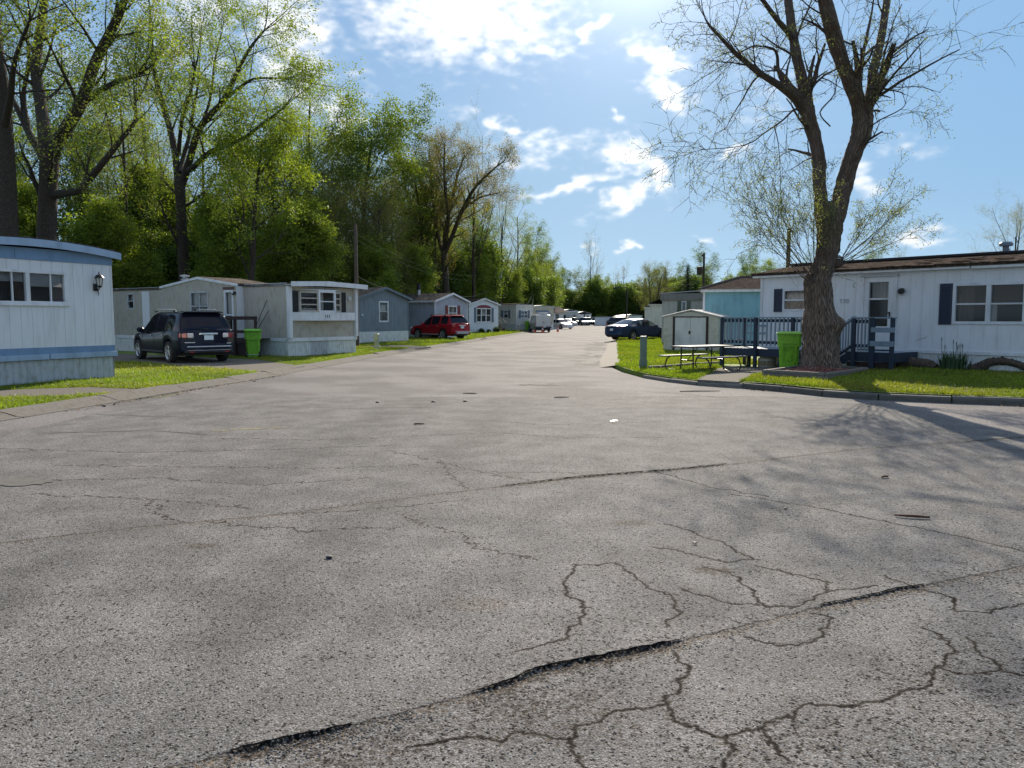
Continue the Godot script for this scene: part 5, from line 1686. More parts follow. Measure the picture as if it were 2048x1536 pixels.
	# bins
	var b1 := trash_bin("lime green wheeled trash bin beside the leaning trunk, front turned to street", V(7.58, 0.13, 21.05), deg_to_rad(-18))
	trash_bin("green wheeled trash bin by the tan home, wheels turned to street", V(-10.0, 0.08, 29.7), deg_to_rad(200))
	trash_bin("small looking green trash bin by the white van at the kerb", V(1.65, 0.15, 90.0), deg_to_rad(10))
	# pedestals
	pedestal("tall grey green utility pedestal at the lawn corner by picnic table", V(3.98, 0.09, 23.3), 0.95, 0.185, 0.1, 0.0)
	pedestal("pale green utility pedestal on left lawn before slate grey home", V(-6.36, 0.06, 36.1), 0.80, 0.2, -0.3, 0.03)
	pedestal("leaning grey pedestal with white cap before the beige home", V(0.62, 0.1, 83.0), 0.85, 0.18, 0.0, 0.2, true)
	pedestal("white capped post right of the far green bin", V(2.15, 0.1, 91.5), 1.1, 0.16, 0.0, 0.0, true)
	# timber edging of the bed by the picnic table
	var tw := thing("timber_edging", "weathered timber edging between lawn and the picnic table's bed", "edging", V(4.0, 0.1, 22.5), atan2(2.6, 2.77))
	for i in 3:
		piece(tw, "timber", Vector3(0.62 + i * 1.24, 0.05, rr(-0.02, 0.02)), Vector3(1.22, 0.1 + rr(-0.01, 0.015), 0.11), mats["wood_gray"], Basis.from_euler(Vector3(0, rr(-0.02, 0.02), rr(-0.02, 0.02))), 0.015)
	piece(tw, "pad", Vector3(-0.05, -0.0, 0.1), Vector3(0.4, 0.06, 0.35), mats["concrete"], Basis.IDENTITY, 0.01)
	# driftwood on the bank
	driftwood("weathered driftwood log lying against the white skirting beside stairs", [[-0.46, 0.1, 0.1, 0.09], [-0.25, 0.2, 0.0, 0.13], [0.05, 0.17, -0.03, 0.14], [0.3, 0.15, 0.0, 0.12], [0.5, 0.08, 0.04, 0.07]], V(10.72, 0.22, 20.3), T)
	driftwood("arched driftwood branch against white skirting right of the iris clump", [[-0.55, 0.05, 0.06, 0.12], [-0.35, 0.1, 0.0, 0.12], [-0.1, 0.26, -0.04, 0.10], [0.2, 0.31, -0.04, 0.085], [0.55, 0.24, -0.02, 0.07], [0.85, 0.1, 0.0, 0.06], [1.1, 0.02, 0.0, 0.05]], V(12.12, 0.22, 19.32), T)
	# iris clump
	var ir := thing("iris_clump", "clump of upright sword leaved iris between two driftwood logs", "plant", V(11.22, 0.22, 19.5), T)
	var lf := MB.new()
	lf.use_col = true
	var st := MB.new()
	for i in 120:
		var a := rng.randf() * TAU
		var r := sqrt(rng.randf()) * 0.3
		var p := Vector3(cos(a) * r * 1.25, -0.02, sin(a) * r * 0.55)
		var h := rr(0.3, 0.62)
		var lean := Vector3(cos(a) * rr(0.0, 0.35), 0, sin(a) * 0.12)
		var w := Vector3(cos(a + 1.3), 0, sin(a + 1.3)) * rr(0.012, 0.022)
		var k := rr(0.7, 1.3)
		lf.col = Color(0.045 * k, 0.085 * k, 0.035 * k)
		var q := p + Vector3.UP * h * 0.6 + lean * h * 0.4
		var t := p + Vector3.UP * h + lean * h * 1.1
		lf.quad(p - w, p + w, q + w, q - w)
		lf.tri(q - w, q + w, t)
	put("leaves", lf, M("iris_leaf", Color(1, 1, 1), 0.5, {"vertex_color_use_as_albedo": true, "backlight_enabled": true, "backlight": Color(0.6, 0.7, 0.4)}), ir, "stuff")
	for i in 9:
		var p := Vector3(rr(-0.33, 0.33), 0.0, rr(-0.12, 0.12))
		var e := p + Vector3(rr(-0.05, 0.05), rr(0.65, 0.92), rr(-0.03, 0.03))
		var k := MB.new()
		k.tube([p, e - Vector3(0, 0.12, 0), e - Vector3(0, 0.06, 0), e], [0.006, 0.006, 0.012, 0.004], 5)
		put("flower_stalk", k, M("iris_stalk", Color(0.05, 0.07, 0.035), 0.7), ir)
	# porch of the tan home
	var T2 := atan2(0.852, 0.524)
	var pp := thing("wooden_porch", "small dark brown wooden porch with railing at tan home's door", "porch", V(-8.8, 0, 30.25), T2)
	var bw: Material = mats["brown_wood"]
	for i in 5:
		piece(pp, "deck_board", Vector3(-0.08 - i * 0.13 - 0.0, 0.79, -2.2), Vector3(0.12, 0.03, 2.5), bw)
	piece(pp, "rim_board", Vector3(-0.72, 0.70, -2.2), Vector3(0.04, 0.2, 2.56), bw)
	piece(pp, "lower_panel", Vector3(-0.69, 0.33, -2.2), Vector3(0.03, 0.5, 2.5), bw)
	for s in [-0.98, -2.2, -3.4]:
		piece(pp, "post", Vector3(-0.74, 0.86, s), Vector3(0.09, 1.56, 0.09), bw)
	piece(pp, "top_rail", Vector3(-0.74, 1.6, -2.2), Vector3(0.1, 0.14, 2.55), bw)
	piece(pp, "mid_rail", Vector3(-0.74, 1.06, -2.2), Vector3(0.05, 0.12, 2.5), bw)
	for i in 2:
		var bm := thing("broom", ["long handled broom leaning on the porch rail, nearer the door", "long handled brush leaning on the porch rail, nearer the street"][i], "broom", V(-8.8, 0, 30.25), T2)
		var k := MB.new()
		k.tube([Vector3(-0.55 - i * 0.1, 0.8, -1.5 + i * 0.2), Vector3(-0.03, 2.3 - i * 0.4, -1.12 + i * 0.1)], [0.014, 0.014], 6)
		put("handle", k, mats["black_paint"], bm)
		piece(bm, "head", Vector3(-0.56 - i * 0.1, 0.86, -1.51 + i * 0.2), Vector3(0.06, 0.14, 0.22), mats["black_paint"])
	# brown steps by the white arched home, lattice of low plants in front of it
	var sp := thing("wooden_steps", "brown wooden steps with handrail between white and beige homes", "steps", V(-0.95, 0.1, 83.0), atan2(0.84, 0.54))
	for i in 4:
		piece(sp, "tread", Vector3(0.0, 0.2 + i * 0.2, -i * 0.26), Vector3(1.0, 0.05, 0.3), bw)
		piece(sp, "riser", Vector3(0.0, 0.1 + i * 0.2, -i * 0.26 + 0.13), Vector3(1.0, 0.2, 0.03), bw)
	for sx in [-0.5, 0.5]:
		var k := MB.new()
		k.tube([Vector3(sx, 0.95, 0.15), Vector3(sx, 1.75, -0.95)], [0.045, 0.045], 5)
		put("handrail", k, mats["wood_gray"], sp)
		piece(sp, "post", Vector3(sx, 0.5, 0.15), Vector3(0.09, 1.0, 0.09), mats["wood_gray"])
	for q in [[-3.0, 75.6, 0.45, "low round shrub at the left corner of the white arched home"], [-2.3, 76.3, 0.3, "smallest shrub under the arched window"], [-1.55, 78.2, 0.6, "dense shrub at the right corner of the white arched home"], [2.55, 93.5, 1.0, "dark columnar shrub between far green bin and white van"], [14.1, 78.5, 1.2, "bright green shrub before the pale home on the right side"], [22.5, 196.0, 2.4, "green bush before the pale parked pickup at street end"]]:
		shrub(q[3], V(q[0], 0.1, q[1]), q[2], q[2] == 1.0, q[2] > 1.1)

func shrub(label: String, at: Vector3, s: float, column: bool, light: bool):
	var t := thing("garden_shrub", label, "shrub", at)
	var sp := PackedVector3Array()
	for i in 160:
		var d := Vector3(rng.randfn(0, 1), rng.randfn(0, 1), rng.randfn(0, 1)).normalized() * pow(rng.randf(), 0.4)
		sp.append(Vector3(d.x * (0.35 if column else 0.62), 0.9 + d.y * 0.85 if column else 0.55 + d.y * 0.5, d.z * (0.35 if column else 0.62)) * s * (1.0 if not column else 1.0))
	var k := MB.new()
	for i in 5:
		k.tube([Vector3.ZERO, Vector3(rr(-0.3, 0.3), 0.8, rr(-0.3, 0.3)) * s], [0.02, 0.008], 4)
	put("stem", k, twig_mat(), t)
	crown(t, leaf_cluster("shrub", 12, 0.16, 0.09, Color(1, 1, 1), 0.3), leaf_mat(), sp, 0.7 * maxf(s, 0.6), 1.3 * maxf(s, 0.6), [Color(0.11, 0.17, 0.03), Color(0.14, 0.2, 0.03)] if light else [Color(0.03, 0.055, 0.02), Color(0.05, 0.08, 0.022)])

func rail_run(parent: Node, a: Vector3, b: Vector3, gap: float):
	var navy: Material = mats["deck_navy"]
	var slate: Material = mats["deck_slate"]
	var x := (b - a).normalized()
	var bs := Basis(x, Vector3.UP, x.cross(Vector3.UP))
	var L := a.distance_to(b)
	var mid := (a + b) * 0.5
	piece(parent, "top_rail", mid + Vector3(0, 0.925, 0), Vector3(L + 0.1, 0.035, 0.14), slate, bs)
	piece(parent, "rail", mid + Vector3(0, 0.835, 0), Vector3(L, 0.09, 0.035), navy, bs)
	piece(parent, "rail", mid + Vector3(0, 0.19, 0), Vector3(L, 0.09, 0.035), navy, bs)
	var n := int(L / gap)
	for i in n:
		piece(parent, "baluster", a + x * (i + 0.7) * L / n + Vector3(0, 0.5, 0) + bs.z * 0.036, Vector3(0.038, 0.82, 0.036), slate, bs, 0.004)

func picnic_table():
	var t := thing("picnic_table", "grey topped picnic table with black tube legs and attached benches", "picnic table", V(5.43, 0.1, 21.9), atan2(0.55, 0.83))
	var top := painted("table_top", Color(0.15, 0.14, 0.133), 0.75, 0.8, 0.8)
	piece(t, "tabletop", Vector3(0, 0.70, 0), Vector3(1.83, 0.045, 0.75), top, Basis.IDENTITY, 0.014)
	for s in [-1, 1]:
		piece(t, "bench", Vector3(0, 0.42, s * 0.72), Vector3(1.83, 0.04, 0.27), top, Basis.IDENTITY, 0.012)
	for e in [-1, 1]:
		for s in [-1, 1]:
			var k := MB.new()
			var x: float = e * 0.62
			k.tube([Vector3(x, 0.68, s * 0.22), Vector3(x, 0.3, s * 0.23), Vector3(x, 0.0, s * 0.24)], [0.021, 0.021, 0.021], 8)
			put("leg", k, mats["black_metal"], t)
			k = MB.new()
			k.tube([Vector3(x, 0.40, s * 0.68), Vector3(x, 0.34, s * 0.78), Vector3(x, 0.15, s * 0.86), Vector3(x, 0.05, s * 0.80), Vector3(x, 0.02, s * 0.62), Vector3(x, 0.02, s * 0.24)], [0.02, 0.02, 0.02, 0.02, 0.02, 0.02], 8)
			put("bench_leg", k, mats["black_metal"], t)
		var k2 := MB.new()
		k2.tube([Vector3(e * 0.62, 0.32, 0.0), Vector3(e * 0.2, 0.67, 0.0)], [0.013, 0.013], 6)
		put("brace", k2, mats["black_metal"], t)
		k2 = MB.new()
		k2.tube([Vector3(e * 0.62, 0.32, -0.24), Vector3(e * 0.62, 0.32, 0.24)], [0.016, 0.016], 6)
		put("cross_tube", k2, mats["black_metal"], t)

func planter():
	var t := thing("tree_planter", "square timber planter box of two courses round the leaning trunk", "planter", Vector3.ZERO)
	var c := [Vector2(6.22, 18.91), Vector2(7.32, 17.81), Vector2(9.13, 19.78), Vector2(8.03, 20.88)]
	var w: Material = mats["wood_gray"]
	for i in 4:
		var a: Vector2 = c[i]; var b: Vector2 = c[(i + 1) % 4]
		var x := V(b.x - a.x, 0, b.y - a.y).normalized()
		var bs := Basis(x, Vector3.UP, x.cross(Vector3.UP))
		for k in 2:
			var L := a.distance_to(b) + (0.08 if k == i % 2 else -0.10)
			var mid := V((a.x + b.x) * 0.5, 0.215 + k * 0.082, (a.y + b.y) * 0.5)
			piece(t, "timber", mid, Vector3(L, 0.08, 0.09), w, bs.rotated(bs.z, rr(-0.006, 0.006)), 0.012)
	var mulch := thing("mulch", "red brown wood chip mulch heaped round the leaning trunk", "mulch", Vector3.ZERO)
	mulch.set_meta("kind", "stuff")
	var m := MB.new()
	for i in 10:
		for j in 10:
			var q := []
			for d in [[0, 0], [1, 0], [1, 1], [0, 1]]:
				var u: float = (i + d[0]) / 10.0; var v: float = (j + d[1]) / 10.0
				var p: Vector2 = c[0] + (c[1] - c[0]) * u + (c[3] - c[0]) * v
				q.append(V(p.x, 0.255 + 0.1 * sin(u * PI) * sin(v * PI), p.y))
			m.quad(q[0], q[1], q[2], q[3])
	var soil := M("mulch_soil", Color(0.05, 0.022, 0.017), 0.95)
	put("mulch_bed", m, soil, mulch, "stuff")
	var chip := MB.new()
	chip.box(Vector3.ZERO, Vector3(0.06, 0.012, 0.02), Basis.IDENTITY, 0.003)
	var mm := MultiMesh.new()
	mm.transform_format = MultiMesh.TRANSFORM_3D
	mm.use_colors = true
	mm.mesh = chip.mesh()
	mm.instance_count = 2600
	for i in 2600:
		var u := rr(0.03, 0.97); var v := rr(0.02, 0.98)
		var p: Vector2 = c[0] + (c[1] - c[0]) * u + (c[3] - c[0]) * v
		var b := Basis.from_euler(Vector3(rr(-0.5, 0.5), rng.randf() * TAU, rr(-0.5, 0.5))).scaled(Vector3.ONE * rr(0.6, 1.4))
		mm.set_instance_transform(i, Transform3D(b, V(p.x, 0.267 + 0.1 * sin(u * PI) * sin(v * PI), p.y)))
		var k := rr(0.5, 1.5)
		mm.set_instance_color(i, Color(0.16 * k, 0.05 * k, 0.035 * k) if rng.randf() < 0.8 else Color(0.22 * k, 0.14 * k, 0.1 * k))
	var o := MultiMeshInstance3D.new()
	o.name = "wood_chips"
	o.multimesh = mm
	o.material_override = M("chip", Color(1, 1, 1), 0.9, {"vertex_color_use_as_albedo": true})
	o.set_meta("kind", "stuff")
	mulch.add_child(o, true)

func frustum(m: MB, y0: float, a0: Vector2, y1: float, a1: Vector2, c0 := Vector2.ZERO, c1 := Vector2.ZERO, cap := true):
	# rectangles with clipped corners joined from below to above
	var ring := func(y: float, h: Vector2, c: Vector2) -> Array:
		var k := 0.22 * minf(h.x, h.y)
		var r := []
		for p in [[1, -1, 0], [1, 1, 1], [-1, 1, 0], [-1, -1, 1]]:
			var e := Vector2(p[0] * h.x, p[1] * h.y)
			var u := Vector2(0, -p[1] * k); var v := Vector2(-p[0] * k, 0)
			if p[2] == 0: r.append(e + v if p[0] * p[1] > 0 else e + v); r.append(e + u)
			else: r.append(e + u); r.append(e + v)
		var o := []
		for q in r: o.append(Vector3(q.x + c.x, y, -(q.y + c.y)))
		return o
	var A: Array = ring.call(y0, a0, c0); var B: Array = ring.call(y1, a1, c1)
	for i in 8:
		var j := (i + 1) % 8
		m.quad(A[i], A[j], B[j], B[i])
	if cap:
		for i in range(1, 7): m.tri(B[0], B[i], B[i + 1])
		for i in range(1, 7): m.tri(A[0], A[i + 1], A[i])

func trash_bin(label: String, at: Vector3, turn: float) -> Node3D:
	var g := M("bin_green", Color(0.19, 0.47, 0.025), 0.45, {"albedo_texture": tex["wear"], "uv1_triplanar": true, "uv1_scale": Vector3(1, 1, 1)})
	var t := thing("trash_bin", label, "trash bin", at, turn, "wheeled green bins")
	# front is +z
	var b := MB.new()
	frustum(b, 0.02, Vector2(0.225, 0.235), 0.72, Vector2(0.262, 0.32), Vector2(0, 0.02))
	frustum(b, 0.70, Vector2(0.295, 0.355), 0.99, Vector2(0.305, 0.375))
	frustum(b, 0.992, Vector2(0.315, 0.385), 1.03, Vector2(0.318, 0.388))
	put("bin_body", b, g, t)
	var l := MB.new()
	frustum(l, 1.034, Vector2(0.342, 0.42), 1.062, Vector2(0.342, 0.42))
	frustum(l, 1.061, Vector2(0.315, 0.39), 1.105, Vector2(0.26, 0.32))
	put("lid", l, g, t)
	# raised grips on the front
	piece(t, "grip_panel", Vector3(0, 0.80, 0.375), Vector3(0.36, 0.045, 0.05), g, Basis.IDENTITY, 0.01)
	piece(t, "grip_panel", Vector3(-0.17, 0.68, 0.335), Vector3(0.05, 0.2, 0.05), g, Basis.from_euler(Vector3(0.13, 0, 0)), 0.012)
	piece(t, "grip_panel", Vector3(0.17, 0.68, 0.335), Vector3(0.05, 0.2, 0.05), g, Basis.from_euler(Vector3(0.13, 0, 0)), 0.012)
	piece(t, "grip_panel", Vector3(0, 0.42, 0.285), Vector3(0.15, 0.22, 0.04), g, Basis.from_euler(Vector3(0.13, 0, 0)), 0.012)
	piece(t, "grip_panel", Vector3(0, 0.2, 0.262), Vector3(0.3, 0.2, 0.03), g, Basis.from_euler(Vector3(0.13, 0, 0)), 0.01)
	for s in [-1, 1]:
		var w := MB.new()
		w.lathe([Vector2(0.0, -0.03), Vector2(0.11, -0.03), Vector2(0.125, -0.02), Vector2(0.125, 0.02), Vector2(0.11, 0.03), Vector2(0.0, 0.03)], 18, Transform3D(Basis(Vector3(0, 1, 0), Vector3(1, 0, 0), Vector3(0, 0, -1)), Vector3(s * 0.25, 0.125, -0.27)))
		put("wheel", w, mats["black_paint"], t)
	var ax := MB.new()
	ax.tube([Vector3(-0.25, 0.125, -0.27), Vector3(0.25, 0.125, -0.27)], [0.014, 0.014], 6)
	put("axle", ax, mats["steel"], t)
	var h := MB.new()
	h.tube([Vector3(-0.27, 1.0, -0.38), Vector3(-0.27, 1.03, -0.46), Vector3(0.27, 1.03, -0.46), Vector3(0.27, 1.0, -0.38)], [0.018, 0.018, 0.018, 0.018], 7)
	put("handle", h, g, t)
	return t

func pedestal(label: String, at: Vector3, h: float, w: float, turn: float, lean: float, white := false):
	var m := painted("pedestal_green" if not white else "pedestal_gray", Color(0.15, 0.21, 0.165) if not white else Color(0.2, 0.2, 0.2), 0.5, 1.0, 0.5)
	if label.begins_with("pale"): m = painted("pedestal_pale", Color(0.33, 0.38, 0.27), 0.5, 1.0, 0.5)
	var t := thing("utility_pedestal", label, "utility pedestal", at, turn, "utility pedestals on the lawns")
	t.rotation.z = -lean
	piece(t, "cabinet", Vector3(0, h * 0.5 - 0.03, 0), Vector3(w, h, w * 0.8), m, Basis.IDENTITY, 0.012)
	piece(t, "cap", Vector3(0, h - 0.02, 0), Vector3(w + 0.014, 0.07, w * 0.8 + 0.014), m if not white else mats["white_trim"], Basis.IDENTITY, 0.015)
	piece(t, "base", Vector3(0, 0.12, 0), Vector3(w + 0.02, 0.26, w * 0.8 + 0.02), m, Basis.IDENTITY, 0.008)
	piece(t, "cover_plate", Vector3(0, h * 0.58, w * 0.4 + 0.002), Vector3(w * 0.7, h * 0.35, 0.01), m, Basis.IDENTITY, 0.003)

func driftwood(label: String, L: Array, at: Vector3, turn: float):
	var t := thing("driftwood", label, "log", at, turn)
	var bn := noise(231, 1.0, 3)
	bn.fractal_type = FastNoiseLite.FRACTAL_RIDGED
	var pts := []
	var rad := []
	for i in L.size() - 1:
		for k in 8:
			var a: Array = L[maxi(i - 1, 0)]; var b: Array = L[i]; var c: Array = L[i + 1]; var d: Array = L[mini(i + 2, L.size() - 1)]
			pts.append(catmull(Vector3(a[0], a[1], a[2]), Vector3(b[0], b[1], b[2]), Vector3(c[0], c[1], c[2]), Vector3(d[0], d[1], d[2]), k / 8.0))
			rad.append(lerpf(b[3], c[3], k / 8.0) * rr(0.92, 1.1))
	var m := MB.new()
	m.tube(pts, rad, 16, true)
	for q in m.v.size():
		var p := m.v[q]
		m.v[q] += m.n[q] * 0.035 * bn.get_noise_3d(p.x * 2.5, p.y * 9.0, p.z * 9.0)
	put("log", m, M("driftwood", Color(0.19, 0.155, 0.125), 0.95, {"albedo_texture": tex["bark_c"], "uv1_scale": Vector3(1, 0.8, 1), "heightmap_enabled": true, "heightmap_texture": tex["bark_h"], "heightmap_scale": -1.5}), t)

# ---------------------------------------------------------------- poles and wires
func pole(label: String, x: float, z: float, h: float, r: float, col := Color(0.13, 0.105, 0.088)) -> Node3D:
	var t := thing("utility_pole", label, "utility pole", V(x, 0, z))
	var m := MB.new()
	m.tube([Vector3(0, -0.1, 0), Vector3(0, h * 0.5, 0), Vector3(0, h, 0)], [r, r * 0.88, r * 0.72], 12)
	put("shaft", m, M("pole_wood_%d" % int(col.r * 1000), col, 0.9, {"albedo_texture": tex["bark_c"], "uv1_scale": Vector3(2, 0.15, 1)}), t)
	return t

func wire(label: String, a: Vector3, b: Vector3, sag: float, r := 0.012, pale := false):
	var m := MB.new()
	var p := []
	var q := []
	for i in 17:
		var t := i / 16.0
		p.append(a.lerp(b, t) - Vector3(0, sag * 4.0 * t * (1.0 - t), 0))
		q.append(r)
	m.tube(p, q, 5, false)
	var o := put("power_wire", m, M("wire_pale", Color(0.2, 0.2, 0.19), 1.0, {"metallic_specular": 0.0}) if pale else M("wire_dark", Color(0.03, 0.03, 0.03), 1.0, {"metallic_specular": 0.0}))
	tag(o, label, "wire")

func build_poles():
	var a := pole("tall bare wooden pole rising behind the tan home", -8.2, 40.8, 6.5, 0.115, Color(0.17, 0.15, 0.135))
	var b := pole("wooden pole with grey transformer behind the beige home", -2.0, 95.0, 8.8, 0.17)
	piece(b, "crossarm", Vector3(0, 8.55, 0), Vector3(1.5, 0.12, 0.12), mats["brown_wood"])
	var can := MB.new()
	can.lathe([Vector2(0.0, 6.5), Vector2(0.27, 6.5), Vector2(0.28, 6.6), Vector2(0.28, 7.35), Vector2(0.22, 7.45), Vector2(0.0, 7.47)], 14, Transform3D(Basis.IDENTITY, Vector3(0.5, 0, 0.1)))
	put("transformer", can, M("transformer_gray", Color(0.28, 0.32, 0.36), 0.5), b)
	var c := pole("dark wooden pole behind the cream awning home", 3.25, 116.0, 6.4, 0.17)
	piece(c, "crossarm", Vector3(0, 6.1, 0), Vector3(1.2, 0.12, 0.12), mats["brown_wood"])
	var l := thing("street_lamp", "dark street lamp pole with long flat arm over dark parked vehicle", "street lamp", V(14.25, 0, 96.0))
	var lm := MB.new()
	lm.tube([Vector3(0, 0, 0), Vector3(0, 5.4, 0)], [0.11, 0.085], 8)
	put("lamp_post", lm, mats["black_metal"], l)
	piece(l, "arm", Vector3(-0.85, 5.35, 0), Vector3(1.75, 0.1, 0.1), mats["black_metal"])
	piece(l, "lamp_head", Vector3(-1.5, 5.30, 0), Vector3(0.5, 0.14, 0.22), mats["black_metal"], Basis.IDENTITY, 0.04)
	piece(l, "sensor", Vector3(-1.0, 5.46, 0), Vector3(0.1, 0.12, 0.1), mats["black_metal"], Basis.IDENTITY, 0.02)
	var p3 := pole("wooden pole with dark transformer can behind the aqua home", 17.3, 70.0, 7.45, 0.13)
	can = MB.new()
	can.lathe([Vector2(0.0, 5.5), Vector2(0.25, 5.5), Vector2(0.25, 6.2), Vector2(0.0, 6.25)], 12, Transform3D(Basis.IDENTITY, Vector3(-0.38, 0, 0)))
	put("transformer", can, mats["brown_wood"], p3)
	piece(p3, "bracket", Vector3(-0.12, 7.2, 0), Vector3(0.2, 0.2, 0.1), mats["black_metal"])
	pole("thick wooden pole seen through shoots of the leaning tree", 16.0, 45.0, 6.75, 0.15)
	wire("upper sagging wire between bare pole and transformer pole", V(-8.2, 6.3, 40.8), V(-2.0, 7.9, 95.0), 1.3, 0.005)
	wire("middle sagging wire between bare pole and transformer pole", V(-8.2, 6.0, 40.8), V(-2.0, 7.4, 95.0), 1.3, 0.005, true)
	wire("lowest sagging wire between bare pole and transformer pole", V(-8.2, 5.7, 40.8), V(-2.0, 6.9, 95.0), 1.3, 0.005, true)
	wire("pale service wire from bare pole down to slate grey home's roof", V(-8.2, 3.85, 40.8), V(-7.9, 3.5, 49.0), 0.12, 0.009, true)
	wire("pale service wire from transformer pole to the red shuttered home", V(-2.0, 5.6, 95.0), V(-5.2, 3.6, 63.0), 0.7, 0.011, true)
	wire("pale service wire from transformer pole to the white arched home", V(-2.0, 5.2, 95.0), V(-3.4, 3.5, 80.5), 0.3, 0.012, true)
	wire("pale service wire from far pole to the beige home", V(3.25, 5.9, 116.0), V(1.6, 3.2, 92.0), 0.5, 0.016, true)
	wire("second pale service wire from far pole to beige home", V(3.25, 5.5, 116.0), V(2.4, 3.2, 92.0), 0.5, 0.016, true)
	wire("thin wire from aqua home's pole towards the street lamp", V(17.3, 5.0, 70.0), V(14.25, 5.1, 96.0), 0.4, 0.009, true)
	wire("thin high wire from aqua home's pole across the street", V(17.3, 7.2, 70.0), V(3.25, 6.2, 116.0), 0.8, 0.006)
	wire("pale service wire from pole down to the aqua home's roof", V(17.3, 5.4, 70.0), V(12.5, 3.7, 40.0), 0.3, 0.01, true)

# ---------------------------------------------------------------- vehicles
# forward is +x, the ground is y = 0, the rear bumper is at x = 0
func prof(tab: Array, x: float) -> float:
	if x <= tab[0][0]: return tab[0][1]
	for i in tab.size() - 1:
		if x <= tab[i + 1][0]:
			var t: float = (x - tab[i][0]) / (tab[i + 1][0] - tab[i][0])
			return lerpf(tab[i][1], tab[i + 1][1], t)
	return tab[tab.size() - 1][1]

func paint(called: String, c: Color, metal := 0.0) -> StandardMaterial3D:
	return M(called, c, 0.32, {"clearcoat_enabled": true, "clearcoat": 0.4, "clearcoat_roughness": 0.05, "metallic": metal, "metallic_specular": 0.15})

func in_any(x0: float, x1: float, r: Array) -> bool:
	for q in r:
		if x0 >= q[0] - 1e-3 and x1 <= q[1] + 1e-3: return true
	return false

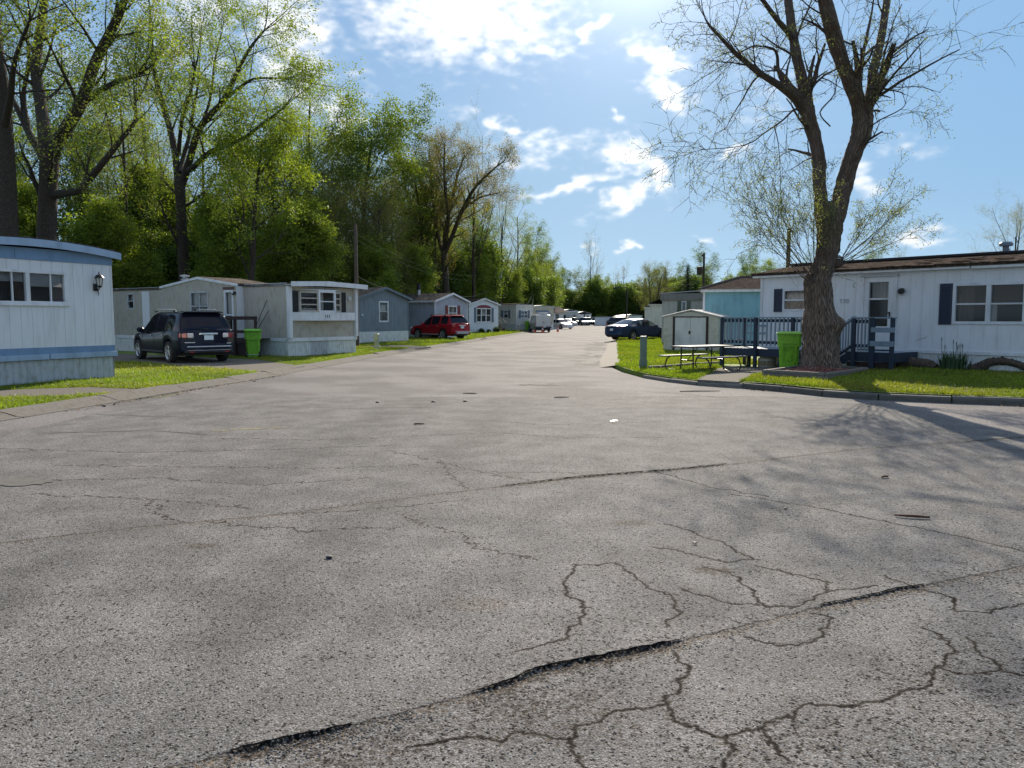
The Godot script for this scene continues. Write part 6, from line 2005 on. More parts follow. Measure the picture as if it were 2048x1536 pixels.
func car(t: Node3D, S: Dictionary, body: Material, detail := true):
	var L: float = S.len
	var W: float = S.w
	var xs := [0.0, 0.04, 0.12, L - 0.12, L - 0.04, L]
	for q in S.top: xs.append(q[0])
	for k in ["side_glass", "front_glass", "rear_glass"]:
		for q in S[k]: xs.append(q[0]); xs.append(q[1])
	var Ra: float = S.arch
	for xc in S.axles:
		for i in 13:
			xs.append(xc - Ra * cos(PI * i / 12.0))
	var x := 0.3
	while x < L - 0.2:
		xs.append(x); x += 0.28
	xs.sort()
	var X := []
	for q in xs:
		if q >= 0.0 and q <= L and (X.is_empty() or q - X[X.size() - 1] > 0.012): X.append(q)
	if X[X.size() - 1] < L: X.append(L)
	var nr := 10
	var P := []
	for q in X:
		var w := W * prof(S.plan, q)
		var low: float = S.sill
		for xc in S.axles:
			var d: float = absf(q - xc)
			if d < Ra: low = maxf(low, S.wheel + sqrt(Ra * Ra - d * d) * 0.98)
		if q < 0.25: low = maxf(low, lerpf(S.get("rear_low", 0.42), S.sill, q / 0.25))
		if q > L - 0.3: low = maxf(low, lerpf(S.get("front_low", 0.3), S.sill, (L - q) / 0.3))
		var belt := prof(S.belt, q)
		var top := maxf(prof(S.top, q), belt + 0.02)
		var rw: float = W * prof(S.roofw, q)
		var gy := maxf(top - 0.07, belt + 0.004)
		var f := clampf((gy - belt) / maxf(S.roof - 0.07 - belt, 0.05), 0.0, 1.0)
		var gw := lerpf(w - 0.05, rw, f)
		var mid := maxf(lerpf(low, belt, 0.5), low)
		P.append([Vector3(q, low, w - 0.05), Vector3(q, low + 0.07 * (belt - low), w - 0.012), Vector3(q, lerpf(low, belt, 0.4), w + 0.006), Vector3(q, lerpf(low, belt, 0.72), w), Vector3(q, lerpf(low, belt, 0.93), w - 0.018), Vector3(q, belt, w - 0.05),
			Vector3(q, gy, gw), Vector3(q, maxf(top - 0.018, gy), gw - minf(0.06, gw * 0.2)), Vector3(q, maxf(top + 0.008, gy), gw * 0.5), Vector3(q, maxf(top + 0.014, gy), 0.0)])
	var nx := X.size()
	var mb := MB.new()
	var side_l := MB.new()
	var glass := {"windscreen": MB.new(), "rear_window": MB.new()}
	var sides := []
	for q in S.side_glass: sides.append([q, MB.new(), MB.new()])
	for sg in [1.0, -1.0]:
		for i in nx - 1:
			for j in nr - 1:
				var a: Vector3 = P[i][j]; var b: Vector3 = P[i + 1][j]; var c: Vector3 = P[i + 1][j + 1]; var d: Vector3 = P[i][j + 1]
				if a.distance_to(d) < 1e-4 and b.distance_to(c) < 1e-4: continue
				var tgt: MB = mb
				if j == 5:
					for q in sides:
						if X[i] >= q[0][0] - 0.013 and X[i + 1] <= q[0][1] + 0.013 and (minf(d.y - a.y, c.y - b.y) > 0.05 or maxf(d.y - a.y, c.y - b.y) > 0.12): tgt = q[1] if sg > 0 else q[2]
				elif j >= 6:
					if in_any(X[i] + 0.013, X[i + 1] - 0.013, S.front_glass): tgt = glass["windscreen"]
					elif in_any(X[i] + 0.013, X[i + 1] - 0.013, S.rear_glass): tgt = glass["rear_window"]
				var nn := [grid_n(P, i, j), grid_n(P, i + 1, j), grid_n(P, i + 1, j + 1), grid_n(P, i, j + 1)]
				var pts := [a, b, c, d]
				var st := tgt.v.size()
				for k in 4:
					var p: Vector3 = pts[k]; var n: Vector3 = nn[k]
					tgt.vert(Vector3(p.x, p.y, p.z * sg), Vector3(n.x, n.y, n.z * sg))
				if sg > 0: tgt.idx.append_array(PackedInt32Array([st, st + 2, st + 1, st, st + 3, st + 2]))
				else: tgt.idx.append_array(PackedInt32Array([st, st + 1, st + 2, st, st + 2, st + 3]))
	# ends: bulging panels between the two sides
	for e in [0, nx - 1]:
		var R: Array = P[e]
		var sx := -1.0 if e == 0 else 1.0
		var nc := 8
		var G := []
		for j in nr:
			var row := []
			for k in nc + 1:
				var u := lerpf(1.0, -1.0, float(k) / nc)
				var p: Vector3 = R[j]
				var bul: float = S.get("bulge", 0.10) * (1.0 - pow(absf(u), 2.5)) * (0.75 + 0.25 * sin(PI * clampf(p.y / 1.0, 0.0, 1.0)))
				if p.y < S.get("bumper", 0.62) and j < 5: bul += 0.05 * (1.0 - pow(absf(u), 6.0))
				row.append(Vector3(p.x + sx * bul, p.y, p.z * u))
			G.append(row)
		for j in nr - 1:
			for k in nc:
				var a: Vector3 = G[j][k]; var b: Vector3 = G[j][k + 1]; var c: Vector3 = G[j + 1][k + 1]; var d: Vector3 = G[j + 1][k]
				if a.distance_to(d) < 1e-4 and b.distance_to(c) < 1e-4: continue
				if e == 0: mb.quad(b, a, d, c)
				else: mb.quad(a, b, c, d)
	var bd := put("body", mb, body, t)
	var gm: Material = S.glass
	for k in glass:
		if glass[k].v.size(): put(k, glass[k], gm, t)
	for q in sides:
		for m in [q[1], q[2]]:
			if m.v.size(): put("side_window", m, gm, t)
	# cabin floor and wheel wells
	var fl := MB.new()
	fl.box(Vector3(L * 0.5, (S.sill + 0.6) * 0.5 + 0.05, 0), Vector3(L - 0.3, 0.5, W * 2.0 - 0.5))
	put("underbody", fl, mats["black_paint"], t)
	if detail:
		for sx in S.seats:
			for sz in [-0.38, 0.38]:
				piece(t, "seat", Vector3(sx, 0.95, sz), Vector3(0.2, 0.7, 0.46), M("seat_cloth", Color(0.035, 0.033, 0.032), 0.9), Basis.from_euler(Vector3(0, 0, 0.2)), 0.06)
	for xc in S.axles:
		for s in [-1, 1]:
			wheel(t, Vector3(xc, S.wheel, s * (W - 0.11)), S.wheel, s, S.get("rim", M("alloy", Color(0.55, 0.55, 0.56), 0.3, {"metallic": 0.85})), detail)

func grid_n(P: Array, i: int, j: int) -> Vector3:
	var n := P.size()
	var nr: int = P[0].size()
	var dx: Vector3 = P[mini(i + 1, n - 1)][j] - P[maxi(i - 1, 0)][j]
	var lo := maxi(j - 1, 0); var hi := mini(j + 1, nr - 1)
	if j == 5: lo = j - 1; hi = j
	var dy: Vector3 = P[i][hi] - P[i][lo]
	if j == nr - 1: dy = Vector3(0, 0, -1)
	var r := dx.cross(dy)
	if r.length() < 1e-7: return Vector3.UP
	return r.normalized()

func wheel(t: Node3D, c: Vector3, r: float, s: int, rim: Material, detail: bool):
	var T := Transform3D(Basis(Vector3(1, 0, 0), Vector3(0, 0, s), Vector3(0, -s, 0)), c)
	var k := MB.new()
	k.lathe([Vector2(r * 0.62, -0.11), Vector2(r * 0.93, -0.115), Vector2(r, -0.085), Vector2(r, 0.075), Vector2(r * 0.95, 0.105), Vector2(r * 0.66, 0.11), Vector2(r * 0.63, 0.06)], 26 if detail else 14, T)
	var w := put("wheel", k, M("rubber", Color(0.02, 0.02, 0.021), 0.85), t)
	k = MB.new()
	k.lathe([Vector2(r * 0.64, 0.075), Vector2(r * 0.67, 0.112), Vector2(r * 0.60, 0.10), Vector2(r * 0.57, 0.03)], 26 if detail else 14, T)
	k.lathe([Vector2(r * 0.20, 0.02), Vector2(r * 0.17, 0.075), Vector2(r * 0.08, 0.085), Vector2(0.0, 0.085)], 12, T)
	for i in 5:
		var a := TAU * i / 5.0 + 0.3
		for d in ([-0.13, 0.13] if detail else [0.0]):
			var dir := Vector3(cos(a + d * 0.6), 0, sin(a + d * 0.6))
			var b := Basis(dir, Vector3.UP, dir.cross(Vector3.UP))
			k.box(T * (dir * r * 0.37 + Vector3(0, 0.07, 0)), Vector3(r * 0.48, 0.03, r * (0.105 if detail else 0.2)), T.basis * b, 0.006)
	put("rim", k, rim, w)
	k = MB.new()
	k.lathe([Vector2(r * 0.60, 0.0), Vector2(0.0, 0.0)], 18, T)
	put("brake_disc", k, mats["black_paint"], w)

func suv_spec(L: float, W: float, H: float) -> Dictionary:
	return {"len": L, "w": W, "roof": H, "sill": 0.30, "wheel": 0.365, "arch": 0.44, "axles": [0.98, L - 1.02], "rear_low": 0.40, "front_low": 0.26,
		"plan": [[0, 0.90], [0.15, 0.965], [0.6, 1.0], [L - 1.2, 1.0], [L - 0.4, 0.94], [L, 0.80]],
		"belt": [[0, 1.08], [1.0, 1.10], [L * 0.55, 1.02], [L - 1.35, 0.98], [L - 0.5, 0.92], [L, 0.74]],
		"top": [[0.0, 1.12], [0.07, 1.16], [0.42, H - 0.05], [0.75, H], [L * 0.5, H], [L - 2.15, H - 0.08], [L - 1.35, 1.05], [L - 0.55, 0.97], [L - 0.1, 0.84], [L, 0.78]],
		"roofw": [[0, 0.74], [0.7, 0.74], [L * 0.6, 0.745], [L - 1.3, 0.74], [L, 0.74]],
		"side_glass": [[0.55, 1.25], [1.42, 2.25], [2.33, L - 1.75]], "front_glass": [[L - 2.15, L - 1.35]], "rear_glass": [[0.07, 0.42]], "seats": [1.55, 2.5], "glass": M("tinted_glass", Color(0.010, 0.010, 0.018), 0.06, {"metallic_specular": 0.3}), "bumper": 0.62}

func lamp_mats():
	M("tail_red", Color(0.33, 0.018, 0.018), 0.2, {"clearcoat_enabled": true, "clearcoat": 1.0, "clearcoat_roughness": 0.05})
	M("tail_clear", Color(0.62, 0.55, 0.55), 0.15, {"clearcoat_enabled": true, "clearcoat": 1.0, "clearcoat_roughness": 0.05})
	M("chrome", Color(0.72, 0.72, 0.74), 0.18, {"metallic": 1.0})
	M("plate", Color(0.62, 0.70, 0.74), 0.5)
	M("silver_rail", Color(0.5, 0.5, 0.52), 0.35, {"metallic": 0.6})

func suv_details(t: Node3D, S: Dictionary, body: Material, lamp: Array):
	var L: float = S.len; var W: float = S.w; var H: float = S.roof
	var blk: Material = mats["black_paint"]
	for s in [-1.0, 1.0]:
		# tail lamps wrap the corner
		for q in lamp:
			var b := MB.new()
			b.box(Vector3(q[0], q[1], s * q[2]), Vector3(q[3], q[4], q[5]), Basis.from_euler(Vector3(0, s * q[6], 0)), 0.025)
			put("tail_lamp", b, mats[q[7]], t)
		# roof rails
		var k := MB.new()
		k.tube([Vector3(0.85, H - 0.01, s * W * 0.70), Vector3(1.05, H + 0.06, s * W * 0.71), Vector3(L * 0.5, H + 0.075, s * W * 0.715), Vector3(L - 2.35, H + 0.04, s * W * 0.715), Vector3(L - 2.2, H - 0.03, s * W * 0.71)], [0.02, 0.024, 0.024, 0.024, 0.018], 8)
		put("roof_rail", k, mats["silver_rail"], t)
		for fx in [1.0, L - 2.3]:
			piece(t, "rail_foot", Vector3(fx, H + 0.02, s * W * 0.71), Vector3(0.2, 0.09, 0.05), blk, Basis.IDENTITY, 0.02)
		# handles, mirrors, sill strip
		for hx in [1.5, 2.62]:
			piece(t, "door_handle", Vector3(hx, 0.93, s * (W + 0.022)), Vector3(0.2, 0.035, 0.035), mats["chrome"], Basis.IDENTITY, 0.012)
		piece(t, "mirror", Vector3(L - 1.72, 1.10, s * (W + 0.1)), Vector3(0.16, 0.17, 0.24), body, Basis.IDENTITY, 0.05)
		piece(t, "sill_trim", Vector3(L * 0.5 - 0.02, 0.36, s * (W + 0.0)), Vector3(L - 2.9, 0.07, 0.05), mats["silver_rail"] if S.get("chrome_sill", false) else blk, Basis.IDENTITY, 0.015)
		# door seams
		for dx in [1.34, 2.29, L - 1.58]:
			var m := MB.new()
			var z := W * prof(S.plan, dx)
			m.tube([Vector3(dx, 0.42, s * (z + 0.0)), Vector3(dx, 0.6, s * (z + 0.006)), Vector3(dx, 0.85, s * (z + 0.0)), Vector3(dx, 1.0, s * (z - 0.03))], [0.006, 0.006, 0.006, 0.006], 4)
			put("door_seam", m, blk, t)
		piece(t, "headlamp", Vector3(L - 0.12, 0.78, s * W * 0.68), Vector3(0.3, 0.16, 0.3), mats["tail_clear"], Basis.from_euler(Vector3(0, s * -0.5, 0)), 0.04)
	piece(t, "plate", Vector3(-0.115, 0.86, 0), Vector3(0.012, 0.155, 0.31), mats["plate"], Basis.IDENTITY, 0.003)
	piece(t, "garnish_bar", Vector3(-0.12, 0.985, 0), Vector3(0.03, 0.065, 0.62), mats["chrome"], Basis.IDENTITY, 0.012)
	piece(t, "bumper_strip", Vector3(-0.16, 0.56, 0), Vector3(0.03, 0.04, W * 1.5), mats["silver_rail"], Basis.IDENTITY, 0.01)
	piece(t, "lower_valance", Vector3(-0.10, 0.40, 0), Vector3(0.12, 0.12, W * 1.62), blk, Basis.IDENTITY, 0.03)
	piece(t, "valance_strip", Vector3(-0.165, 0.44, 0), Vector3(0.02, 0.014, W * 1.45), mats["silver_rail"], Basis.IDENTITY, 0.004)
	for s in [-1.0, 1.0]:
		piece(t, "reflector", Vector3(-0.162, 0.385, s * W * 0.6), Vector3(0.015, 0.03, 0.16), mats["tail_red"], Basis.IDENTITY, 0.004)
	var wp := MB.new()
	wp.tube([Vector3(0.01, 1.14, 0.05), Vector3(-0.0, 1.17, -0.2), Vector3(0.02, 1.18, -0.45)], [0.02, 0.014, 0.008], 6)
	put("wiper", wp, blk, t)
	piece(t, "roof_spoiler", Vector3(0.42, H - 0.012, 0), Vector3(0.3, 0.035, W * 1.36), body, Basis.from_euler(Vector3(0, 0, 0.1)), 0.012)
	piece(t, "roof_fin", Vector3(1.0, H + 0.05, 0), Vector3(0.16, 0.07, 0.03), blk, Basis.from_euler(Vector3(0, 0, 0.2)), 0.014)

func far_car(label: String, x: float, z: float, hx: float, hz: float, kind: int, body: Material):
	var t := thing("parked_car", label, "car", V(x, 0.02, z), atan2(hz, hx))
	var S := suv_spec(4.6, 0.92, 1.72) if kind == 0 else sedan_spec(4.7, 0.91, 1.45)
	S.glass = M("tinted_glass", Color(0.012, 0.014, 0.02), 0.06)
	car(t, S, body, false)
	for c in t.get_children(): c.position.x -= S.len * 0.5
	for s in [-1.0, 1.0]:
		piece(t, "tail_lamp", Vector3(-S.len * 0.5 - 0.01, 0.86, s * S.w * 0.68), Vector3(0.08, 0.16, 0.3), mats["tail_red"], Basis.IDENTITY, 0.02)
		piece(t, "headlamp", Vector3(S.len * 0.5 - 0.02, 0.7, s * S.w * 0.62), Vector3(0.1, 0.14, 0.3), mats["tail_clear"], Basis.IDENTITY, 0.02)
	piece(t, "plate", Vector3(-S.len * 0.5 - 0.12, 0.8, 0), Vector3(0.02, 0.14, 0.3), mats["plate"])

func sedan_spec(L: float, W: float, H: float) -> Dictionary:
	return {"len": L, "w": W, "roof": H, "sill": 0.22, "wheel": 0.33, "arch": 0.385, "axles": [1.02, L - 0.95], "rear_low": 0.36, "front_low": 0.2,
		"plan": [[0, 0.86], [0.2, 0.95], [0.7, 1.0], [L - 1.2, 1.0], [L - 0.4, 0.93], [L, 0.74]],
		"belt": [[0, 0.90], [0.5, 0.96], [1.4, 0.95], [L * 0.55, 0.91], [L - 1.4, 0.88], [L - 0.5, 0.78], [L, 0.62]],
		"top": [[0.0, 0.96], [0.1, 1.0], [0.55, 1.04], [1.45, H - 0.07], [1.95, H - 0.01], [2.4, H], [L - 2.1, H - 0.05], [L - 1.2, 0.94], [L - 0.5, 0.82], [L - 0.1, 0.70], [L, 0.64]],
		"roofw": [[0, 0.66], [1.4, 0.66], [2.3, 0.68], [L - 1.9, 0.67], [L, 0.66]],
		"side_glass": [[0.95, 1.5], [1.56, 2.25], [2.33, L - 1.5]], "front_glass": [[L - 2.1, L - 1.2]], "rear_glass": [[0.55, 1.45]], "seats": [1.75, 2.7],
		"glass": M("car_glass", Color(0.02, 0.03, 0.035, 0.35), 0.05, {"transparency": BaseMaterial3D.TRANSPARENCY_ALPHA}), "bumper": 0.55, "bulge": 0.13}

func build_cars():
	lamp_mats()
	# black family car on the driveway
	var black := paint("paint_black", Color(0.006, 0.008, 0.020), 0.0)
	var S := suv_spec(5.1, 0.99, 1.74)
	var a := deg_to_rad(43.0)
	var hd := Vector2(-sin(a), cos(a))
	var t := thing("black_suv", "black sport utility vehicle with chrome tailgate bar parked before the tan home", "suv", V(-12.05, 0.085, 27.95), atan2(hd.y, hd.x))
	car(t, S, black)
	suv_details(t, S, black, [[0.03, 0.93, 0.80, 0.12, 0.17, 0.26, 0.55, "tail_red"], [-0.055, 0.93, 0.60, 0.05, 0.16, 0.22, 0.22, "tail_clear"]])
	for c in t.get_children(): c.position.x -= S.len * 0.5
	# lettering on the tailgate is too small to read: two short chrome strips stand where the badges are
	for q in [[0.62, 0.70, 0.34], [-0.70, 0.66, 0.15]]:
		piece(t, "badge", Vector3(-S.len * 0.5 - 0.095, q[1], -q[0]), Vector3(0.012, 0.028, q[2]), mats["chrome"], Basis.IDENTITY, 0.004)
	# red one farther on
	var red := paint("paint_red", Color(0.30, 0.012, 0.02), 0.1)
	S = suv_spec(4.75, 0.92, 1.70)
	S["chrome_sill"] = true
	a = deg_to_rad(46.5)
	hd = Vector2(-sin(a), cos(a))
	t = thing("red_suv", "dark red sport utility vehicle parked beside the red shuttered home", "suv", V(-5.3, 0.09, 56.1), atan2(hd.y, hd.x))
	car(t, S, red)
	suv_details(t, S, red, [[0.02, 1.02, 0.74, 0.12, 0.22, 0.22, 0.5, "tail_red"]])
	piece(t, "bumper_plate", Vector3(-0.15, 0.46, 0), Vector3(0.05, 0.15, 1.1), mats["silver_rail"], Basis.IDENTITY, 0.03)
	for c in t.get_children(): c.position.x -= S.len * 0.5
	# blue saloon behind the shed
	var blue := paint("paint_blue", Color(0.028, 0.052, 0.105), 0.3)
	S = sedan_spec(4.85, 0.92, 1.46)
	t = thing("blue_sedan", "dark blue sedan parked on the lawn partly hidden by the shed", "car", V(8.75, 0.1, 53.4), atan2(0.6, 0.8))
	car(t, S, blue)
	for s in [-1.0, 1.0]:
		piece(t, "tail_lamp", Vector3(0.06, 0.90, s * 0.66), Vector3(0.12, 0.14, 0.36), mats["tail_red"], Basis.from_euler(Vector3(0, s * 0.55, 0)), 0.03)
		piece(t, "mirror", Vector3(S.len - 1.72, 0.98, s * 0.99), Vector3(0.15, 0.13, 0.2), blue, Basis.IDENTITY, 0.04)
		for hx in [1.6, 2.6]:
			piece(t, "door_handle", Vector3(hx, 0.82, s * 0.935), Vector3(0.2, 0.03, 0.03), blue, Basis.IDENTITY, 0.01)
		for dx in [1.5, 2.29, 3.3]:
			var m := MB.new()
			m.tube([Vector3(dx, 0.3, s * 0.92), Vector3(dx, 0.55, s * 0.925), Vector3(dx, 0.86, s * 0.90)], [0.006, 0.006, 0.006], 4)
			put("door_seam", m, mats["black_paint"], t)
	piece(t, "plate", Vector3(-0.15, 0.72, 0), Vector3(0.012, 0.15, 0.3), mats["plate"])
	for c in t.get_children(): c.position.x -= S.len * 0.5
	van()
	# dark one behind the saloon, and those along the far part of the street
	var dk := paint("paint_dark", Color(0.010, 0.010, 0.013), 0.2)
	var wh := paint("paint_white", Color(0.62, 0.62, 0.62))
	var si := paint("paint_silver", Color(0.35, 0.36, 0.38), 0.4)
	var gr := paint("paint_gray", Color(0.12, 0.125, 0.14), 0.3)
	far_car("dark sport utility vehicle parked behind the blue sedan under lamp post", 13.7, 93.5, 0.8, 0.6, 0, dk)
	far_car("grey sedan standing on the left side of the street past the van", 10.4, 142.0, 0.13, 0.99, 1, gr)
	far_car("silver sedan driving in the middle of the street far away", 21.0, 186.0, 0.13, 0.99, 1, si)
	far_car("dark car driving on the right of the street, tail to us", 20.5, 162.0, 0.13, 0.99, 0, dk)
	far_car("white bonneted car parked just right of the van's cones", 7.0, 112.0, 0.5, -0.86, 1, wh)
	far_car("white car parked before the pale white roofed home", 11.2, 158.0, 0.7, -0.7, 1, wh)
	far_car("black car parked in the gap behind the grey sedan", 13.6, 166.0, 0.6, -0.8, 0, dk)
	far_car("dark front car with bright bonnet parked at street end", 15.2, 164.0, 0.1, -0.99, 0, gr)
	far_car("second dark car close behind the bright bonneted one", 16.8, 170.0, 0.3, -0.95, 0, dk)
	far_car("pale silver car side on behind the green bush at street end", 21.5, 202.0, 0.95, 0.2, 1, si)

func van():
	var L := 5.0; var W := 0.90
	var hd := Vector2(-0.14, 0.99)
	var t := thing("work_van", "white work van with ladder rack parked at the left kerb", "van", V(3.15, 0.02, 88.6), atan2(hd.y, hd.x))
	var wh := paint("paint_van", Color(0.60, 0.585, 0.55))
	var S := {"len": L, "w": W, "roof": 1.95, "sill": 0.35, "wheel": 0.34, "arch": 0.40, "axles": [0.9, L - 0.85], "rear_low": 0.45, "front_low": 0.25,
		"plan": [[0, 0.99], [0.3, 1.0], [L - 1.0, 1.0], [L - 0.3, 0.93], [L, 0.78]], "belt": [[0, 1.12], [L - 1.6, 1.12], [L - 0.5, 1.0], [L, 0.8]],
		"top": [[0.0, 1.90], [0.15, 1.95], [L - 1.9, 1.96], [L - 1.5, 1.88], [L - 0.75, 1.22], [L - 0.15, 1.0], [L, 0.9]], "roofw": [[0, 0.9], [L, 0.82]],
		"side_glass": [[L - 2.0, L - 1.15]], "front_glass": [[L - 1.5, L - 0.75]], "rear_glass": [], "seats": [L - 1.9], "glass": mats["tinted_glass"], "bumper": 0.6, "bulge": 0.04}
	car(t, S, wh)
	for s in [-1, 1]:
		piece(t, "rear_door", Vector3(-0.06, 1.2, s * 0.42), Vector3(0.03, 1.2, 0.82), wh, Basis.IDENTITY, 0.02)
		piece(t, "door_handle", Vector3(-0.085, 1.08, s * 0.07), Vector3(0.03, 0.05, 0.1), mats["black_paint"])
		piece(t, "tail_lamp", Vector3(-0.02, 1.0, s * 0.87), Vector3(0.06, 0.4, 0.07), mats["tail_red"], Basis.IDENTITY, 0.015)
	piece(t, "bumper", Vector3(-0.1, 0.55, 0), Vector3(0.16, 0.2, 1.78), M("bumper_gray", Color(0.05, 0.052, 0.056), 0.6), Basis.IDENTITY, 0.03)
	piece(t, "plate", Vector3(-0.19, 0.6, 0.1), Vector3(0.012, 0.12, 0.28), mats["plate"])
	var nz := noise(88, 0.05, 3)
	var art := M("side_print", Color(1, 1, 1), 0.4, {"albedo_texture": ntex(nz, 256, [[0.0, Color(0.12, 0.2, 0.38)], [0.42, Color(0.25, 0.4, 0.62)], [0.5, Color(0.8, 0.82, 0.86)], [1.0, Color(0.85, 0.86, 0.88)]]), "uv1_triplanar": true, "uv1_scale": Vector3(0.8, 0.8, 0.8)})
	piece(t, "side_print", Vector3(2.0, 0.98, W + 0.012), Vector3(3.0, 1.0, 0.006), art, Basis.IDENTITY, 0.0)
	for s in [-1, 1]:
		for fx in [0.4, 1.7, 3.0]:
			piece(t, "rack_leg", Vector3(fx, 2.04, s * 0.75), Vector3(0.05, 0.18, 0.05), mats["silver_rail"])
		var k := MB.new()
		k.tube([Vector3(0.2, 2.14, s * 0.72), Vector3(3.3, 2.14, s * 0.72)], [0.025, 0.025], 6)
		put("rack_rail", k, mats["silver_rail"], t)
	for fx in [0.4, 1.7, 3.0]:
		piece(t, "rack_bar", Vector3(fx, 2.12, 0), Vector3(0.05, 0.05, 1.5), mats["silver_rail"])
	for c in t.get_children(): c.position.x -= L * 0.5
	var ld := thing("ladder", "white ladder lying on the work van's roof rack", "ladder", V(3.15, 2.19, 88.6), atan2(hd.y, hd.x))
	for s in [-1, 1]:
		piece(ld, "stile", Vector3(-0.4, 0.03, 0.3 + s * 0.2), Vector3(3.6, 0.08, 0.03), mats["white_trim"])
	for i in 9:
		piece(ld, "rung", Vector3(-2.0 + i * 0.4, 0.03, 0.3), Vector3(0.035, 0.03, 0.4), mats["silver_rail"])
	var orange := M("cone_orange", Color(0.62, 0.075, 0.025), 0.5)
	var cones := [[5.35, 90.0, "orange traffic cone standing alone right of the van"], [3.35, 84.6, "orange traffic cone close behind the van's bumper"], [2.5, 85.3, "low orange cone at the van's left rear wheel"]]
	for i in 3:
		var c := thing("traffic_cone", cones[i][2], "traffic cone", V(cones[i][0], 0.0, cones[i][1]), 0.0, "cones round the van")
		var k := MB.new()
		var h := 0.72 if i < 2 else 0.35
		k.lathe([Vector2(0.15, 0.03), Vector2(0.035, h), Vector2(0.0, h)], 14)
		put("cone_body", k, orange, c)
		piece(c, "base", Vector3(0, 0.02, 0), Vector3(0.38, 0.035, 0.38), orange, Basis.IDENTITY, 0.008)
		k = MB.new()
		k.lathe([Vector2(0.103, h * 0.45), Vector2(0.076, h * 0.66)], 14)
		put("collar", k, mats["white_trim"], c)

# ---------------------------------------------------------------- limbs of the trees that stand out: x, height, depth, radius in metres
var LIMBS_OLD := [
	[[-21.62, 3.36, 36.00, 0.468], [-21.52, 5.26, 36.00, 0.410], [-21.30, 7.80, 36.00, 0.386], [-21.16, 9.20, 36.00, 0.421], [-21.12, 9.49, 36.00, 0.398]],
	[[-21.22, 8.82, 36.00, 0.328], [-21.64, 9.73, 36.50, 0.297], [-22.36, 11.67, 37.50, 0.268], [-22.81, 13.44, 38.00, 0.235], [-22.89, 15.00, 38.50, 0.213], [-22.84, 17.06, 39.00, 0.178], [-22.56, 19.17, 39.00, 0.114]],
	[[-21.07, 9.04, 36.00, 0.304], [-20.46, 9.58, 35.50, 0.289], [-18.87, 10.85, 34.50, 0.258], [-17.87, 12.44, 34.00, 0.221], [-16.94, 13.49, 33.50, 0.196], [-16.19, 14.25, 33.00, 0.161], [-15.70, 15.48, 33.00, 0.107]],
	[[-18.75, 10.97, 34.50, 0.157], [-17.36, 11.24, 33.50, 0.120], [-16.48, 11.40, 33.00, 0.097], [-15.08, 11.39, 32.00, 0.062]],
	[[-21.08, 7.24, 36.00, 0.211], [-19.77, 7.21, 35.00, 0.171], [-18.95, 7.33, 34.50, 0.157], [-17.50, 8.15, 33.50, 0.131], [-16.42, 9.02, 33.00, 0.107], [-15.53, 9.71, 32.50, 0.085], [-15.50, 10.43, 32.50, 0.053]],
	[[-21.37, 8.59, 36.00, 0.211], [-22.13, 9.18, 37.00, 0.192], [-23.30, 10.49, 38.00, 0.161], [-24.40, 11.86, 39.00, 0.139], [-25.60, 13.21, 40.00, 0.117], [-26.06, 14.31, 40.00, 0.078]],
	[[-23.30, 10.49, 38.00, 0.136], [-24.09, 12.48, 39.00, 0.114], [-24.03, 14.39, 39.50, 0.090], [-24.43, 16.50, 40.00, 0.052]],
]
var LIMBS_EDGE := [
	[[-22.06, 3.26, 34.00, 0.508], [-22.03, 5.12, 34.00, 0.442], [-21.94, 8.25, 34.00, 0.376], [-21.92, 11.15, 34.00, 0.309], [-22.01, 12.61, 34.00, 0.265], [-22.67, 15.06, 35.00, 0.182], [-22.64, 17.16, 35.00, 0.102]],
	[[-21.92, 9.68, 34.00, 0.199], [-20.96, 10.67, 33.00, 0.139], [-20.03, 11.96, 32.00, 0.094], [-18.74, 13.14, 31.00, 0.050]],
	[[-21.92, 11.15, 34.00, 0.199], [-23.04, 12.51, 35.00, 0.159], [-24.50, 14.57, 36.00, 0.105]],
]
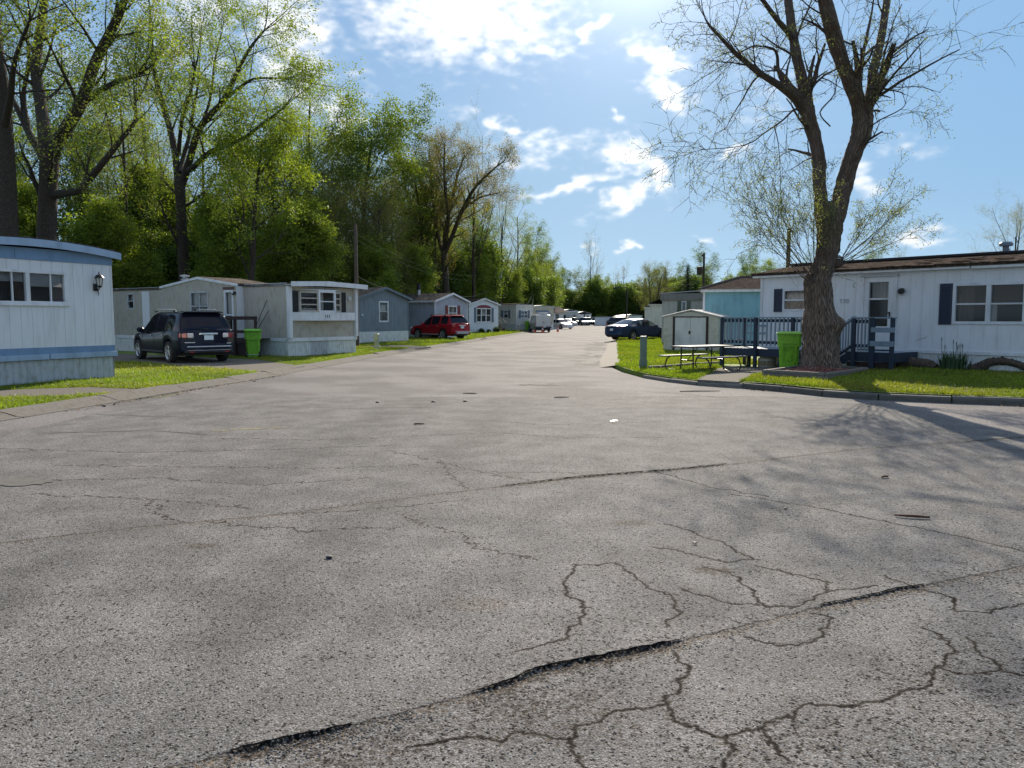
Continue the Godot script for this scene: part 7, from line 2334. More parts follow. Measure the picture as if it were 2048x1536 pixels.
var LIMBS_TALL := [
	[[-20.33, 2.71, 48.00, 0.390], [-20.30, 4.34, 48.00, 0.343], [-20.34, 6.70, 48.00, 0.312], [-20.35, 8.79, 48.00, 0.296], [-20.37, 9.87, 48.00, 0.328]],
	[[-20.48, 9.57, 48.00, 0.234], [-20.69, 10.41, 48.50, 0.221], [-21.11, 12.52, 49.00, 0.191], [-22.03, 14.88, 50.00, 0.179], [-22.67, 16.59, 50.50, 0.148], [-23.06, 18.11, 51.00, 0.116], [-23.13, 19.57, 51.00, 0.083], [-23.13, 21.21, 51.00, 0.050]],
	[[-20.29, 9.72, 48.00, 0.250], [-20.09, 10.11, 48.00, 0.234], [-19.51, 11.09, 47.50, 0.216], [-18.70, 12.72, 47.00, 0.199], [-17.64, 13.66, 46.50, 0.181], [-16.64, 14.32, 46.00, 0.150], [-15.90, 15.41, 45.50, 0.118], [-14.86, 16.77, 45.00, 0.088], [-13.98, 17.81, 45.00, 0.044]],
	[[-19.56, 10.53, 47.50, 0.185], [-19.11, 10.58, 47.00, 0.168], [-17.58, 11.34, 46.00, 0.135], [-15.41, 11.82, 45.00, 0.102], [-14.04, 12.31, 44.00, 0.086], [-12.39, 13.02, 43.00, 0.042]],
	[[-20.58, 11.62, 48.50, 0.142], [-20.28, 12.30, 48.00, 0.125], [-19.84, 13.57, 47.50, 0.108], [-19.16, 14.80, 47.00, 0.092], [-18.79, 16.24, 47.00, 0.061]],
	[[-20.26, 10.47, 48.00, 0.140], [-20.56, 11.39, 49.00, 0.143], [-20.48, 13.18, 50.00, 0.114], [-20.41, 14.67, 50.50, 0.099], [-20.08, 17.18, 51.00, 0.050]],
	[[-16.64, 14.32, 46.00, 0.105], [-15.46, 14.66, 45.00, 0.088], [-14.43, 15.00, 44.50, 0.072], [-12.63, 14.85, 44.00, 0.043]],
	[[-18.70, 12.72, 47.00, 0.107], [-18.34, 14.79, 48.00, 0.078], [-18.33, 17.47, 49.00, 0.064], [-17.81, 19.25, 49.00, 0.032]],
]
var LIMBS_GREY := [
	[[-21.05, 2.81, 52.00, 0.237], [-20.96, 4.34, 52.00, 0.220], [-20.70, 6.13, 52.00, 0.203], [-20.43, 6.99, 52.00, 0.186], [-20.04, 7.84, 52.00, 0.169], [-18.76, 8.11, 51.00, 0.116], [-17.42, 8.33, 50.00, 0.065]],
]
var LIMBS_VASE := [
	[[-6.35, 3.34, 75.00, 0.317], [-6.48, 6.22, 75.00, 0.317], [-6.56, 8.13, 75.00, 0.341]],
	[[-6.56, 7.66, 75.00, 0.244], [-5.65, 9.46, 74.00, 0.217], [-4.63, 11.66, 73.00, 0.190], [-3.40, 13.56, 72.00, 0.140], [-1.76, 14.95, 71.00, 0.092], [-0.63, 15.83, 71.00, 0.046]],
	[[-6.56, 7.90, 75.00, 0.219], [-6.43, 10.63, 76.00, 0.198], [-5.86, 13.18, 77.00, 0.175], [-5.35, 15.59, 77.00, 0.125], [-4.61, 17.51, 77.00, 0.050]],
	[[-6.61, 7.66, 75.00, 0.195], [-7.32, 9.77, 77.00, 0.175], [-7.79, 12.35, 78.00, 0.152], [-8.06, 15.29, 78.00, 0.127], [-8.23, 18.21, 78.00, 0.051]],
	[[-6.56, 8.13, 75.00, 0.195], [-5.94, 10.74, 73.00, 0.166], [-6.16, 13.33, 72.00, 0.140], [-6.24, 15.58, 72.00, 0.094], [-6.13, 17.60, 72.00, 0.047]],
	[[-9.40, 3.43, 79.00, 0.257], [-9.57, 6.47, 79.00, 0.231], [-9.84, 9.49, 79.00, 0.205], [-10.22, 11.99, 79.00, 0.154], [-10.70, 14.47, 79.00, 0.103], [-10.98, 16.45, 79.00, 0.051]],
	[[-4.63, 11.66, 73.00, 0.142], [-2.99, 12.81, 73.00, 0.095], [-1.12, 13.26, 73.00, 0.047]],
	[[-7.60, 11.24, 77.00, 0.125], [-8.79, 13.48, 79.00, 0.103], [-9.64, 16.14, 80.00, 0.052]],
]
var LIMBS_HERO := [
	[[7.96, -0.19, 19.75, 0.803], [7.95, 0.11, 19.75, 0.668], [7.94, 0.29, 19.75, 0.597], [7.92, 0.59, 19.75, 0.539], [7.90, 1.04, 19.75, 0.501], [7.86, 1.42, 19.75, 0.488], [7.84, 1.80, 19.75, 0.417], [7.81, 2.25, 19.75, 0.392], [7.81, 2.56, 19.75, 0.366], [7.89, 2.82, 19.75, 0.321], [7.98, 3.08, 19.75, 0.295], [8.03, 3.45, 19.75, 0.327], [8.04, 3.87, 19.75, 0.360], [8.03, 4.26, 19.75, 0.385], [8.03, 4.51, 19.75, 0.372]],
	[[7.87, 4.07, 19.75, 0.218], [7.82, 4.38, 19.75, 0.205], [7.79, 4.64, 19.75, 0.193], [7.79, 5.02, 19.85, 0.194], [7.78, 5.45, 19.90, 0.207], [7.72, 5.95, 19.95, 0.188], [7.61, 6.32, 19.95, 0.195], [7.50, 6.63, 19.95, 0.214], [7.44, 6.90, 19.95, 0.208]],
	[[7.43, 6.74, 19.95, 0.156], [7.10, 7.03, 19.75, 0.116], [6.55, 7.25, 19.35, 0.101], [5.92, 7.43, 18.95, 0.086], [5.47, 7.62, 18.65, 0.073], [5.19, 7.73, 18.45, 0.066], [4.73, 8.00, 18.15, 0.047], [4.46, 8.15, 17.95, 0.035], [4.31, 8.31, 17.85, 0.017]],
	[[7.47, 6.77, 19.95, 0.182], [7.45, 7.23, 20.05, 0.176], [7.38, 7.95, 20.35, 0.159], [7.32, 8.74, 20.65, 0.141], [7.28, 9.41, 20.85, 0.136], [7.28, 9.95, 21.05, 0.123], [7.28, 10.83, 21.35, 0.097], [7.35, 12.17, 21.75, 0.057]],
	[[7.27, 8.81, 20.65, 0.101], [7.07, 8.94, 20.45, 0.093], [6.71, 9.10, 20.15, 0.079], [6.20, 9.43, 19.75, 0.064], [5.73, 9.74, 19.35, 0.044], [5.26, 10.25, 18.95, 0.018]],
	[[7.15, 6.95, 19.75, 0.083], [7.09, 7.41, 20.25, 0.079], [7.01, 7.82, 20.65, 0.067], [6.99, 8.16, 20.85, 0.054], [7.00, 8.47, 20.95, 0.048], [6.92, 8.64, 20.95, 0.041], [6.73, 8.67, 20.85, 0.034], [6.47, 8.67, 20.75, 0.027], [6.20, 8.59, 20.55, 0.027], [5.86, 8.39, 20.35, 0.020]],
	[[8.15, 4.07, 19.75, 0.283], [8.22, 4.32, 19.75, 0.276], [8.29, 4.56, 19.75, 0.263], [8.39, 5.00, 19.75, 0.250], [8.45, 5.44, 19.65, 0.236], [8.56, 5.80, 19.60, 0.249], [8.65, 6.09, 19.55, 0.273], [8.69, 6.37, 19.55, 0.286], [8.70, 6.59, 19.55, 0.280]],
	[[8.65, 6.43, 19.55, 0.216], [8.52, 6.82, 19.45, 0.209], [8.32, 7.10, 19.25, 0.207], [8.09, 7.36, 19.05, 0.204], [7.90, 7.64, 18.95, 0.209], [7.50, 8.14, 18.55, 0.211], [7.23, 8.51, 18.25, 0.196], [7.11, 8.80, 18.15, 0.183], [6.82, 9.38, 17.75, 0.138], [6.57, 10.03, 17.35, 0.079]],
	[[7.45, 8.28, 18.55, 0.096], [7.17, 8.66, 18.35, 0.089], [6.98, 9.06, 18.25, 0.077], [6.50, 9.60, 17.75, 0.040]],
	[[8.77, 6.49, 19.55, 0.165], [8.90, 6.84, 19.75, 0.154], [9.03, 7.27, 19.95, 0.136], [9.24, 7.92, 20.25, 0.125], [9.63, 8.91, 20.75, 0.121], [9.93, 9.99, 21.15, 0.110], [10.19, 11.01, 21.45, 0.084], [10.41, 12.17, 21.75, 0.042]],
	[[8.79, 6.67, 19.55, 0.102], [8.82, 6.82, 19.35, 0.088], [8.82, 6.91, 19.15, 0.081], [8.83, 6.94, 19.10, 0.068]],
	[[8.52, 7.06, 19.45, 0.070], [8.78, 7.69, 19.95, 0.058], [8.96, 8.38, 20.25, 0.053], [9.20, 9.07, 20.55, 0.040], [9.37, 9.64, 20.75, 0.027], [9.52, 10.41, 20.95, 0.014]],
	[[7.20, 6.76, 19.75, 0.039], [6.95, 6.72, 19.45, 0.032], [6.60, 6.41, 19.15, 0.025], [6.27, 6.17, 18.85, 0.025], [5.91, 5.92, 18.55, 0.018], [5.57, 5.67, 18.25, 0.018], [5.09, 5.49, 17.95, 0.012], [4.27, 5.33, 17.45, 0.009]],
	[[6.27, 6.17, 18.85, 0.018], [6.34, 5.77, 18.75, 0.012], [6.40, 5.24, 18.75, 0.009], [6.43, 4.65, 18.75, 0.006]],
	[[7.97, 6.39, 19.75, 0.022], [7.47, 6.57, 19.15, 0.019], [7.63, 6.87, 18.75, 0.015], [7.54, 7.21, 18.35, 0.012], [7.53, 7.52, 17.95, 0.009]],
	[[8.81, 6.28, 19.45, 0.022], [8.84, 6.34, 18.95, 0.018], [9.00, 6.41, 18.55, 0.015], [9.08, 6.47, 18.35, 0.012], [9.10, 6.56, 18.25, 0.009]],
]
# ---------------------------------------------------------------- trees
var leaf_at := PackedVector3Array()
var cluster := {}

func smooth_line(L: Array, k: int) -> Array:
	var p := []
	var r := []
	for i in L.size() - 1:
		var a: Array = L[maxi(i - 1, 0)]; var b: Array = L[i]; var c: Array = L[i + 1]; var d: Array = L[mini(i + 2, L.size() - 1)]
		for j in k:
			var t := float(j) / k
			p.append(V(a[0], a[1], a[2]).cubic_interpolate(V(d[0], d[1], d[2]), V(a[0], a[1], a[2]), V(d[0], d[1], d[2]), t) if false else catmull(V(a[0], a[1], a[2]), V(b[0], b[1], b[2]), V(c[0], c[1], c[2]), V(d[0], d[1], d[2]), t))
			r.append(lerpf(b[3], c[3], t))
	var e: Array = L[L.size() - 1]
	p.append(V(e[0], e[1], e[2])); r.append(e[3])
	return [p, r]

func catmull(a: Vector3, b: Vector3, c: Vector3, d: Vector3, t: float) -> Vector3:
	return 0.5 * (2.0 * b + (c - a) * t + (2.0 * a - 5.0 * b + 4.0 * c - d) * t * t + (3.0 * b - a - 3.0 * c + d) * t * t * t)

# a branch that bends, tapers and divides; mb[0] takes the stout wood, mb[1] the thin
func grow(mb: Array, p: Vector3, dir: Vector3, length: float, r: float, lv: int, P: Dictionary):
	var n: int = P.seg[lv]
	var wig: float = P.wig[lv]
	var trop: float = P.trop[lv]
	var last: bool = lv >= P.seg.size() - 1
	var pts: Array = [p]
	var rad: Array = [r]
	var step := length / n
	var end: float = P.get("tip", 0.25)
	for i in n:
		dir = (dir + Vector3(rng.randf_range(-wig, wig), rng.randf_range(-wig, wig) + trop, rng.randf_range(-wig, wig))).normalized()
		p += dir * step
		pts.append(p)
		rad.append(r * lerpf(1.0, end, float(i + 1) / n))
	var m: MB = mb[0] if lv < 2 else mb[1]
	m.tube(pts, rad, P.sides[lv], false)
	if last:
		var k: int = P.leaf
		var sp: float = P.spread
		for i in k:
			var f := (i + rng.randf()) / k * n
			var a := int(minf(f, n - 0.01))
			var q: Vector3 = pts[a].lerp(pts[a + 1], f - a)
			leaf_at.append(q + Vector3(rng.randf_range(-sp, sp), rng.randf_range(-sp, sp) + P.get("sag", 0.0), rng.randf_range(-sp, sp)))
		return
	branch_off(mb, pts, rad, P.n[lv], P.start[lv], length, lv, P)

func branch_off(mb: Array, pts: Array, rad: Array, count: int, from: float, length: float, lv: int, P: Dictionary):
	var n := pts.size() - 1
	var az := rng.randf() * TAU
	for c in count:
		var t := lerpf(from, 1.0, (c + rng.randf_range(0.2, 1.0)) / count)
		var f := minf(t * n, n - 0.01)
		var a := int(f)
		var q: Vector3 = pts[a].lerp(pts[a + 1], f - a)
		var ax: Vector3 = (pts[a + 1] - pts[a]).normalized()
		az += 2.4 + rng.randf_range(-0.5, 0.5)
		var s := ax.cross(Vector3(0.3, 0.2, 0.9)).normalized()
		var perp := s * cos(az) + ax.cross(s) * sin(az)
		var ang: float = P.ang[lv] * rng.randf_range(0.75, 1.25)
		var d := (ax * cos(ang) + perp * sin(ang)).normalized()
		var l: float = length * P.lr[lv] * rng.randf_range(0.7, 1.25) * (1.15 - 0.45 * t)
		var cr: float = lerpf(rad[a], rad[a + 1], f - a) * P.rr[lv]
		grow(mb, q, d, l, maxf(cr, 0.006), lv + 1, P)

# a limb goes on beyond its drawn end as two or three thinner branches
func fork_tip(mb: Array, pts: Array, rad: Array, reach: float, P: Dictionary):
	var n := pts.size()
	var ax: Vector3 = (pts[n - 1] - pts[n - 2]).normalized()
	for k in 3:
		var d := (ax + Vector3(rr(-0.5, 0.5), rr(-0.15, 0.4), rr(-0.5, 0.5))).normalized()
		grow(mb, pts[n - 1] - ax * 0.04, d, reach * rr(0.6, 1.0), rad[n - 1] * rr(0.6, 0.9), 1, P)

func leaf_cluster(key: String, count: int, spread: float, size: float, tint: Color, vary: float, narrow := 0.55) -> ArrayMesh:
	if cluster.has(key):
		return cluster[key]
	var m := MB.new()
	m.use_col = true
	for i in count:
		var b := Basis.from_euler(Vector3(rng.randf() * TAU, rng.randf() * TAU, rng.randf() * TAU))
		var c := Vector3(rng.randfn(0, 0.5), rng.randfn(0, 0.5), rng.randfn(0, 0.5)) * spread
		var s := size * rr(0.7, 1.3)
		var k := rr(1.0 - vary, 1.0 + vary)
		m.col = Color(tint.r * k * rr(0.9, 1.12), tint.g * k, tint.b * k * rr(0.8, 1.2))
		var up := b.z * s * 0.12
		m.tri(c - b.x * s * 0.5, c + b.y * s * narrow * 0.5 + up, c + b.x * s * 0.5)
		m.tri(c - b.x * s * 0.5, c + b.x * s * 0.5, c - b.y * s * narrow * 0.5 + up)
	cluster[key] = m.mesh()
	return cluster[key]

func crown(parent: Node, mesh: ArrayMesh, mat: Material, spots: PackedVector3Array, smin: float, smax: float, tints: Array) -> MultiMeshInstance3D:
	var mm := MultiMesh.new()
	mm.transform_format = MultiMesh.TRANSFORM_3D
	mm.use_colors = true
	mm.mesh = mesh
	mm.instance_count = spots.size()
	for i in spots.size():
		var b := Basis.from_euler(Vector3(rng.randf_range(-0.5, 0.5), rng.randf() * TAU, rng.randf_range(-0.5, 0.5))).scaled(Vector3.ONE * rng.randf_range(smin, smax))
		mm.set_instance_transform(i, Transform3D(b, spots[i]))
		var t: Color = tints[rng.randi() % tints.size()]
		var k := rng.randf_range(0.78, 1.2)
		mm.set_instance_color(i, Color(t.r * k, t.g * k, t.b * k))
	var o := MultiMeshInstance3D.new()
	o.name = "crown"
	o.multimesh = mm
	o.material_override = mat
	o.set_meta("kind", "stuff")
	parent.add_child(o, true)
	return o

func leaf_mat() -> StandardMaterial3D:
	return M("leaf", Color(1, 1, 1), 0.55, {"vertex_color_use_as_albedo": true, "backlight_enabled": true, "backlight": Color(0.98, 1.0, 0.62), "metallic_specular": 0.35})

func bark_mat() -> StandardMaterial3D:
	return M("bark", Color(0.12, 0.10, 0.085), 0.95, {"albedo_texture": tex["bark_c"], "uv1_scale": Vector3(3, 0.5, 1), "heightmap_enabled": true, "heightmap_texture": tex["bark_h"], "heightmap_scale": -2.5})

func twig_mat() -> StandardMaterial3D:
	return M("twig", Color(0.075, 0.058, 0.045), 0.9)

# a tree drawn along given limbs; thinner wood grows from them
func limb_tree(called: String, label: String, limbs: Array, P: Dictionary, base: Vector3, side := 10) -> Array:
	var t := thing(called, label, "tree", base)
	var stout := MB.new(); var thin := MB.new()
	leaf_at = PackedVector3Array()
	for i in limbs.size():
		var L: Array = limbs[i].duplicate()
		if L[0][1] > 0.6 and i == 0 or (L[0][1] > 2.0 and L[0][1] < 4.2 and L[0][2] == L[1][2] and i > 0 and P.get("ground_all", false)):
			L.push_front([L[0][0], 0.0, L[0][2], L[0][3] * 1.25])
		var sm := smooth_line(L, 5)
		var pts: Array = sm[0]
		for k in pts.size(): pts[k] = pts[k] - base
		stout.tube(pts, sm[1], side if i == 0 else maxi(6, side - 3), true)
		var length := 0.0
		for k in pts.size() - 1: length += pts[k].distance_to(pts[k + 1])
		var nb: int = int(length * P.per_m) if i > 0 else P.get("trunk_n", 0)
		if i > 0 and P.get("tipreach", 9.0) > 1.5: fork_tip([stout, thin], pts, sm[1], P.get("tipreach", P.get("reach", 5.0)), P)
		branch_off([stout, thin], pts, sm[1], nb, P.get("from", 0.25), P.get("reach", 5.0), P.get("lv0", 0), P)
	put("trunk", stout, bark_mat(), t)
	put("branches", thin, twig_mat(), t, "stuff")
	return [t, leaf_at]

func wild_tree(called: String, label: String, group: String, height: float, r: float, P: Dictionary, lean := Vector3.ZERO, stems := 1) -> Array:
	var t := Node3D.new()
	t.name = called
	tag(t, label, "tree", group)
	t.set_meta("base_name", called)
	var stout := MB.new(); var thin := MB.new()
	leaf_at = PackedVector3Array()
	for s in stems:
		var d := (Vector3.UP + lean + (Vector3(rr(-0.3, 0.3), 0, rr(-0.3, 0.3)) if stems > 1 else Vector3.ZERO)).normalized()
		grow([stout, thin], Vector3(rr(-0.2, 0.2) if stems > 1 else 0.0, -0.1, rr(-0.2, 0.2) if stems > 1 else 0.0), d, height, r, 0, P)
	put("trunk", stout, bark_mat(), t)
	put("branches", thin, twig_mat(), t, "stuff")
	return [t, leaf_at]

func build_trees():
	var LM := leaf_mat()
	var green := Color(0.19, 0.255, 0.055)
	var bright := Color(0.29, 0.355, 0.06)
	var olive := Color(0.235, 0.24, 0.09)
	var tanb := Color(0.29, 0.215, 0.09)
	var dark := Color(0.115, 0.17, 0.05)
	var c_mid := leaf_cluster("mid", 8, 0.32, 0.115, Color(1, 1, 1), 0.25)
	var c_fine := leaf_cluster("fine", 10, 0.30, 0.085, Color(1, 1, 1), 0.25, 0.4)
	var c_big := leaf_cluster("big", 11, 0.42, 0.15, Color(1, 1, 1), 0.28)
	var c_bud := leaf_cluster("bud", 6, 0.10, 0.045, Color(1, 1, 1), 0.2, 0.4)
	# ---- old trees behind the nearest home
	var P := {"seg": [6, 5, 4], "sides": [6, 4, 3], "wig": [0.16, 0.2, 0.28], "trop": [0.05, 0.03, 0.0], "n": [5, 5], "ang": [0.75, 0.8, 0.8], "lr": [0.62, 0.5, 0.5], "rr": [0.42, 0.5, 0.5], "start": [0.25, 0.2], "leaf": 3, "spread": 0.24, "per_m": 1.0, "reach": 3.4, "trunk_n": 3, "from": 0.3}
	P = lv4(P)
	var r := limb_tree("old_tree", "huge dark forked tree rising behind the blue banded home, spreading limbs", LIMBS_OLD, P, V(-21.62, 0, 36), 14)
	crown(r[0], c_mid, LM, r[1], 0.7, 1.3, [green, green, bright, olive])
	r = limb_tree("old_tree", "thick dark leaning trunk at the very edge behind the blue banded home", LIMBS_EDGE, P, V(-22.06, 0, 34), 14)
	crown(r[0], c_mid, LM, r[1], 0.7, 1.3, [green, bright, olive])
	P["per_m"] = 1.3
	r = limb_tree("maple_tree", "tall many limbed tree with sparse fresh leaves behind tan home", LIMBS_TALL, P, V(-20.45, 0, 48), 12)
	crown(r[0], c_mid, LM, r[1], 0.75, 1.35, [green, bright, bright, Color(0.15, 0.2, 0.05)])
	P["per_m"] = 1.2
	r = limb_tree("bent_tree", "bare pale grey trunk bending towards the right above the tan home's roof", LIMBS_GREY, P, V(-21.1, 0, 52), 8)
	crown(r[0], c_mid, LM, r[1], 0.6, 1.0, [green, bright])
	P["per_m"] = 2.1; P["reach"] = 2.7; P["leaf"] = 4; P["spread"] = 0.45; P["ground_all"] = true; P["from"] = 0.12; P["tipreach"] = 1.1
	P["trop"] = [0.07, 0.05, 0.03, 0.0]; P["ang"] = [0.65, 0.6, 0.6, 0.6]
	r = limb_tree("vase_tree", "broad vase shaped tree with tan budding crown above grey gabled homes", LIMBS_VASE, P, V(-6.4, 0, 75), 8)
	crown(r[0], c_mid, LM, r[1], 0.6, 1.15, [tanb, Color(0.19, 0.16, 0.05), Color(0.15, 0.155, 0.045), tanb])
	# ---- kinds of the wood
	var PW := {"seg": [7, 6, 5, 4], "sides": [7, 5, 4, 3], "wig": [0.06, 0.13, 0.2, 0.28], "trop": [0.03, 0.07, 0.04, 0.0], "n": [12, 6, 5], "ang": [0.75, 0.75, 0.8], "lr": [0.36, 0.5, 0.5], "rr": [0.45, 0.5, 0.5], "start": [0.28, 0.2, 0.2], "leaf": 5, "spread": 0.35}
	var kinds := []
	r = wild_tree("maple_tree", "bright yellow green leafy maple hanging over the tan home", "", 12.5, 0.24, PW)
	crown(r[0], c_big, LM, r[1], 0.75, 1.3, [bright, bright, Color(0.22, 0.27, 0.03), green]); kinds.append(r[0])
	var PT := PW.duplicate(true); PT["n"] = [13, 5, 4]; PT["start"] = [0.35, 0.3, 0.2]; PT["lr"] = [0.27, 0.5, 0.5]; PT["trop"] = [0.02, 0.16, 0.06, 0.0]
	r = wild_tree("slender_tree", "slender fresh green tree in the wood behind the left row of homes", "trees of the wood", 19.0, 0.24, PT)
	crown(r[0], c_mid, LM, r[1], 0.8, 1.4, [green, bright, olive]); kinds.append(r[0])
	var PO := PW.duplicate(true); PO["n"] = [11, 7, 6]; PO["trop"] = [0.02, 0.05, -0.06, -0.16]; PO["lr"] = [0.42, 0.55, 0.6]; PO["spread"] = 0.4; PO["start"] = [0.2, 0.2, 0.2]
	r = wild_tree("willow_tree", "rounded olive willow with hanging fine twigs in the wood", "trees of the wood", 10.0, 0.26, PO, Vector3.ZERO, 2)
	crown(r[0], c_fine, LM, r[1], 0.8, 1.4, [olive, Color(0.15, 0.15, 0.05), Color(0.12, 0.13, 0.05)]); kinds.append(r[0])
	var PV := PW.duplicate(true); PV["n"] = [9, 6, 5]; PV["ang"] = [0.42, 0.55, 0.7]; PV["lr"] = [0.5, 0.5, 0.5]; PV["start"] = [0.18, 0.2, 0.2]; PV["trop"] = [0.02, 0.14, 0.08, 0.02]
	r = wild_tree("dark_tree", "dark green full leaved tree filling the wood behind the homes", "trees of the wood", 14.0, 0.25, PV)
	crown(r[0], c_big, LM, r[1], 0.8, 1.5, [dark, green, dark]); kinds.append(r[0])
	r = wild_tree("budding_tree", "thin budding tree with tan twigs in the wood", "trees of the wood", 16.0, 0.22, PV)
	crown(r[0], c_fine, LM, r[1], 0.6, 1.1, [tanb, olive, Color(0.2, 0.17, 0.06)]); kinds.append(r[0])
	var PB := PW.duplicate(true); PB["n"] = [10, 6, 5]; PB["start"] = [0.08, 0.1, 0.1]; PB["lr"] = [0.5, 0.5, 0.5]; PB["spread"] = 0.35; PB["leaf"] = 6
	r = wild_tree("understory_bush", "leafy dark undergrowth bush below the trees of the wood", "undergrowth of the wood", 4.2, 0.07, PB, Vector3.ZERO, 2)
	crown(r[0], c_big, LM, r[1], 0.8, 1.5, [dark, green, bright, Color(0.13, 0.19, 0.035)]); r[0].set_meta("category", "bush"); kinds.append(r[0])
	# spruce: drooping tiers
	var PS := {"seg": [10, 4, 3], "sides": [6, 4, 3], "wig": [0.01, 0.06, 0.1], "trop": [0.0, -0.05, -0.05], "n": [85, 10], "ang": [1.45, 0.7], "lr": [0.30, 0.38], "rr": [0.25, 0.4], "start": [0.06, 0.1], "leaf": 4, "spread": 0.16, "tip": 0.1}
	leaf_at = PackedVector3Array()
	r = spruce()
	crown(r[0], leaf_cluster("needle", 14, 0.3, 0.2, Color(1, 1, 1), 0.2, 0.22), LM, r[1], 0.8, 1.3, [Color(0.02, 0.036, 0.018), Color(0.026, 0.045, 0.02)]); kinds.append(r[0])
	var PY := PW.duplicate(true); PY["n"] = [12, 7, 6]; PY["start"] = [0.14, 0.15, 0.15]; PY["lr"] = [0.48, 0.5, 0.5]; PY["leaf"] = 6
	r = wild_tree("young_maple", "low bright maple", "", 6.8, 0.13, PY)
	crown(r[0], c_big, LM, r[1], 0.75, 1.25, [bright, bright, Color(0.31, 0.36, 0.05), green])
	var young: Node3D = r[0]
	var PR := PV.duplicate(true); PR["leaf"] = 5; PR["n"] = [10, 7, 6]; PR["ang"] = [0.75, 0.7, 0.7]; PR["trop"] = [0.02, 0.06, 0.03, 0.0]; PR["lr"] = [0.6, 0.5, 0.5]
	r = wild_tree("bare_tree", "almost bare tree with few pale leaves beyond the white home", "bare trees on the right", 12.0, 0.26, PR)
	crown(r[0], c_fine, LM, r[1], 0.7, 1.2, [Color(0.27, 0.22, 0.11), olive]); kinds.append(r[0])
	place_wood(kinds)
	var ys := [[-17.0, 47.5, 1.0, "low bright maple overhanging the tan home's roof ridge"], [-13.6, 51.0, 1.05, "low bright maple showing above the tan home's street end"], [-20.5, 55.0, 1.2, "bright young maple between the tall tree and the willow"], [-24.5, 47.0, 1.0, "young maple left of the tall many limbed tree"], [-29.0, 46.0, 1.1, "young maple above the far end of the tan home"],
		[-33.5, 44.0, 1.1, "young maple beside the thick edge trunk"], [-10.8, 58.5, 0.9, "young maple behind the slate grey roof"], [-16.0, 63.0, 1.3, "taller young maple behind the bare utility pole"], [-8.3, 68.0, 0.9, "young maple left of the vase shaped trunk"], [-4.4, 88.0, 1.0, "young maple behind the white arched home"], [-27.0, 58.0, 1.5, "tall young maple deep behind the tan home"], [0.2, 104.0, 0.9, "young maple behind the beige home's roof"]]
	for i in ys.size():
		var at := V(ys[i][0], 0.0, ys[i][1])
		if i == 0:
			young.position = at
			young.scale = Vector3.ONE * ys[i][2]
			young.set_meta("label", ys[i][3])
			add_child(young, true)
		else: dup(young, ys[i][3], at, i * 1.7, ys[i][2])
	hero_tree()

func lv4(P: Dictionary) -> Dictionary:
	# limbs are level 0 for the parameters of their side branches
	P["seg"] = [6, 5, 4, 4]; P["sides"] = [6, 5, 4, 3]; P["wig"] = [0.1, 0.16, 0.22, 0.3]; P["trop"] = [0.04, 0.04, 0.02, 0.0]
	P["n"] = [4, 4, 4]; P["ang"] = [0.8, 0.75, 0.8, 0.8]; P["lr"] = [0.9, 0.55, 0.55]; P["rr"] = [0.38, 0.5, 0.5]; P["start"] = [0.25, 0.2, 0.2]
	return P

func spruce() -> Array:
	var t := Node3D.new()
	t.name = "spruce_tree"
	tag(t, "dark pointed spruce at the far end of the street", "tree", "spruces at the street end")
	t.set_meta("base_name", "spruce_tree")
	var stout := MB.new(); var thin := MB.new()
	leaf_at = PackedVector3Array()
	var H := 15.0
	stout.tube([Vector3.ZERO, Vector3(0, H * 0.5, 0), Vector3(0, H, 0)], [0.25, 0.13, 0.02], 7)
	var y := 0.9
	while y < H - 0.3:
		var L := (H - y) * 0.25 + 0.25
		for k in 7:
			var a := rng.randf() * TAU
			var d := Vector3(cos(a), -0.18, sin(a))
			var e := Vector3(0, y, 0) + d * L * rr(0.75, 1.1)
			thin.tube([Vector3(0, y, 0), e], [0.04, 0.01], 3, false)
			var n := int(L * 3.2) + 1
			for i in n:
				leaf_at.append(Vector3(0, y, 0).lerp(e, (i + 0.5) / n) + Vector3(rr(-0.25, 0.25), rr(-0.2, 0.1), rr(-0.25, 0.25)))
		y += 0.42
	put("trunk", stout, bark_mat(), t)
	put("branches", thin, twig_mat(), t, "stuff")
	return [t, leaf_at]

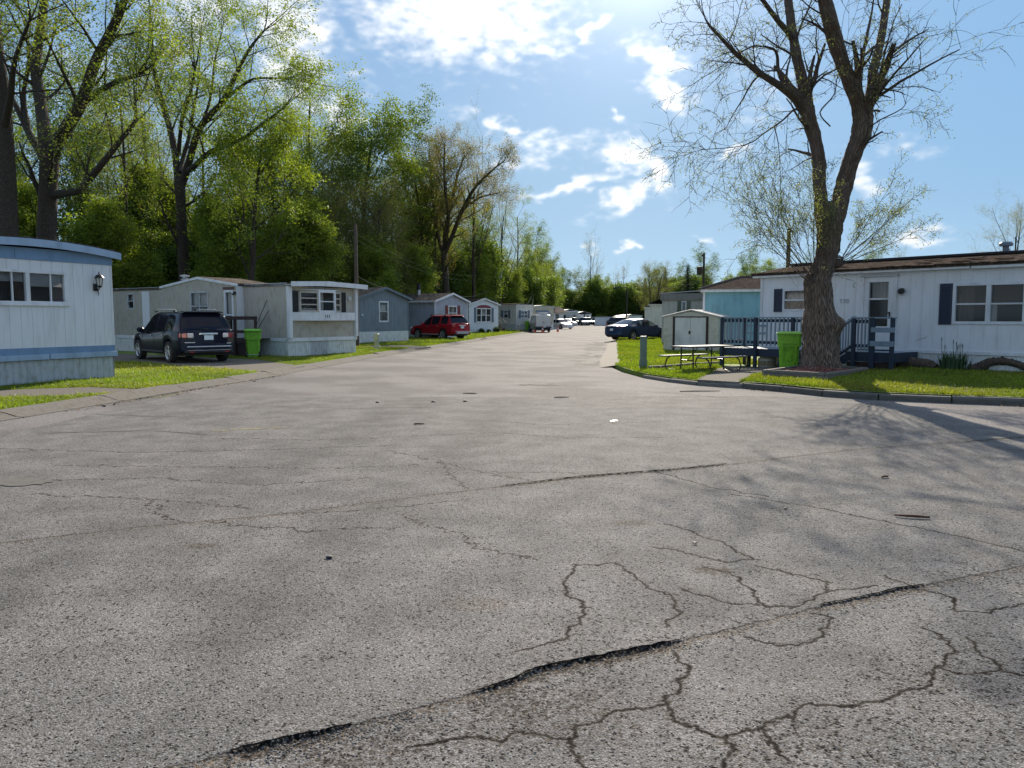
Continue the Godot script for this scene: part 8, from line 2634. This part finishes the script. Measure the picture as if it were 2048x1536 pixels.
func place_wood(kinds: Array):
	# kind, x, depth, scale, turn; the first of each kind carries its own label
	var first := {}
	var spots := [
		[0, -15.2, 44.5, 0.95, 0.4, "bright yellow green leafy maple hanging over the tan home's roof"],
		[0, -17.5, 60.0, 1.1, 2.0, "fresh green leafy maple behind the utility pole"],
		[1, -17.0, 66.0, 1.05, 1.0, "tall slim light green tree behind the utility pole's top"],
		[0, -14.0, 70.0, 1.45, 0.3, "tall full green tree left of the vase shaped one"],
		[2, -10.2, 61.0, 1.0, 0.0, "round olive willow right of the utility pole"],
		[2, -14.0, 58.0, 0.95, 2.0, "shaggy dark willow left of the utility pole"],
		[4, -8.0, 81.0, 0.8, 4.0, "tan budding tree crowding behind the vase shaped tree"],
		[4, -4.2, 84.0, 1.05, 0.7, "tan budding tree right of the vase shaped tree"],
		[4, -1.2, 97.0, 0.9, 2.2, "low tan green tree beside the transformer pole"],
		[0, -2.6, 112.0, 0.75, 3.0, "yellow green maple behind the transformer pole"],
		[0, 2.5, 120.0, 0.6, 5.0, "small yellow leafed tree behind the beige home"],
		[6, 1.5, 125.0, 0.72, 0.0, "single dark spruce right of the transformer pole"],
		[4, 21.0, 208.0, 1.15, 1.0, "tall golden budding tree rising above the far treeline"],
		[6, 37.5, 190.0, 0.95, 1.0, ""], [6, 43.5, 192.0, 1.02, 2.0, ""], [6, 34.0, 198.0, 0.8, 3.0, ""],
		[2, 30.5, 168.0, 1.1, 4.0, "pale willow with several leaning stems beyond the lamp pole"],
		[7, 39.2, 60.0, 0.66, 0.0, "half bare tree with pale leaves above the white home's roof end"],
		[4, 41.0, 63.0, 0.55, 2.0, "second half bare tree at the frame edge above the roof"],
		[7, 35.5, 74.0, 0.42, 1.0, "faint leafless tree above the white home's roof middle"],
		[7, 39.3, 78.0, 0.42, 3.0, "small leafless tree just right of the faint leafless one"],
		[3, 23.5, 92.0, 0.5, 1.0, "dark leafy tree behind the distribution pole"],
		[3, 27.8, 90.0, 0.48, 2.0, "bright leafy tree behind the aqua home's roof"],
		[0, 31.0, 95.0, 0.58, 4.0, "leafy tree between aqua roof and leaning trunk"],
		[0, 35.0, 88.0, 0.52, 2.4, "fresh leafy tree directly behind the leaning trunk"],
		[0, 39.5, 95.0, 0.45, 0.7, "fresh leafy tree right of the leaning trunk"],
	]
	# the wood behind: rows of trees following the line of the street
	var r2 := RandomNumberGenerator.new()
	r2.seed = 77
	var edge := [[-58.0, 40.0], [-38.0, 46.0], [-24.0, 53.0], [-16.0, 66.0], [-8.5, 82.0], [-3.0, 104.0], [3.0, 130.0], [6.0, 165.0], [9.0, 205.0]]
	for row in 4:
		for i in edge.size() - 1:
			var a := Vector2(edge[i][0], edge[i][1]); var b := Vector2(edge[i + 1][0], edge[i + 1][1])
			var n := int(a.distance_to(b) / (6.0 if row < 2 else 6.5))
			var nrm := Vector2(-(b - a).y, (b - a).x).normalized()
			for k in n:
				var p := a.lerp(b, (k + r2.randf()) / n) + nrm * (row * 7.0 + r2.randf_range(-2.0, 2.0))
				var q := r2.randf()
				var kd := 1 if q < 0.38 else (3 if q < 0.62 else (4 if q < 0.78 else (2 if q < 0.9 else 0)))
				var sc := r2.randf_range(0.78, 1.08) * (1.0 if p.y < 90 else 0.82)
				if kd == 3 or kd == 2: sc *= 1.15
				spots.append([kd, p.x, p.y, sc, r2.randf() * TAU, ""])
				if row < 3:
					spots.append([5, p.x + r2.randf_range(-2.0, 2.0), p.y + r2.randf_range(-2.0, 2.0), r2.randf_range(0.9, 1.9), r2.randf() * TAU, ""])
	# treeline across the far end of the street and round to the right
	for row in 3:
		var x := 8.0
		while x < 95.0:
			var q := r2.randf()
			var kd := 3 if q < 0.42 else (0 if q < 0.72 else (2 if q < 0.9 else 4))
			var dz := 212.0 + row * 9.0 - maxf(0.0, x - 40.0) * 0.9
			spots.append([kd, x + r2.randf_range(-1.5, 1.5), dz + r2.randf_range(-4.0, 4.0), r2.randf_range(0.7, 0.92) * (1.0 if kd != 1 else 0.76), r2.randf() * TAU, ""])
			spots.append([5, x + r2.randf_range(-2.0, 2.0), dz - 6.0, r2.randf_range(1.2, 2.2), r2.randf() * TAU, ""])
			x += 5.2
	for s in spots:
		if absf(s[1] / s[2]) > 0.82: continue
		var k: int = s[0]
		var at := V(s[1], 0.0, s[2])
		if not first.has(k):
			first[k] = true
			var o: Node3D = kinds[k]
			o.position = at
			o.rotation.y = s[4]
			o.scale = Vector3.ONE * s[3]
			if s[5] != "":
				o.set_meta("own", true)
			add_child(o, true)
			o.set_meta("shared", o.get_meta("label"))
			if s[5] != "":
				o.set_meta("label", s[5])
		else:
			var src: Node3D = kinds[k]
			var lab: String = s[5]
			if lab == "":
				lab = "%s, %s" % [SHARED[k], zone(s[1], s[2])]
			var o := dup(src, lab, at, s[4], s[3])
			if s[5] == "":
				o.set_meta("group", SHARED_GROUP[k])
			elif o.has_meta("group"):
				o.remove_meta("group")
	for k in kinds.size():
		if kinds[k].has_meta("own") and kinds[k].has_meta("group"):
			kinds[k].remove_meta("group")

# where in the wood a tree stands, told by what is before it
func zone(x: float, z: float) -> String:
	var r := x / z
	var names := [[-0.52, "behind the blue banded home"], [-0.33, "behind the tan home"], [-0.2, "behind the slate grey home"], [-0.11, "behind the red shuttered home"], [-0.02, "behind the white arched home"], [0.05, "behind the beige home"], [0.12, "beyond the parked cars"], [0.19, "beyond the street lamp"], [0.3, "beyond the aqua home"], [9.0, "beyond the white home"]]
	var w := "in the treeline"
	for q in names:
		if r < q[0]:
			w = q[1]
			break
	var d := absf(z) - (46.0 + maxf(0.0, x + 38.0) * 1.4)
	return w + (", front of the wood" if d < 6.0 else (", middle of the wood" if d < 18.0 else ", deep in the wood"))

var SHARED := ["yellow green leafy tree", "slender fresh green tree", "olive willow with hanging twigs", "dark full leaved tree", "thin tan budding tree", "leafy undergrowth bush", "dark pointed spruce", "half bare pale leaved tree"]
var SHARED_GROUP := ["maples of the wood", "slender trees of the wood", "willows of the wood", "dark trees of the wood", "budding trees of the wood", "undergrowth of the wood", "spruces at the street end", "bare trees on the right"]

# ---- the tree in the planter on the right: furrowed leaning trunk, two stems, thin spring twigs
func hero_tree():
	var base := V(7.92, 0, 19.75)
	var t := thing("leaning_tree", "tall forked tree with furrowed twisting bark and burl in wooden planter", "tree", base)
	var bn := noise(201, 1.0, 3)
	bn.fractal_type = FastNoiseLite.FRACTAL_RIDGED
	var big := noise(202, 1.0, 3)
	var stout := MB.new(); var thin := MB.new()
	leaf_at = PackedVector3Array()
	var PH := {"seg": [6, 6, 5, 4], "sides": [5, 4, 3, 3], "wig": [0.13, 0.2, 0.26, 0.3], "trop": [0.03, 0.0, -0.03, -0.06], "n": [5, 4, 4], "ang": [0.7, 0.7, 0.7, 0.7], "lr": [0.7, 0.62, 0.6], "rr": [0.36, 0.5, 0.55], "start": [0.15, 0.15, 0.2], "leaf": 1, "spread": 0.05, "tip": 0.3}
	for i in LIMBS_HERO.size():
		var L: Array = LIMBS_HERO[i].duplicate()
		for q in L.size():
			L[q] = [L[q][0], L[q][1], L[q][2], L[q][3] * 0.84]
		var sm := smooth_line(L, 14 if i == 0 else (9 if L[0][3] > 0.15 else 4))
		var pts: Array = sm[0]
		var rad: Array = sm[1]
		for k in pts.size(): pts[k] = pts[k] - base
		if L[0][3] > 0.09:
			bark_tube(stout, pts, rad, 56 if i == 0 else (36 if L[0][3] > 0.2 else 16), bn, big, i == 0)
		else:
			stout.tube(pts, rad, 6, true)
		if i > 0:
			var length := 0.0
			for k in pts.size() - 1: length += pts[k].distance_to(pts[k + 1])
			var per := 3.4 if i in [2, 5, 8, 10, 12] else (2.6 if L[0][3] < 0.05 else 0.9)
			branch_off([stout, thin], pts, rad, int(length * per), 0.5 if L[0][3] > 0.2 else 0.2, 1.9, 0, PH)
			fork_tip([stout, thin], pts, rad, 2.2, PH)
	# shoots from the old pruning knob on the left and from the right flank
	var PSh := {"seg": [6, 5, 4], "sides": [4, 3, 3], "wig": [0.1, 0.18, 0.25], "trop": [0.06, 0.03, 0.0], "n": [7, 4], "ang": [0.5, 0.6, 0.6], "lr": [0.38, 0.5], "rr": [0.45, 0.6], "start": [0.3, 0.2], "leaf": 3, "spread": 0.07, "tip": 0.25}
	for k in 15:
		grow([thin, thin], Vector3(-0.34 + rr(-0.05, 0.1), 2.5 + rr(-0.1, 0.4), 0.2 + rr(-0.1, 0.1)), Vector3(rr(-1.0, 0.1), rr(0.35, 1.2), rr(-0.3, 0.5)).normalized(), rr(1.4, 3.3), 0.014, 0, PSh)
	for k in 8:
		grow([thin, thin], Vector3(0.40 + rr(-0.05, 0.05), 3.0 + rr(-0.1, 0.2), 0.0), Vector3(rr(0.4, 1.3), rr(0.4, 1.1), rr(-0.4, 0.4)).normalized(), rr(1.2, 2.5), 0.012, 0, PSh)
	var bm := M("hero_bark", Color(0.33, 0.27, 0.225), 0.95, {"albedo_texture": tex["bark_c"], "uv1_scale": Vector3(3, 0.15, 1), "heightmap_enabled": true, "heightmap_texture": tex["bark_h"], "heightmap_scale": -4.0})
	put("trunk", stout, bm, t)
	put("branches", thin, twig_mat(), t, "stuff")
	crown(t, leaf_cluster("bud", 6, 0.10, 0.045, Color(1, 1, 1), 0.2, 0.4), leaf_mat(), leaf_at, 0.7, 1.35, [Color(0.22, 0.245, 0.11), Color(0.25, 0.25, 0.13), Color(0.18, 0.21, 0.09)])
	# knots where limbs were cut
	for q in [[-0.30, 2.52, 0.12, 0.16], [0.33, 3.02, 0.05, 0.12]]:
		var b := MB.new()
		var pr := []
		for j in 9:
			var a := -PI * 0.5 + PI * j / 8.0
			pr.append(Vector2(maxf(cos(a), 0.001) * q[3], sin(a) * q[3] * 1.35))
		b.lathe(pr, 14, Transform3D(Basis.from_euler(Vector3(0.1, 0.5, -0.35 if q[0] > 0 else 0.35)), Vector3(q[0], q[1], q[2])))
		for k in b.v.size():
			var d := b.n[k]
			b.v[k] += d * 0.035 * bn.get_noise_3d(b.v[k].x * 7.0, b.v[k].y * 3.0, b.v[k].z * 7.0)
		put("burl", b, bm, t)

func bark_tube(m: MB, pts: Array, rad: Array, sides: int, bn: FastNoiseLite, big: FastNoiseLite, trunk: bool):
	var st := m.v.size()
	m.tube(pts, rad, sides, true)
	var n := pts.size()
	for i in n:
		for k in sides + 1:
			var q := st + i * (sides + 1) + k
			var nn := m.n[q]
			var a := TAU * (k % sides) / sides
			var y: float = pts[i].y
			var tw := a + y * 0.22
			var r: float = rad[i]
			var f := bn.get_noise_3d(cos(tw) * r * 9.0, y * 1.1, sin(tw) * r * 9.0)
			var g := big.get_noise_3d(cos(a) * 1.2, y * 1.3, sin(a) * 1.2)
			var d := 0.05 * (f - 0.35) * minf(1.0, r / 0.3) + 0.10 * g * r
			if trunk:
				# buttress folds near the ground, bulge on the right side
				d += 0.07 * exp(-y / 0.5) * cos(a * 5.0 + 1.0)
				d += 0.25 * exp(-pow((y - 1.42) / 0.24, 2.0)) * pow(maxf(0.0, nn.x), 1.5)
				d += 0.06 * exp(-pow((y - 2.5) / 0.15, 2.0)) * pow(maxf(0.0, -nn.x), 2.0)
			m.v[q] += nn * d
	# normals from the displaced surface
	for i in n:
		for k in sides + 1:
			var q := st + i * (sides + 1) + k
			var k0 := (k - 1 + sides) % sides; var k1 := (k + 1) % sides
			var du := m.v[st + i * (sides + 1) + k1] - m.v[st + i * (sides + 1) + k0]
			var dv := m.v[st + mini(i + 1, n - 1) * (sides + 1) + k] - m.v[st + maxi(i - 1, 0) * (sides + 1) + k]
			var nn := du.cross(dv).normalized()
			if nn.dot(m.n[q]) < 0.0: nn = -nn
			m.n[q] = nn

# ---------------------------------------------------------------- litter, cracks in the distance, grass
func crack_ribbon(m: MB, pts: Array, w: float):
	var prev_l := Vector3.ZERO; var prev_r := Vector3.ZERO
	for i in pts.size() - 1:
		var a := Vector2(pts[i][0], pts[i][1]); var b := Vector2(pts[i + 1][0], pts[i + 1][1])
		var d := (b - a).normalized()
		var nn := Vector2(-d.y, d.x)
		var n := int(a.distance_to(b) / 0.12) + 1
		for k in n + 1:
			var p := a.lerp(b, float(k) / n) + nn * sky_fine.get_noise_2d(a.x * 3 + k * 0.7, a.y * 3) * 0.06
			var ww := w * maxf(0.0, 0.35 + 0.9 * sky_fine.get_noise_2d(k * 0.9 + a.x * 7, a.y * 5.0) + 0.25)
			var l := V(p.x - nn.x * ww, 0.004, p.y - nn.y * ww); var r := V(p.x + nn.x * ww, 0.004, p.y + nn.y * ww)
			if i + k > 0 and (prev_l.distance_to(prev_r) > 1e-4 or ww > 1e-4):
				if nn.x * 0 + 1 > 0: m.quad(prev_r, r, l, prev_l)
			prev_l = l; prev_r = r

func build_small_things():
	var tar := M("crack_fill", Color(0.045, 0.038, 0.032), 0.95)
	var lines := [
		[[-3.0, 17.8], [-1.0, 18.1], [1.2, 18.3], [3.0, 18.0]], [[-6.2, 18.9], [-4.4, 19.0], [-2.5, 18.7]], [[-2.0, 24.5], [0.2, 24.8], [2.6, 24.4]], [[-4.6, 14.0], [-3.0, 13.6], [-1.2, 13.8]],
		[[-1.5, 29.0], [1.0, 29.4], [3.0, 29.0]], [[-1.0, 36.0], [1.5, 36.6], [4.0, 36.0]], [[1.8, 50.0], [3.6, 51.0], [6.2, 50.2]], [[4.5, 15.2], [3.4, 16.4], [2.2, 17.2], [0.4, 17.6]], [[-3.0, 21.0], [-0.5, 21.3], [2.4, 21.0]],
		[[5.65, 9.82], [7.5, 10.5], [10.0, 11.2]], [[-7.2, 12.8], [-5.6, 12.4], [-4.4, 12.7]], [[-6.6, 10.6], [-5.2, 10.9], [-4.2, 10.5]],
	]
	for l in lines:
		var m := MB.new()
		crack_ribbon(m, l, 0.022)
		struct("asphalt_crack", m, tar)
	# worn dark patches: broken edge on the right of the far street, a pothole at the left
	var patches := [[-4.95, 7.4, 0.36, 0.16], [4.3, 40.0, 0.7, 3.0], [5.2, 47.0, 0.8, 3.4], [3.4, 33.0, 0.5, 2.2], [0.6, 18.6, 0.5, 0.3], [2.75, 27.5, 0.35, 1.6]]
	for q in patches:
		var m := MB.new()
		for k in 46:
			var c := Vector2(q[0] + rng.randfn(0, 0.42) * q[2], q[1] + rng.randfn(0, 0.42) * q[3])
			var p := []
			var r := rr(0.03, 0.10) * (1.0 if q[1] < 20 else 2.2)
			for j in 7:
				var a := TAU * j / 7.0
				p.append(V(c.x + cos(a) * r * rr(0.6, 1.4) * 1.5, 0.004 + k * 0.00008, c.y + sin(a) * r * rr(0.6, 1.3)))
			for j in range(1, 6): m.tri(p[0], p[j], p[j + 1])
		struct("worn_patch", m, M("patch_dark", Color(0.075, 0.068, 0.06), 0.95))
	var yl := MB.new()
	for k in 26:
		var c := Vector2(-4.3 + k * 0.036 + rr(-0.05, 0.05), 10.85 + k * 0.012 + rr(-0.09, 0.09))
		yl.quad(V(c.x, 0.004, c.y), V(c.x + 0.09, 0.004, c.y + 0.01), V(c.x + 0.1, 0.004, c.y + 0.03), V(c.x + 0.01, 0.004, c.y + 0.025))
	struct("paint_mark", yl, M("faded_yellow", Color(0.30, 0.255, 0.10), 0.9))
	# twigs on the asphalt
	var tw := [[3.22, 6.08, 0.26, 2.85, "straight brown stick lying on the cracked asphalt of the street"], [3.75, 7.63, 0.11, 0.6, "short brown bark bit on the asphalt behind the straight stick"], [6.7, 17.0, 0.9, 2.95, "longer fallen twig in the gutter before the planter"], [7.1, 16.6, 0.7, 0.15, "second fallen twig in the gutter before the planter"],
		[8.1, 15.8, 0.35, 0.3, "short dark twig near the gutter below the tree's shade"], [4.1, 16.7, 0.9, 0.1, "thin twig on the street before the concrete apron"], [10.2, 12.4, 0.3, 2.6, "small twig on sunlit asphalt at the frame edge"], [9.6, 12.9, 0.25, 0.2, "tiny twig on sunlit asphalt beside the other"],
		[-1.4, 11.5, 0.16, 0.2, "thin twig lying in the middle of the street"], [1.0, 15.4, 0.3, 0.1, "thin dark twig far out in the intersection"], [-0.9, 16.2, 0.3, 3.0, "dark twig across the middle of intersection"]]
	for q in tw:
		var t := thing("fallen_twig", q[4], "twig", V(q[0], 0.012, q[1]), q[3])
		var m := MB.new()
		var L: float = q[2]
		m.tube([Vector3(-L * 0.5, 0, 0), Vector3(-L * 0.15, 0.004, rr(-0.02, 0.02)), Vector3(L * 0.2, 0.002, rr(-0.02, 0.02)), Vector3(L * 0.5, 0.0, 0)], [0.009, 0.012, 0.010, 0.006], 6)
		if L > 0.5:
			m.tube([Vector3(L * 0.1, 0.0, 0), Vector3(L * 0.3, 0.01, 0.12)], [0.006, 0.003], 5)
		put("stick", m, M("twig_brown", Color(0.09, 0.045, 0.025), 0.9), t)
	var pb := [[-1.22, 5.02, 0.02, "small black pebble alone left of the street's middle"], [-1.5, 14.6, 0.035, "dark clod on the asphalt near the intersection's middle"], [-0.9, 14.7, 0.035, "second dark clod right of the other"], [2.3, 6.35, 0.013, "dark pebble before the open seam"], [1.3, 5.35, 0.013, "dark pebble between the two seams"], [-2.55, 14.5, 0.03, "dark clod nearer the left kerb"]]
	for q in pb:
		var t := thing("pebble", q[3], "pebble", V(q[0], 0.008, q[1]))
		var m := MB.new()
		var r: float = q[2]
		m.lathe([Vector2(0.0, -r * 0.3), Vector2(r * 0.8, -r * 0.2), Vector2(r, r * 0.1), Vector2(r * 0.6, r * 0.5), Vector2(0.0, r * 0.6)], 7)
		for k in m.v.size(): m.v[k].x *= 1.4
		put("stone", m, mats["black_paint"], t)
	var pc := thing("paper_scrap", "white scrap of paper lying flat on the asphalt", "litter", V(1.58, 0.01, 11.84), 0.4)
	var pm := MB.new()
	pm.quad(Vector3(-0.06, 0, 0.03), Vector3(0.06, 0.006, 0.025), Vector3(0.05, 0.015, -0.03), Vector3(-0.05, 0.0, -0.035))
	pm.quad(Vector3(-0.05, -0.002, -0.035), Vector3(0.05, 0.013, -0.03), Vector3(0.06, 0.004, 0.025), Vector3(-0.06, -0.002, 0.03))
	put("sheet", pm, mats["white_trim"], pc)
	# loose grit on the near road
	var gm := MB.new()
	gm.lathe([Vector2(0.0, -0.5), Vector2(0.9, -0.3), Vector2(1.0, 0.2), Vector2(0.5, 0.6), Vector2(0.0, 0.7)], 5)
	var mm := MultiMesh.new()
	mm.transform_format = MultiMesh.TRANSFORM_3D
	mm.use_colors = true
	mm.mesh = gm.mesh()
	mm.instance_count = 3600
	for i in 3600:
		var x := rr(-4.0, 5.5); var z := 2.4 + pow(rng.randf(), 1.6) * 8.0
		if i < 600:
			x = rr(-1.6, 3.2); z = line_at(seam2, x) - absf(rng.randfn(0, 0.09)) - 0.02
		elif i < 900:
			x = rr(-0.6, 2.6); z = line_at(seam1, x) - absf(rng.randfn(0, 0.05)) - 0.01
		elif i < 1300:
			x = rr(-0.9, -0.4); z = line_at(seam2, x) - absf(rng.randfn(0, 0.08))
		var s := rr(0.0015, 0.0042)
		mm.set_instance_transform(i, Transform3D(Basis.from_euler(Vector3(rr(-0.4, 0.4), rng.randf() * TAU, 0)).scaled(Vector3(s * 1.3, s, s)), Vector3(x, asphalt_h(x, z) * fade_edge(x, z) + s * 0.3, -z)))
		var k := rr(0.3, 1.3)
		mm.set_instance_color(i, Color(0.2 * k, 0.185 * k, 0.17 * k) if rng.randf() < 0.7 else Color(0.06, 0.05, 0.042))
	var o := MultiMeshInstance3D.new()
	o.name = "loose_grit"
	o.multimesh = mm
	o.material_override = M("grit", Color(1, 1, 1), 0.9, {"vertex_color_use_as_albedo": true})
	o.set_meta("kind", "stuff")
	add_child(o)

func inside(p: Vector2, polys: Array) -> bool:
	for q in polys:
		if Geometry2D.is_point_in_polygon(p, q): return true
	return false

func pack(a: Array) -> PackedVector2Array:
	var r := PackedVector2Array()
	for p in a: r.append(Vector2(p[0], p[1]))
	return r

func lawn_height(p: Vector2) -> float:
	if p.x > 2.0:
		if p.x > 4.6 and p.y < 24.0:
			var wall := Vector2(7.9, 24.5); var nn := Vector2(-0.772, -0.635)
			var dist := (p - wall).dot(nn)
			if dist > -0.5 and dist < 6.5 and (p - wall).dot(Vector2(0.635, -0.772)) > 0.6:
				return 0.15 + 0.10 * smoothstep(0.0, 0.8, 1.0 - dist / 5.6)
		return 0.105
	return 0.065

func build_grass():
	var tuft := MB.new()
	tuft.use_col = true
	for i in 11:
		var a := rng.randf() * TAU
		var p := Vector3(rng.randfn(0, 0.028), -0.01, rng.randfn(0, 0.028))
		var h := rr(0.035, 0.085)
		var lean := Vector3(cos(a), 0, sin(a)) * rr(0.1, 0.75) * h
		var w := Vector3(-sin(a), 0, cos(a)) * rr(0.0022, 0.0042)
		var k := rr(0.65, 1.3)
		tuft.col = Color(0.25 * k, 0.315 * k, 0.035 * k)
		var q := p + Vector3(0, h * 0.6, 0) + lean * 0.35
		var e := p + Vector3(0, h, 0) + lean
		tuft.quad(p - w, p + w, q + w, q - w)
		tuft.tri(q - w, q + w, e)
	var mesh := tuft.mesh()
	var gm := M("grass_blade", Color(1, 1, 1), 0.6, {"vertex_color_use_as_albedo": true, "backlight_enabled": true, "backlight": Color(0.95, 1.0, 0.45)})
	# where nothing grows
	var bare := [pack([[-6.85, 21.3], [-6.5, 24.2], [-9.4, 28.2], [-20.5, 35.2], [-22.2, 32.4], [-12.6, 26.2], [-9.6, 23.6]]), pack([[-8.0, 15.4], [-7.85, 16.5], [-8.75, 16.75], [-9.35, 17.0], [-11.6, 15.9], [-12.4, 13.6], [-10.6, 14.2]]),
		pack([[-4.7, 38.2], [-4.2, 40.8], [-6.2, 43.5], [-9.0, 41.5]]), pack([[-2.2, 56.2], [-1.8, 58.8], [-9.8, 64.0], [-10.6, 60.6], [-4.6, 57.4]]),
		pack([[4.44, 18.35], [5.2, 17.62], [5.75, 18.6], [6.1, 19.4], [8.6, 21.5], [6.6, 23.4], [6.0, 22.4], [5.3, 20.4], [4.7, 19.2]]), pack([[6.15, 18.91], [7.32, 17.72], [9.2, 19.78], [8.03, 20.98]]),
		pack([[7.9, 24.6], [20.0, 9.8], [24.0, 15.0], [11.0, 27.5]]), pack([[6.9, 35.1], [9.1, 34.1], [10.2, 36.4], [7.9, 37.4]]), pack([[6.4, 24.4], [7.0, 24.9], [8.0, 24.6], [10.9, 21.2], [10.0, 20.3], [8.4, 21.6], [6.7, 23.4]]),
		pack([[-12.1, 15.7], [-10.2, 19.7], [-16.0, 22.5], [-18.0, 18.0]]), pack([[-8.9, 30.2], [-6.8, 33.5], [-18.0, 42.0], [-21.0, 37.0]]), pack([[-9.1, 45.9], [-6.8, 50.2], [-18.0, 57.0], [-21.0, 52.0]]), pack([[-5.8, 58.0], [-3.6, 62.0], [-15.0, 69.0], [-17.0, 64.0]])]
	var left := []
	for p in LEFT.slice(2, 13): left.append([p[0] - 0.6, p[1]])
	left.append_array([[-3.0, 88.0], [-9.0, 64.0], [-13.0, 48.0], [-14.0, 33.0], [-16.5, 27.0], [-12.0, 21.0], [-13.5, 14.5], [-12.5, 12.0], [-9.0, 12.0]])
	var right := []
	for p in RIGHT.slice(0, 5): right.append([p[0] + 0.3, p[1]])
	right.append_array([[16.0, 85.0], [12.0, 56.0], [9.6, 37.0], [8.4, 25.0]])
	var k2 := KERB_R.slice(0, 13)
	for i in range(k2.size() - 1, -1, -1): right.append([k2[i][0] + 0.16, k2[i][1] + 0.16])
	right.insert(9, [9.0, 23.6]); right.insert(10, [13.8, 17.8])
	var spots := []
	for job in [[pack(left), 12.0, 90.0, -16.5, 3.0], [pack(right), 12.5, 86.0, 3.0, 16.0]]:
		var poly: PackedVector2Array = job[0]
		var z: float = job[1]
		while z < job[2]:
			var sp := 0.050 * maxf(1.0, z / 22.0)
			var x: float = job[3]
			while x < job[4]:
				var p := Vector2(x + rr(-0.6, 0.6) * sp, z + rr(-0.6, 0.6) * sp)
				if Geometry2D.is_point_in_polygon(p, poly) and not inside(p, bare):
					spots.append(p)
				x += sp
			z += sp
	# weeds in the joints: along the kerbs, in the apron crack, in the near seam
	for i in 900:
		var x := rr(-1.05, -0.35)
		spots.append(Vector2(x, line_at(seam2, x) - rr(0.0, 0.02)) if i < 0 else Vector2(lerpf(5.3, 9.6, rng.randf()), 0))
	var mm := MultiMesh.new()
	mm.transform_format = MultiMesh.TRANSFORM_3D
	mm.use_colors = true
	mm.mesh = mesh
	mm.instance_count = spots.size()
	var pn := noise(301, 0.35, 3)
	for i in spots.size():
		var p: Vector2 = spots[i]
		var y := lawn_height(p)
		var g := pn.get_noise_2d(p.x, p.y)
		var s := rr(0.6, 1.25) * (1.0 + 0.6 * g) * (1.7 if rng.randf() < 0.03 else 1.0) * maxf(1.0, p.y / 30.0)
		if p.y < 6.0:
			y = 0.0; s = 0.45
		elif p.y == 0.0 or (p.x > 5.0 and p.y < 1.0):
			p.y = 0.0
			for j in range(6, 11):
				if p.x >= KERB_R[j][0] and p.x <= KERB_R[j + 1][0]:
					p.y = lerpf(KERB_R[j][1], KERB_R[j + 1][1], (p.x - KERB_R[j][0]) / (KERB_R[j + 1][0] - KERB_R[j][0]))
			p.y -= absf(rng.randfn(0, 0.05)) + 0.01
			y = 0.0
			s = rr(0.25, 0.8) * (0.4 + maxf(0.0, g) * 2.5)
		mm.set_instance_transform(i, Transform3D(Basis.from_euler(Vector3(rr(-0.2, 0.2), rng.randf() * TAU, rr(-0.2, 0.2))).scaled(Vector3(s * 1.25, s, s * 1.25)), V(p.x, y, p.y)))
		var k := 0.85 + 0.35 * g + rr(-0.12, 0.12)
		var dry := clampf(pn.get_noise_2d(p.x * 0.6 + 90.0, p.y * 0.6) * 1.2, 0.0, 0.5)
		mm.set_instance_color(i, Color(k * (1.0 + dry * 0.5), k, k * (1.0 + dry)))
	var o := MultiMeshInstance3D.new()
	o.name = "lawn_grass"
	o.multimesh = mm
	o.material_override = gm
	o.set_meta("kind", "stuff")
	add_child(o)
	# last year's leaves and bud scales on grass and in the gutter
	var lf := MB.new()
	lf.quad(Vector3(-0.03, 0, 0.018), Vector3(0.03, 0.004, 0.02), Vector3(0.034, 0.012, -0.018), Vector3(-0.026, 0.002, -0.02))
	var lm := MultiMesh.new()
	lm.transform_format = MultiMesh.TRANSFORM_3D
	lm.use_colors = true
	lm.mesh = lf.mesh()
	lm.instance_count = 1500
	for i in 1500:
		var p: Vector2 = spots[rng.randi() % (spots.size() - 1000)]
		var y := lawn_height(p) + rr(0.03, 0.07)
		if i < 500:
			var t := rng.randf()
			p = Vector2(lerpf(-6.5, -7.7, t) + absf(rng.randfn(0, 0.12)), lerpf(21.5, 13.0, t))
			if i > 220: p = Vector2(lerpf(5.3, 9.4, t), lerpf(17.35, 13.9, t) - absf(rng.randfn(0, 0.15)) - 0.05)
			y = 0.006
		lm.set_instance_transform(i, Transform3D(Basis.from_euler(Vector3(rr(-0.4, 0.4), rng.randf() * TAU, rr(-0.4, 0.4))).scaled(Vector3.ONE * rr(0.4, 1.1)), V(p.x, y, p.y)))
		var k := rr(0.5, 1.4)
		lm.set_instance_color(i, Color(0.14 * k, 0.085 * k, 0.04 * k))
	var lo := MultiMeshInstance3D.new()
	lo.name = "fallen_leaves"
	lo.multimesh = lm
	lo.material_override = M("grit", Color(1, 1, 1), 0.9, {"vertex_color_use_as_albedo": true})
	lo.set_meta("kind", "stuff")
	add_child(lo)
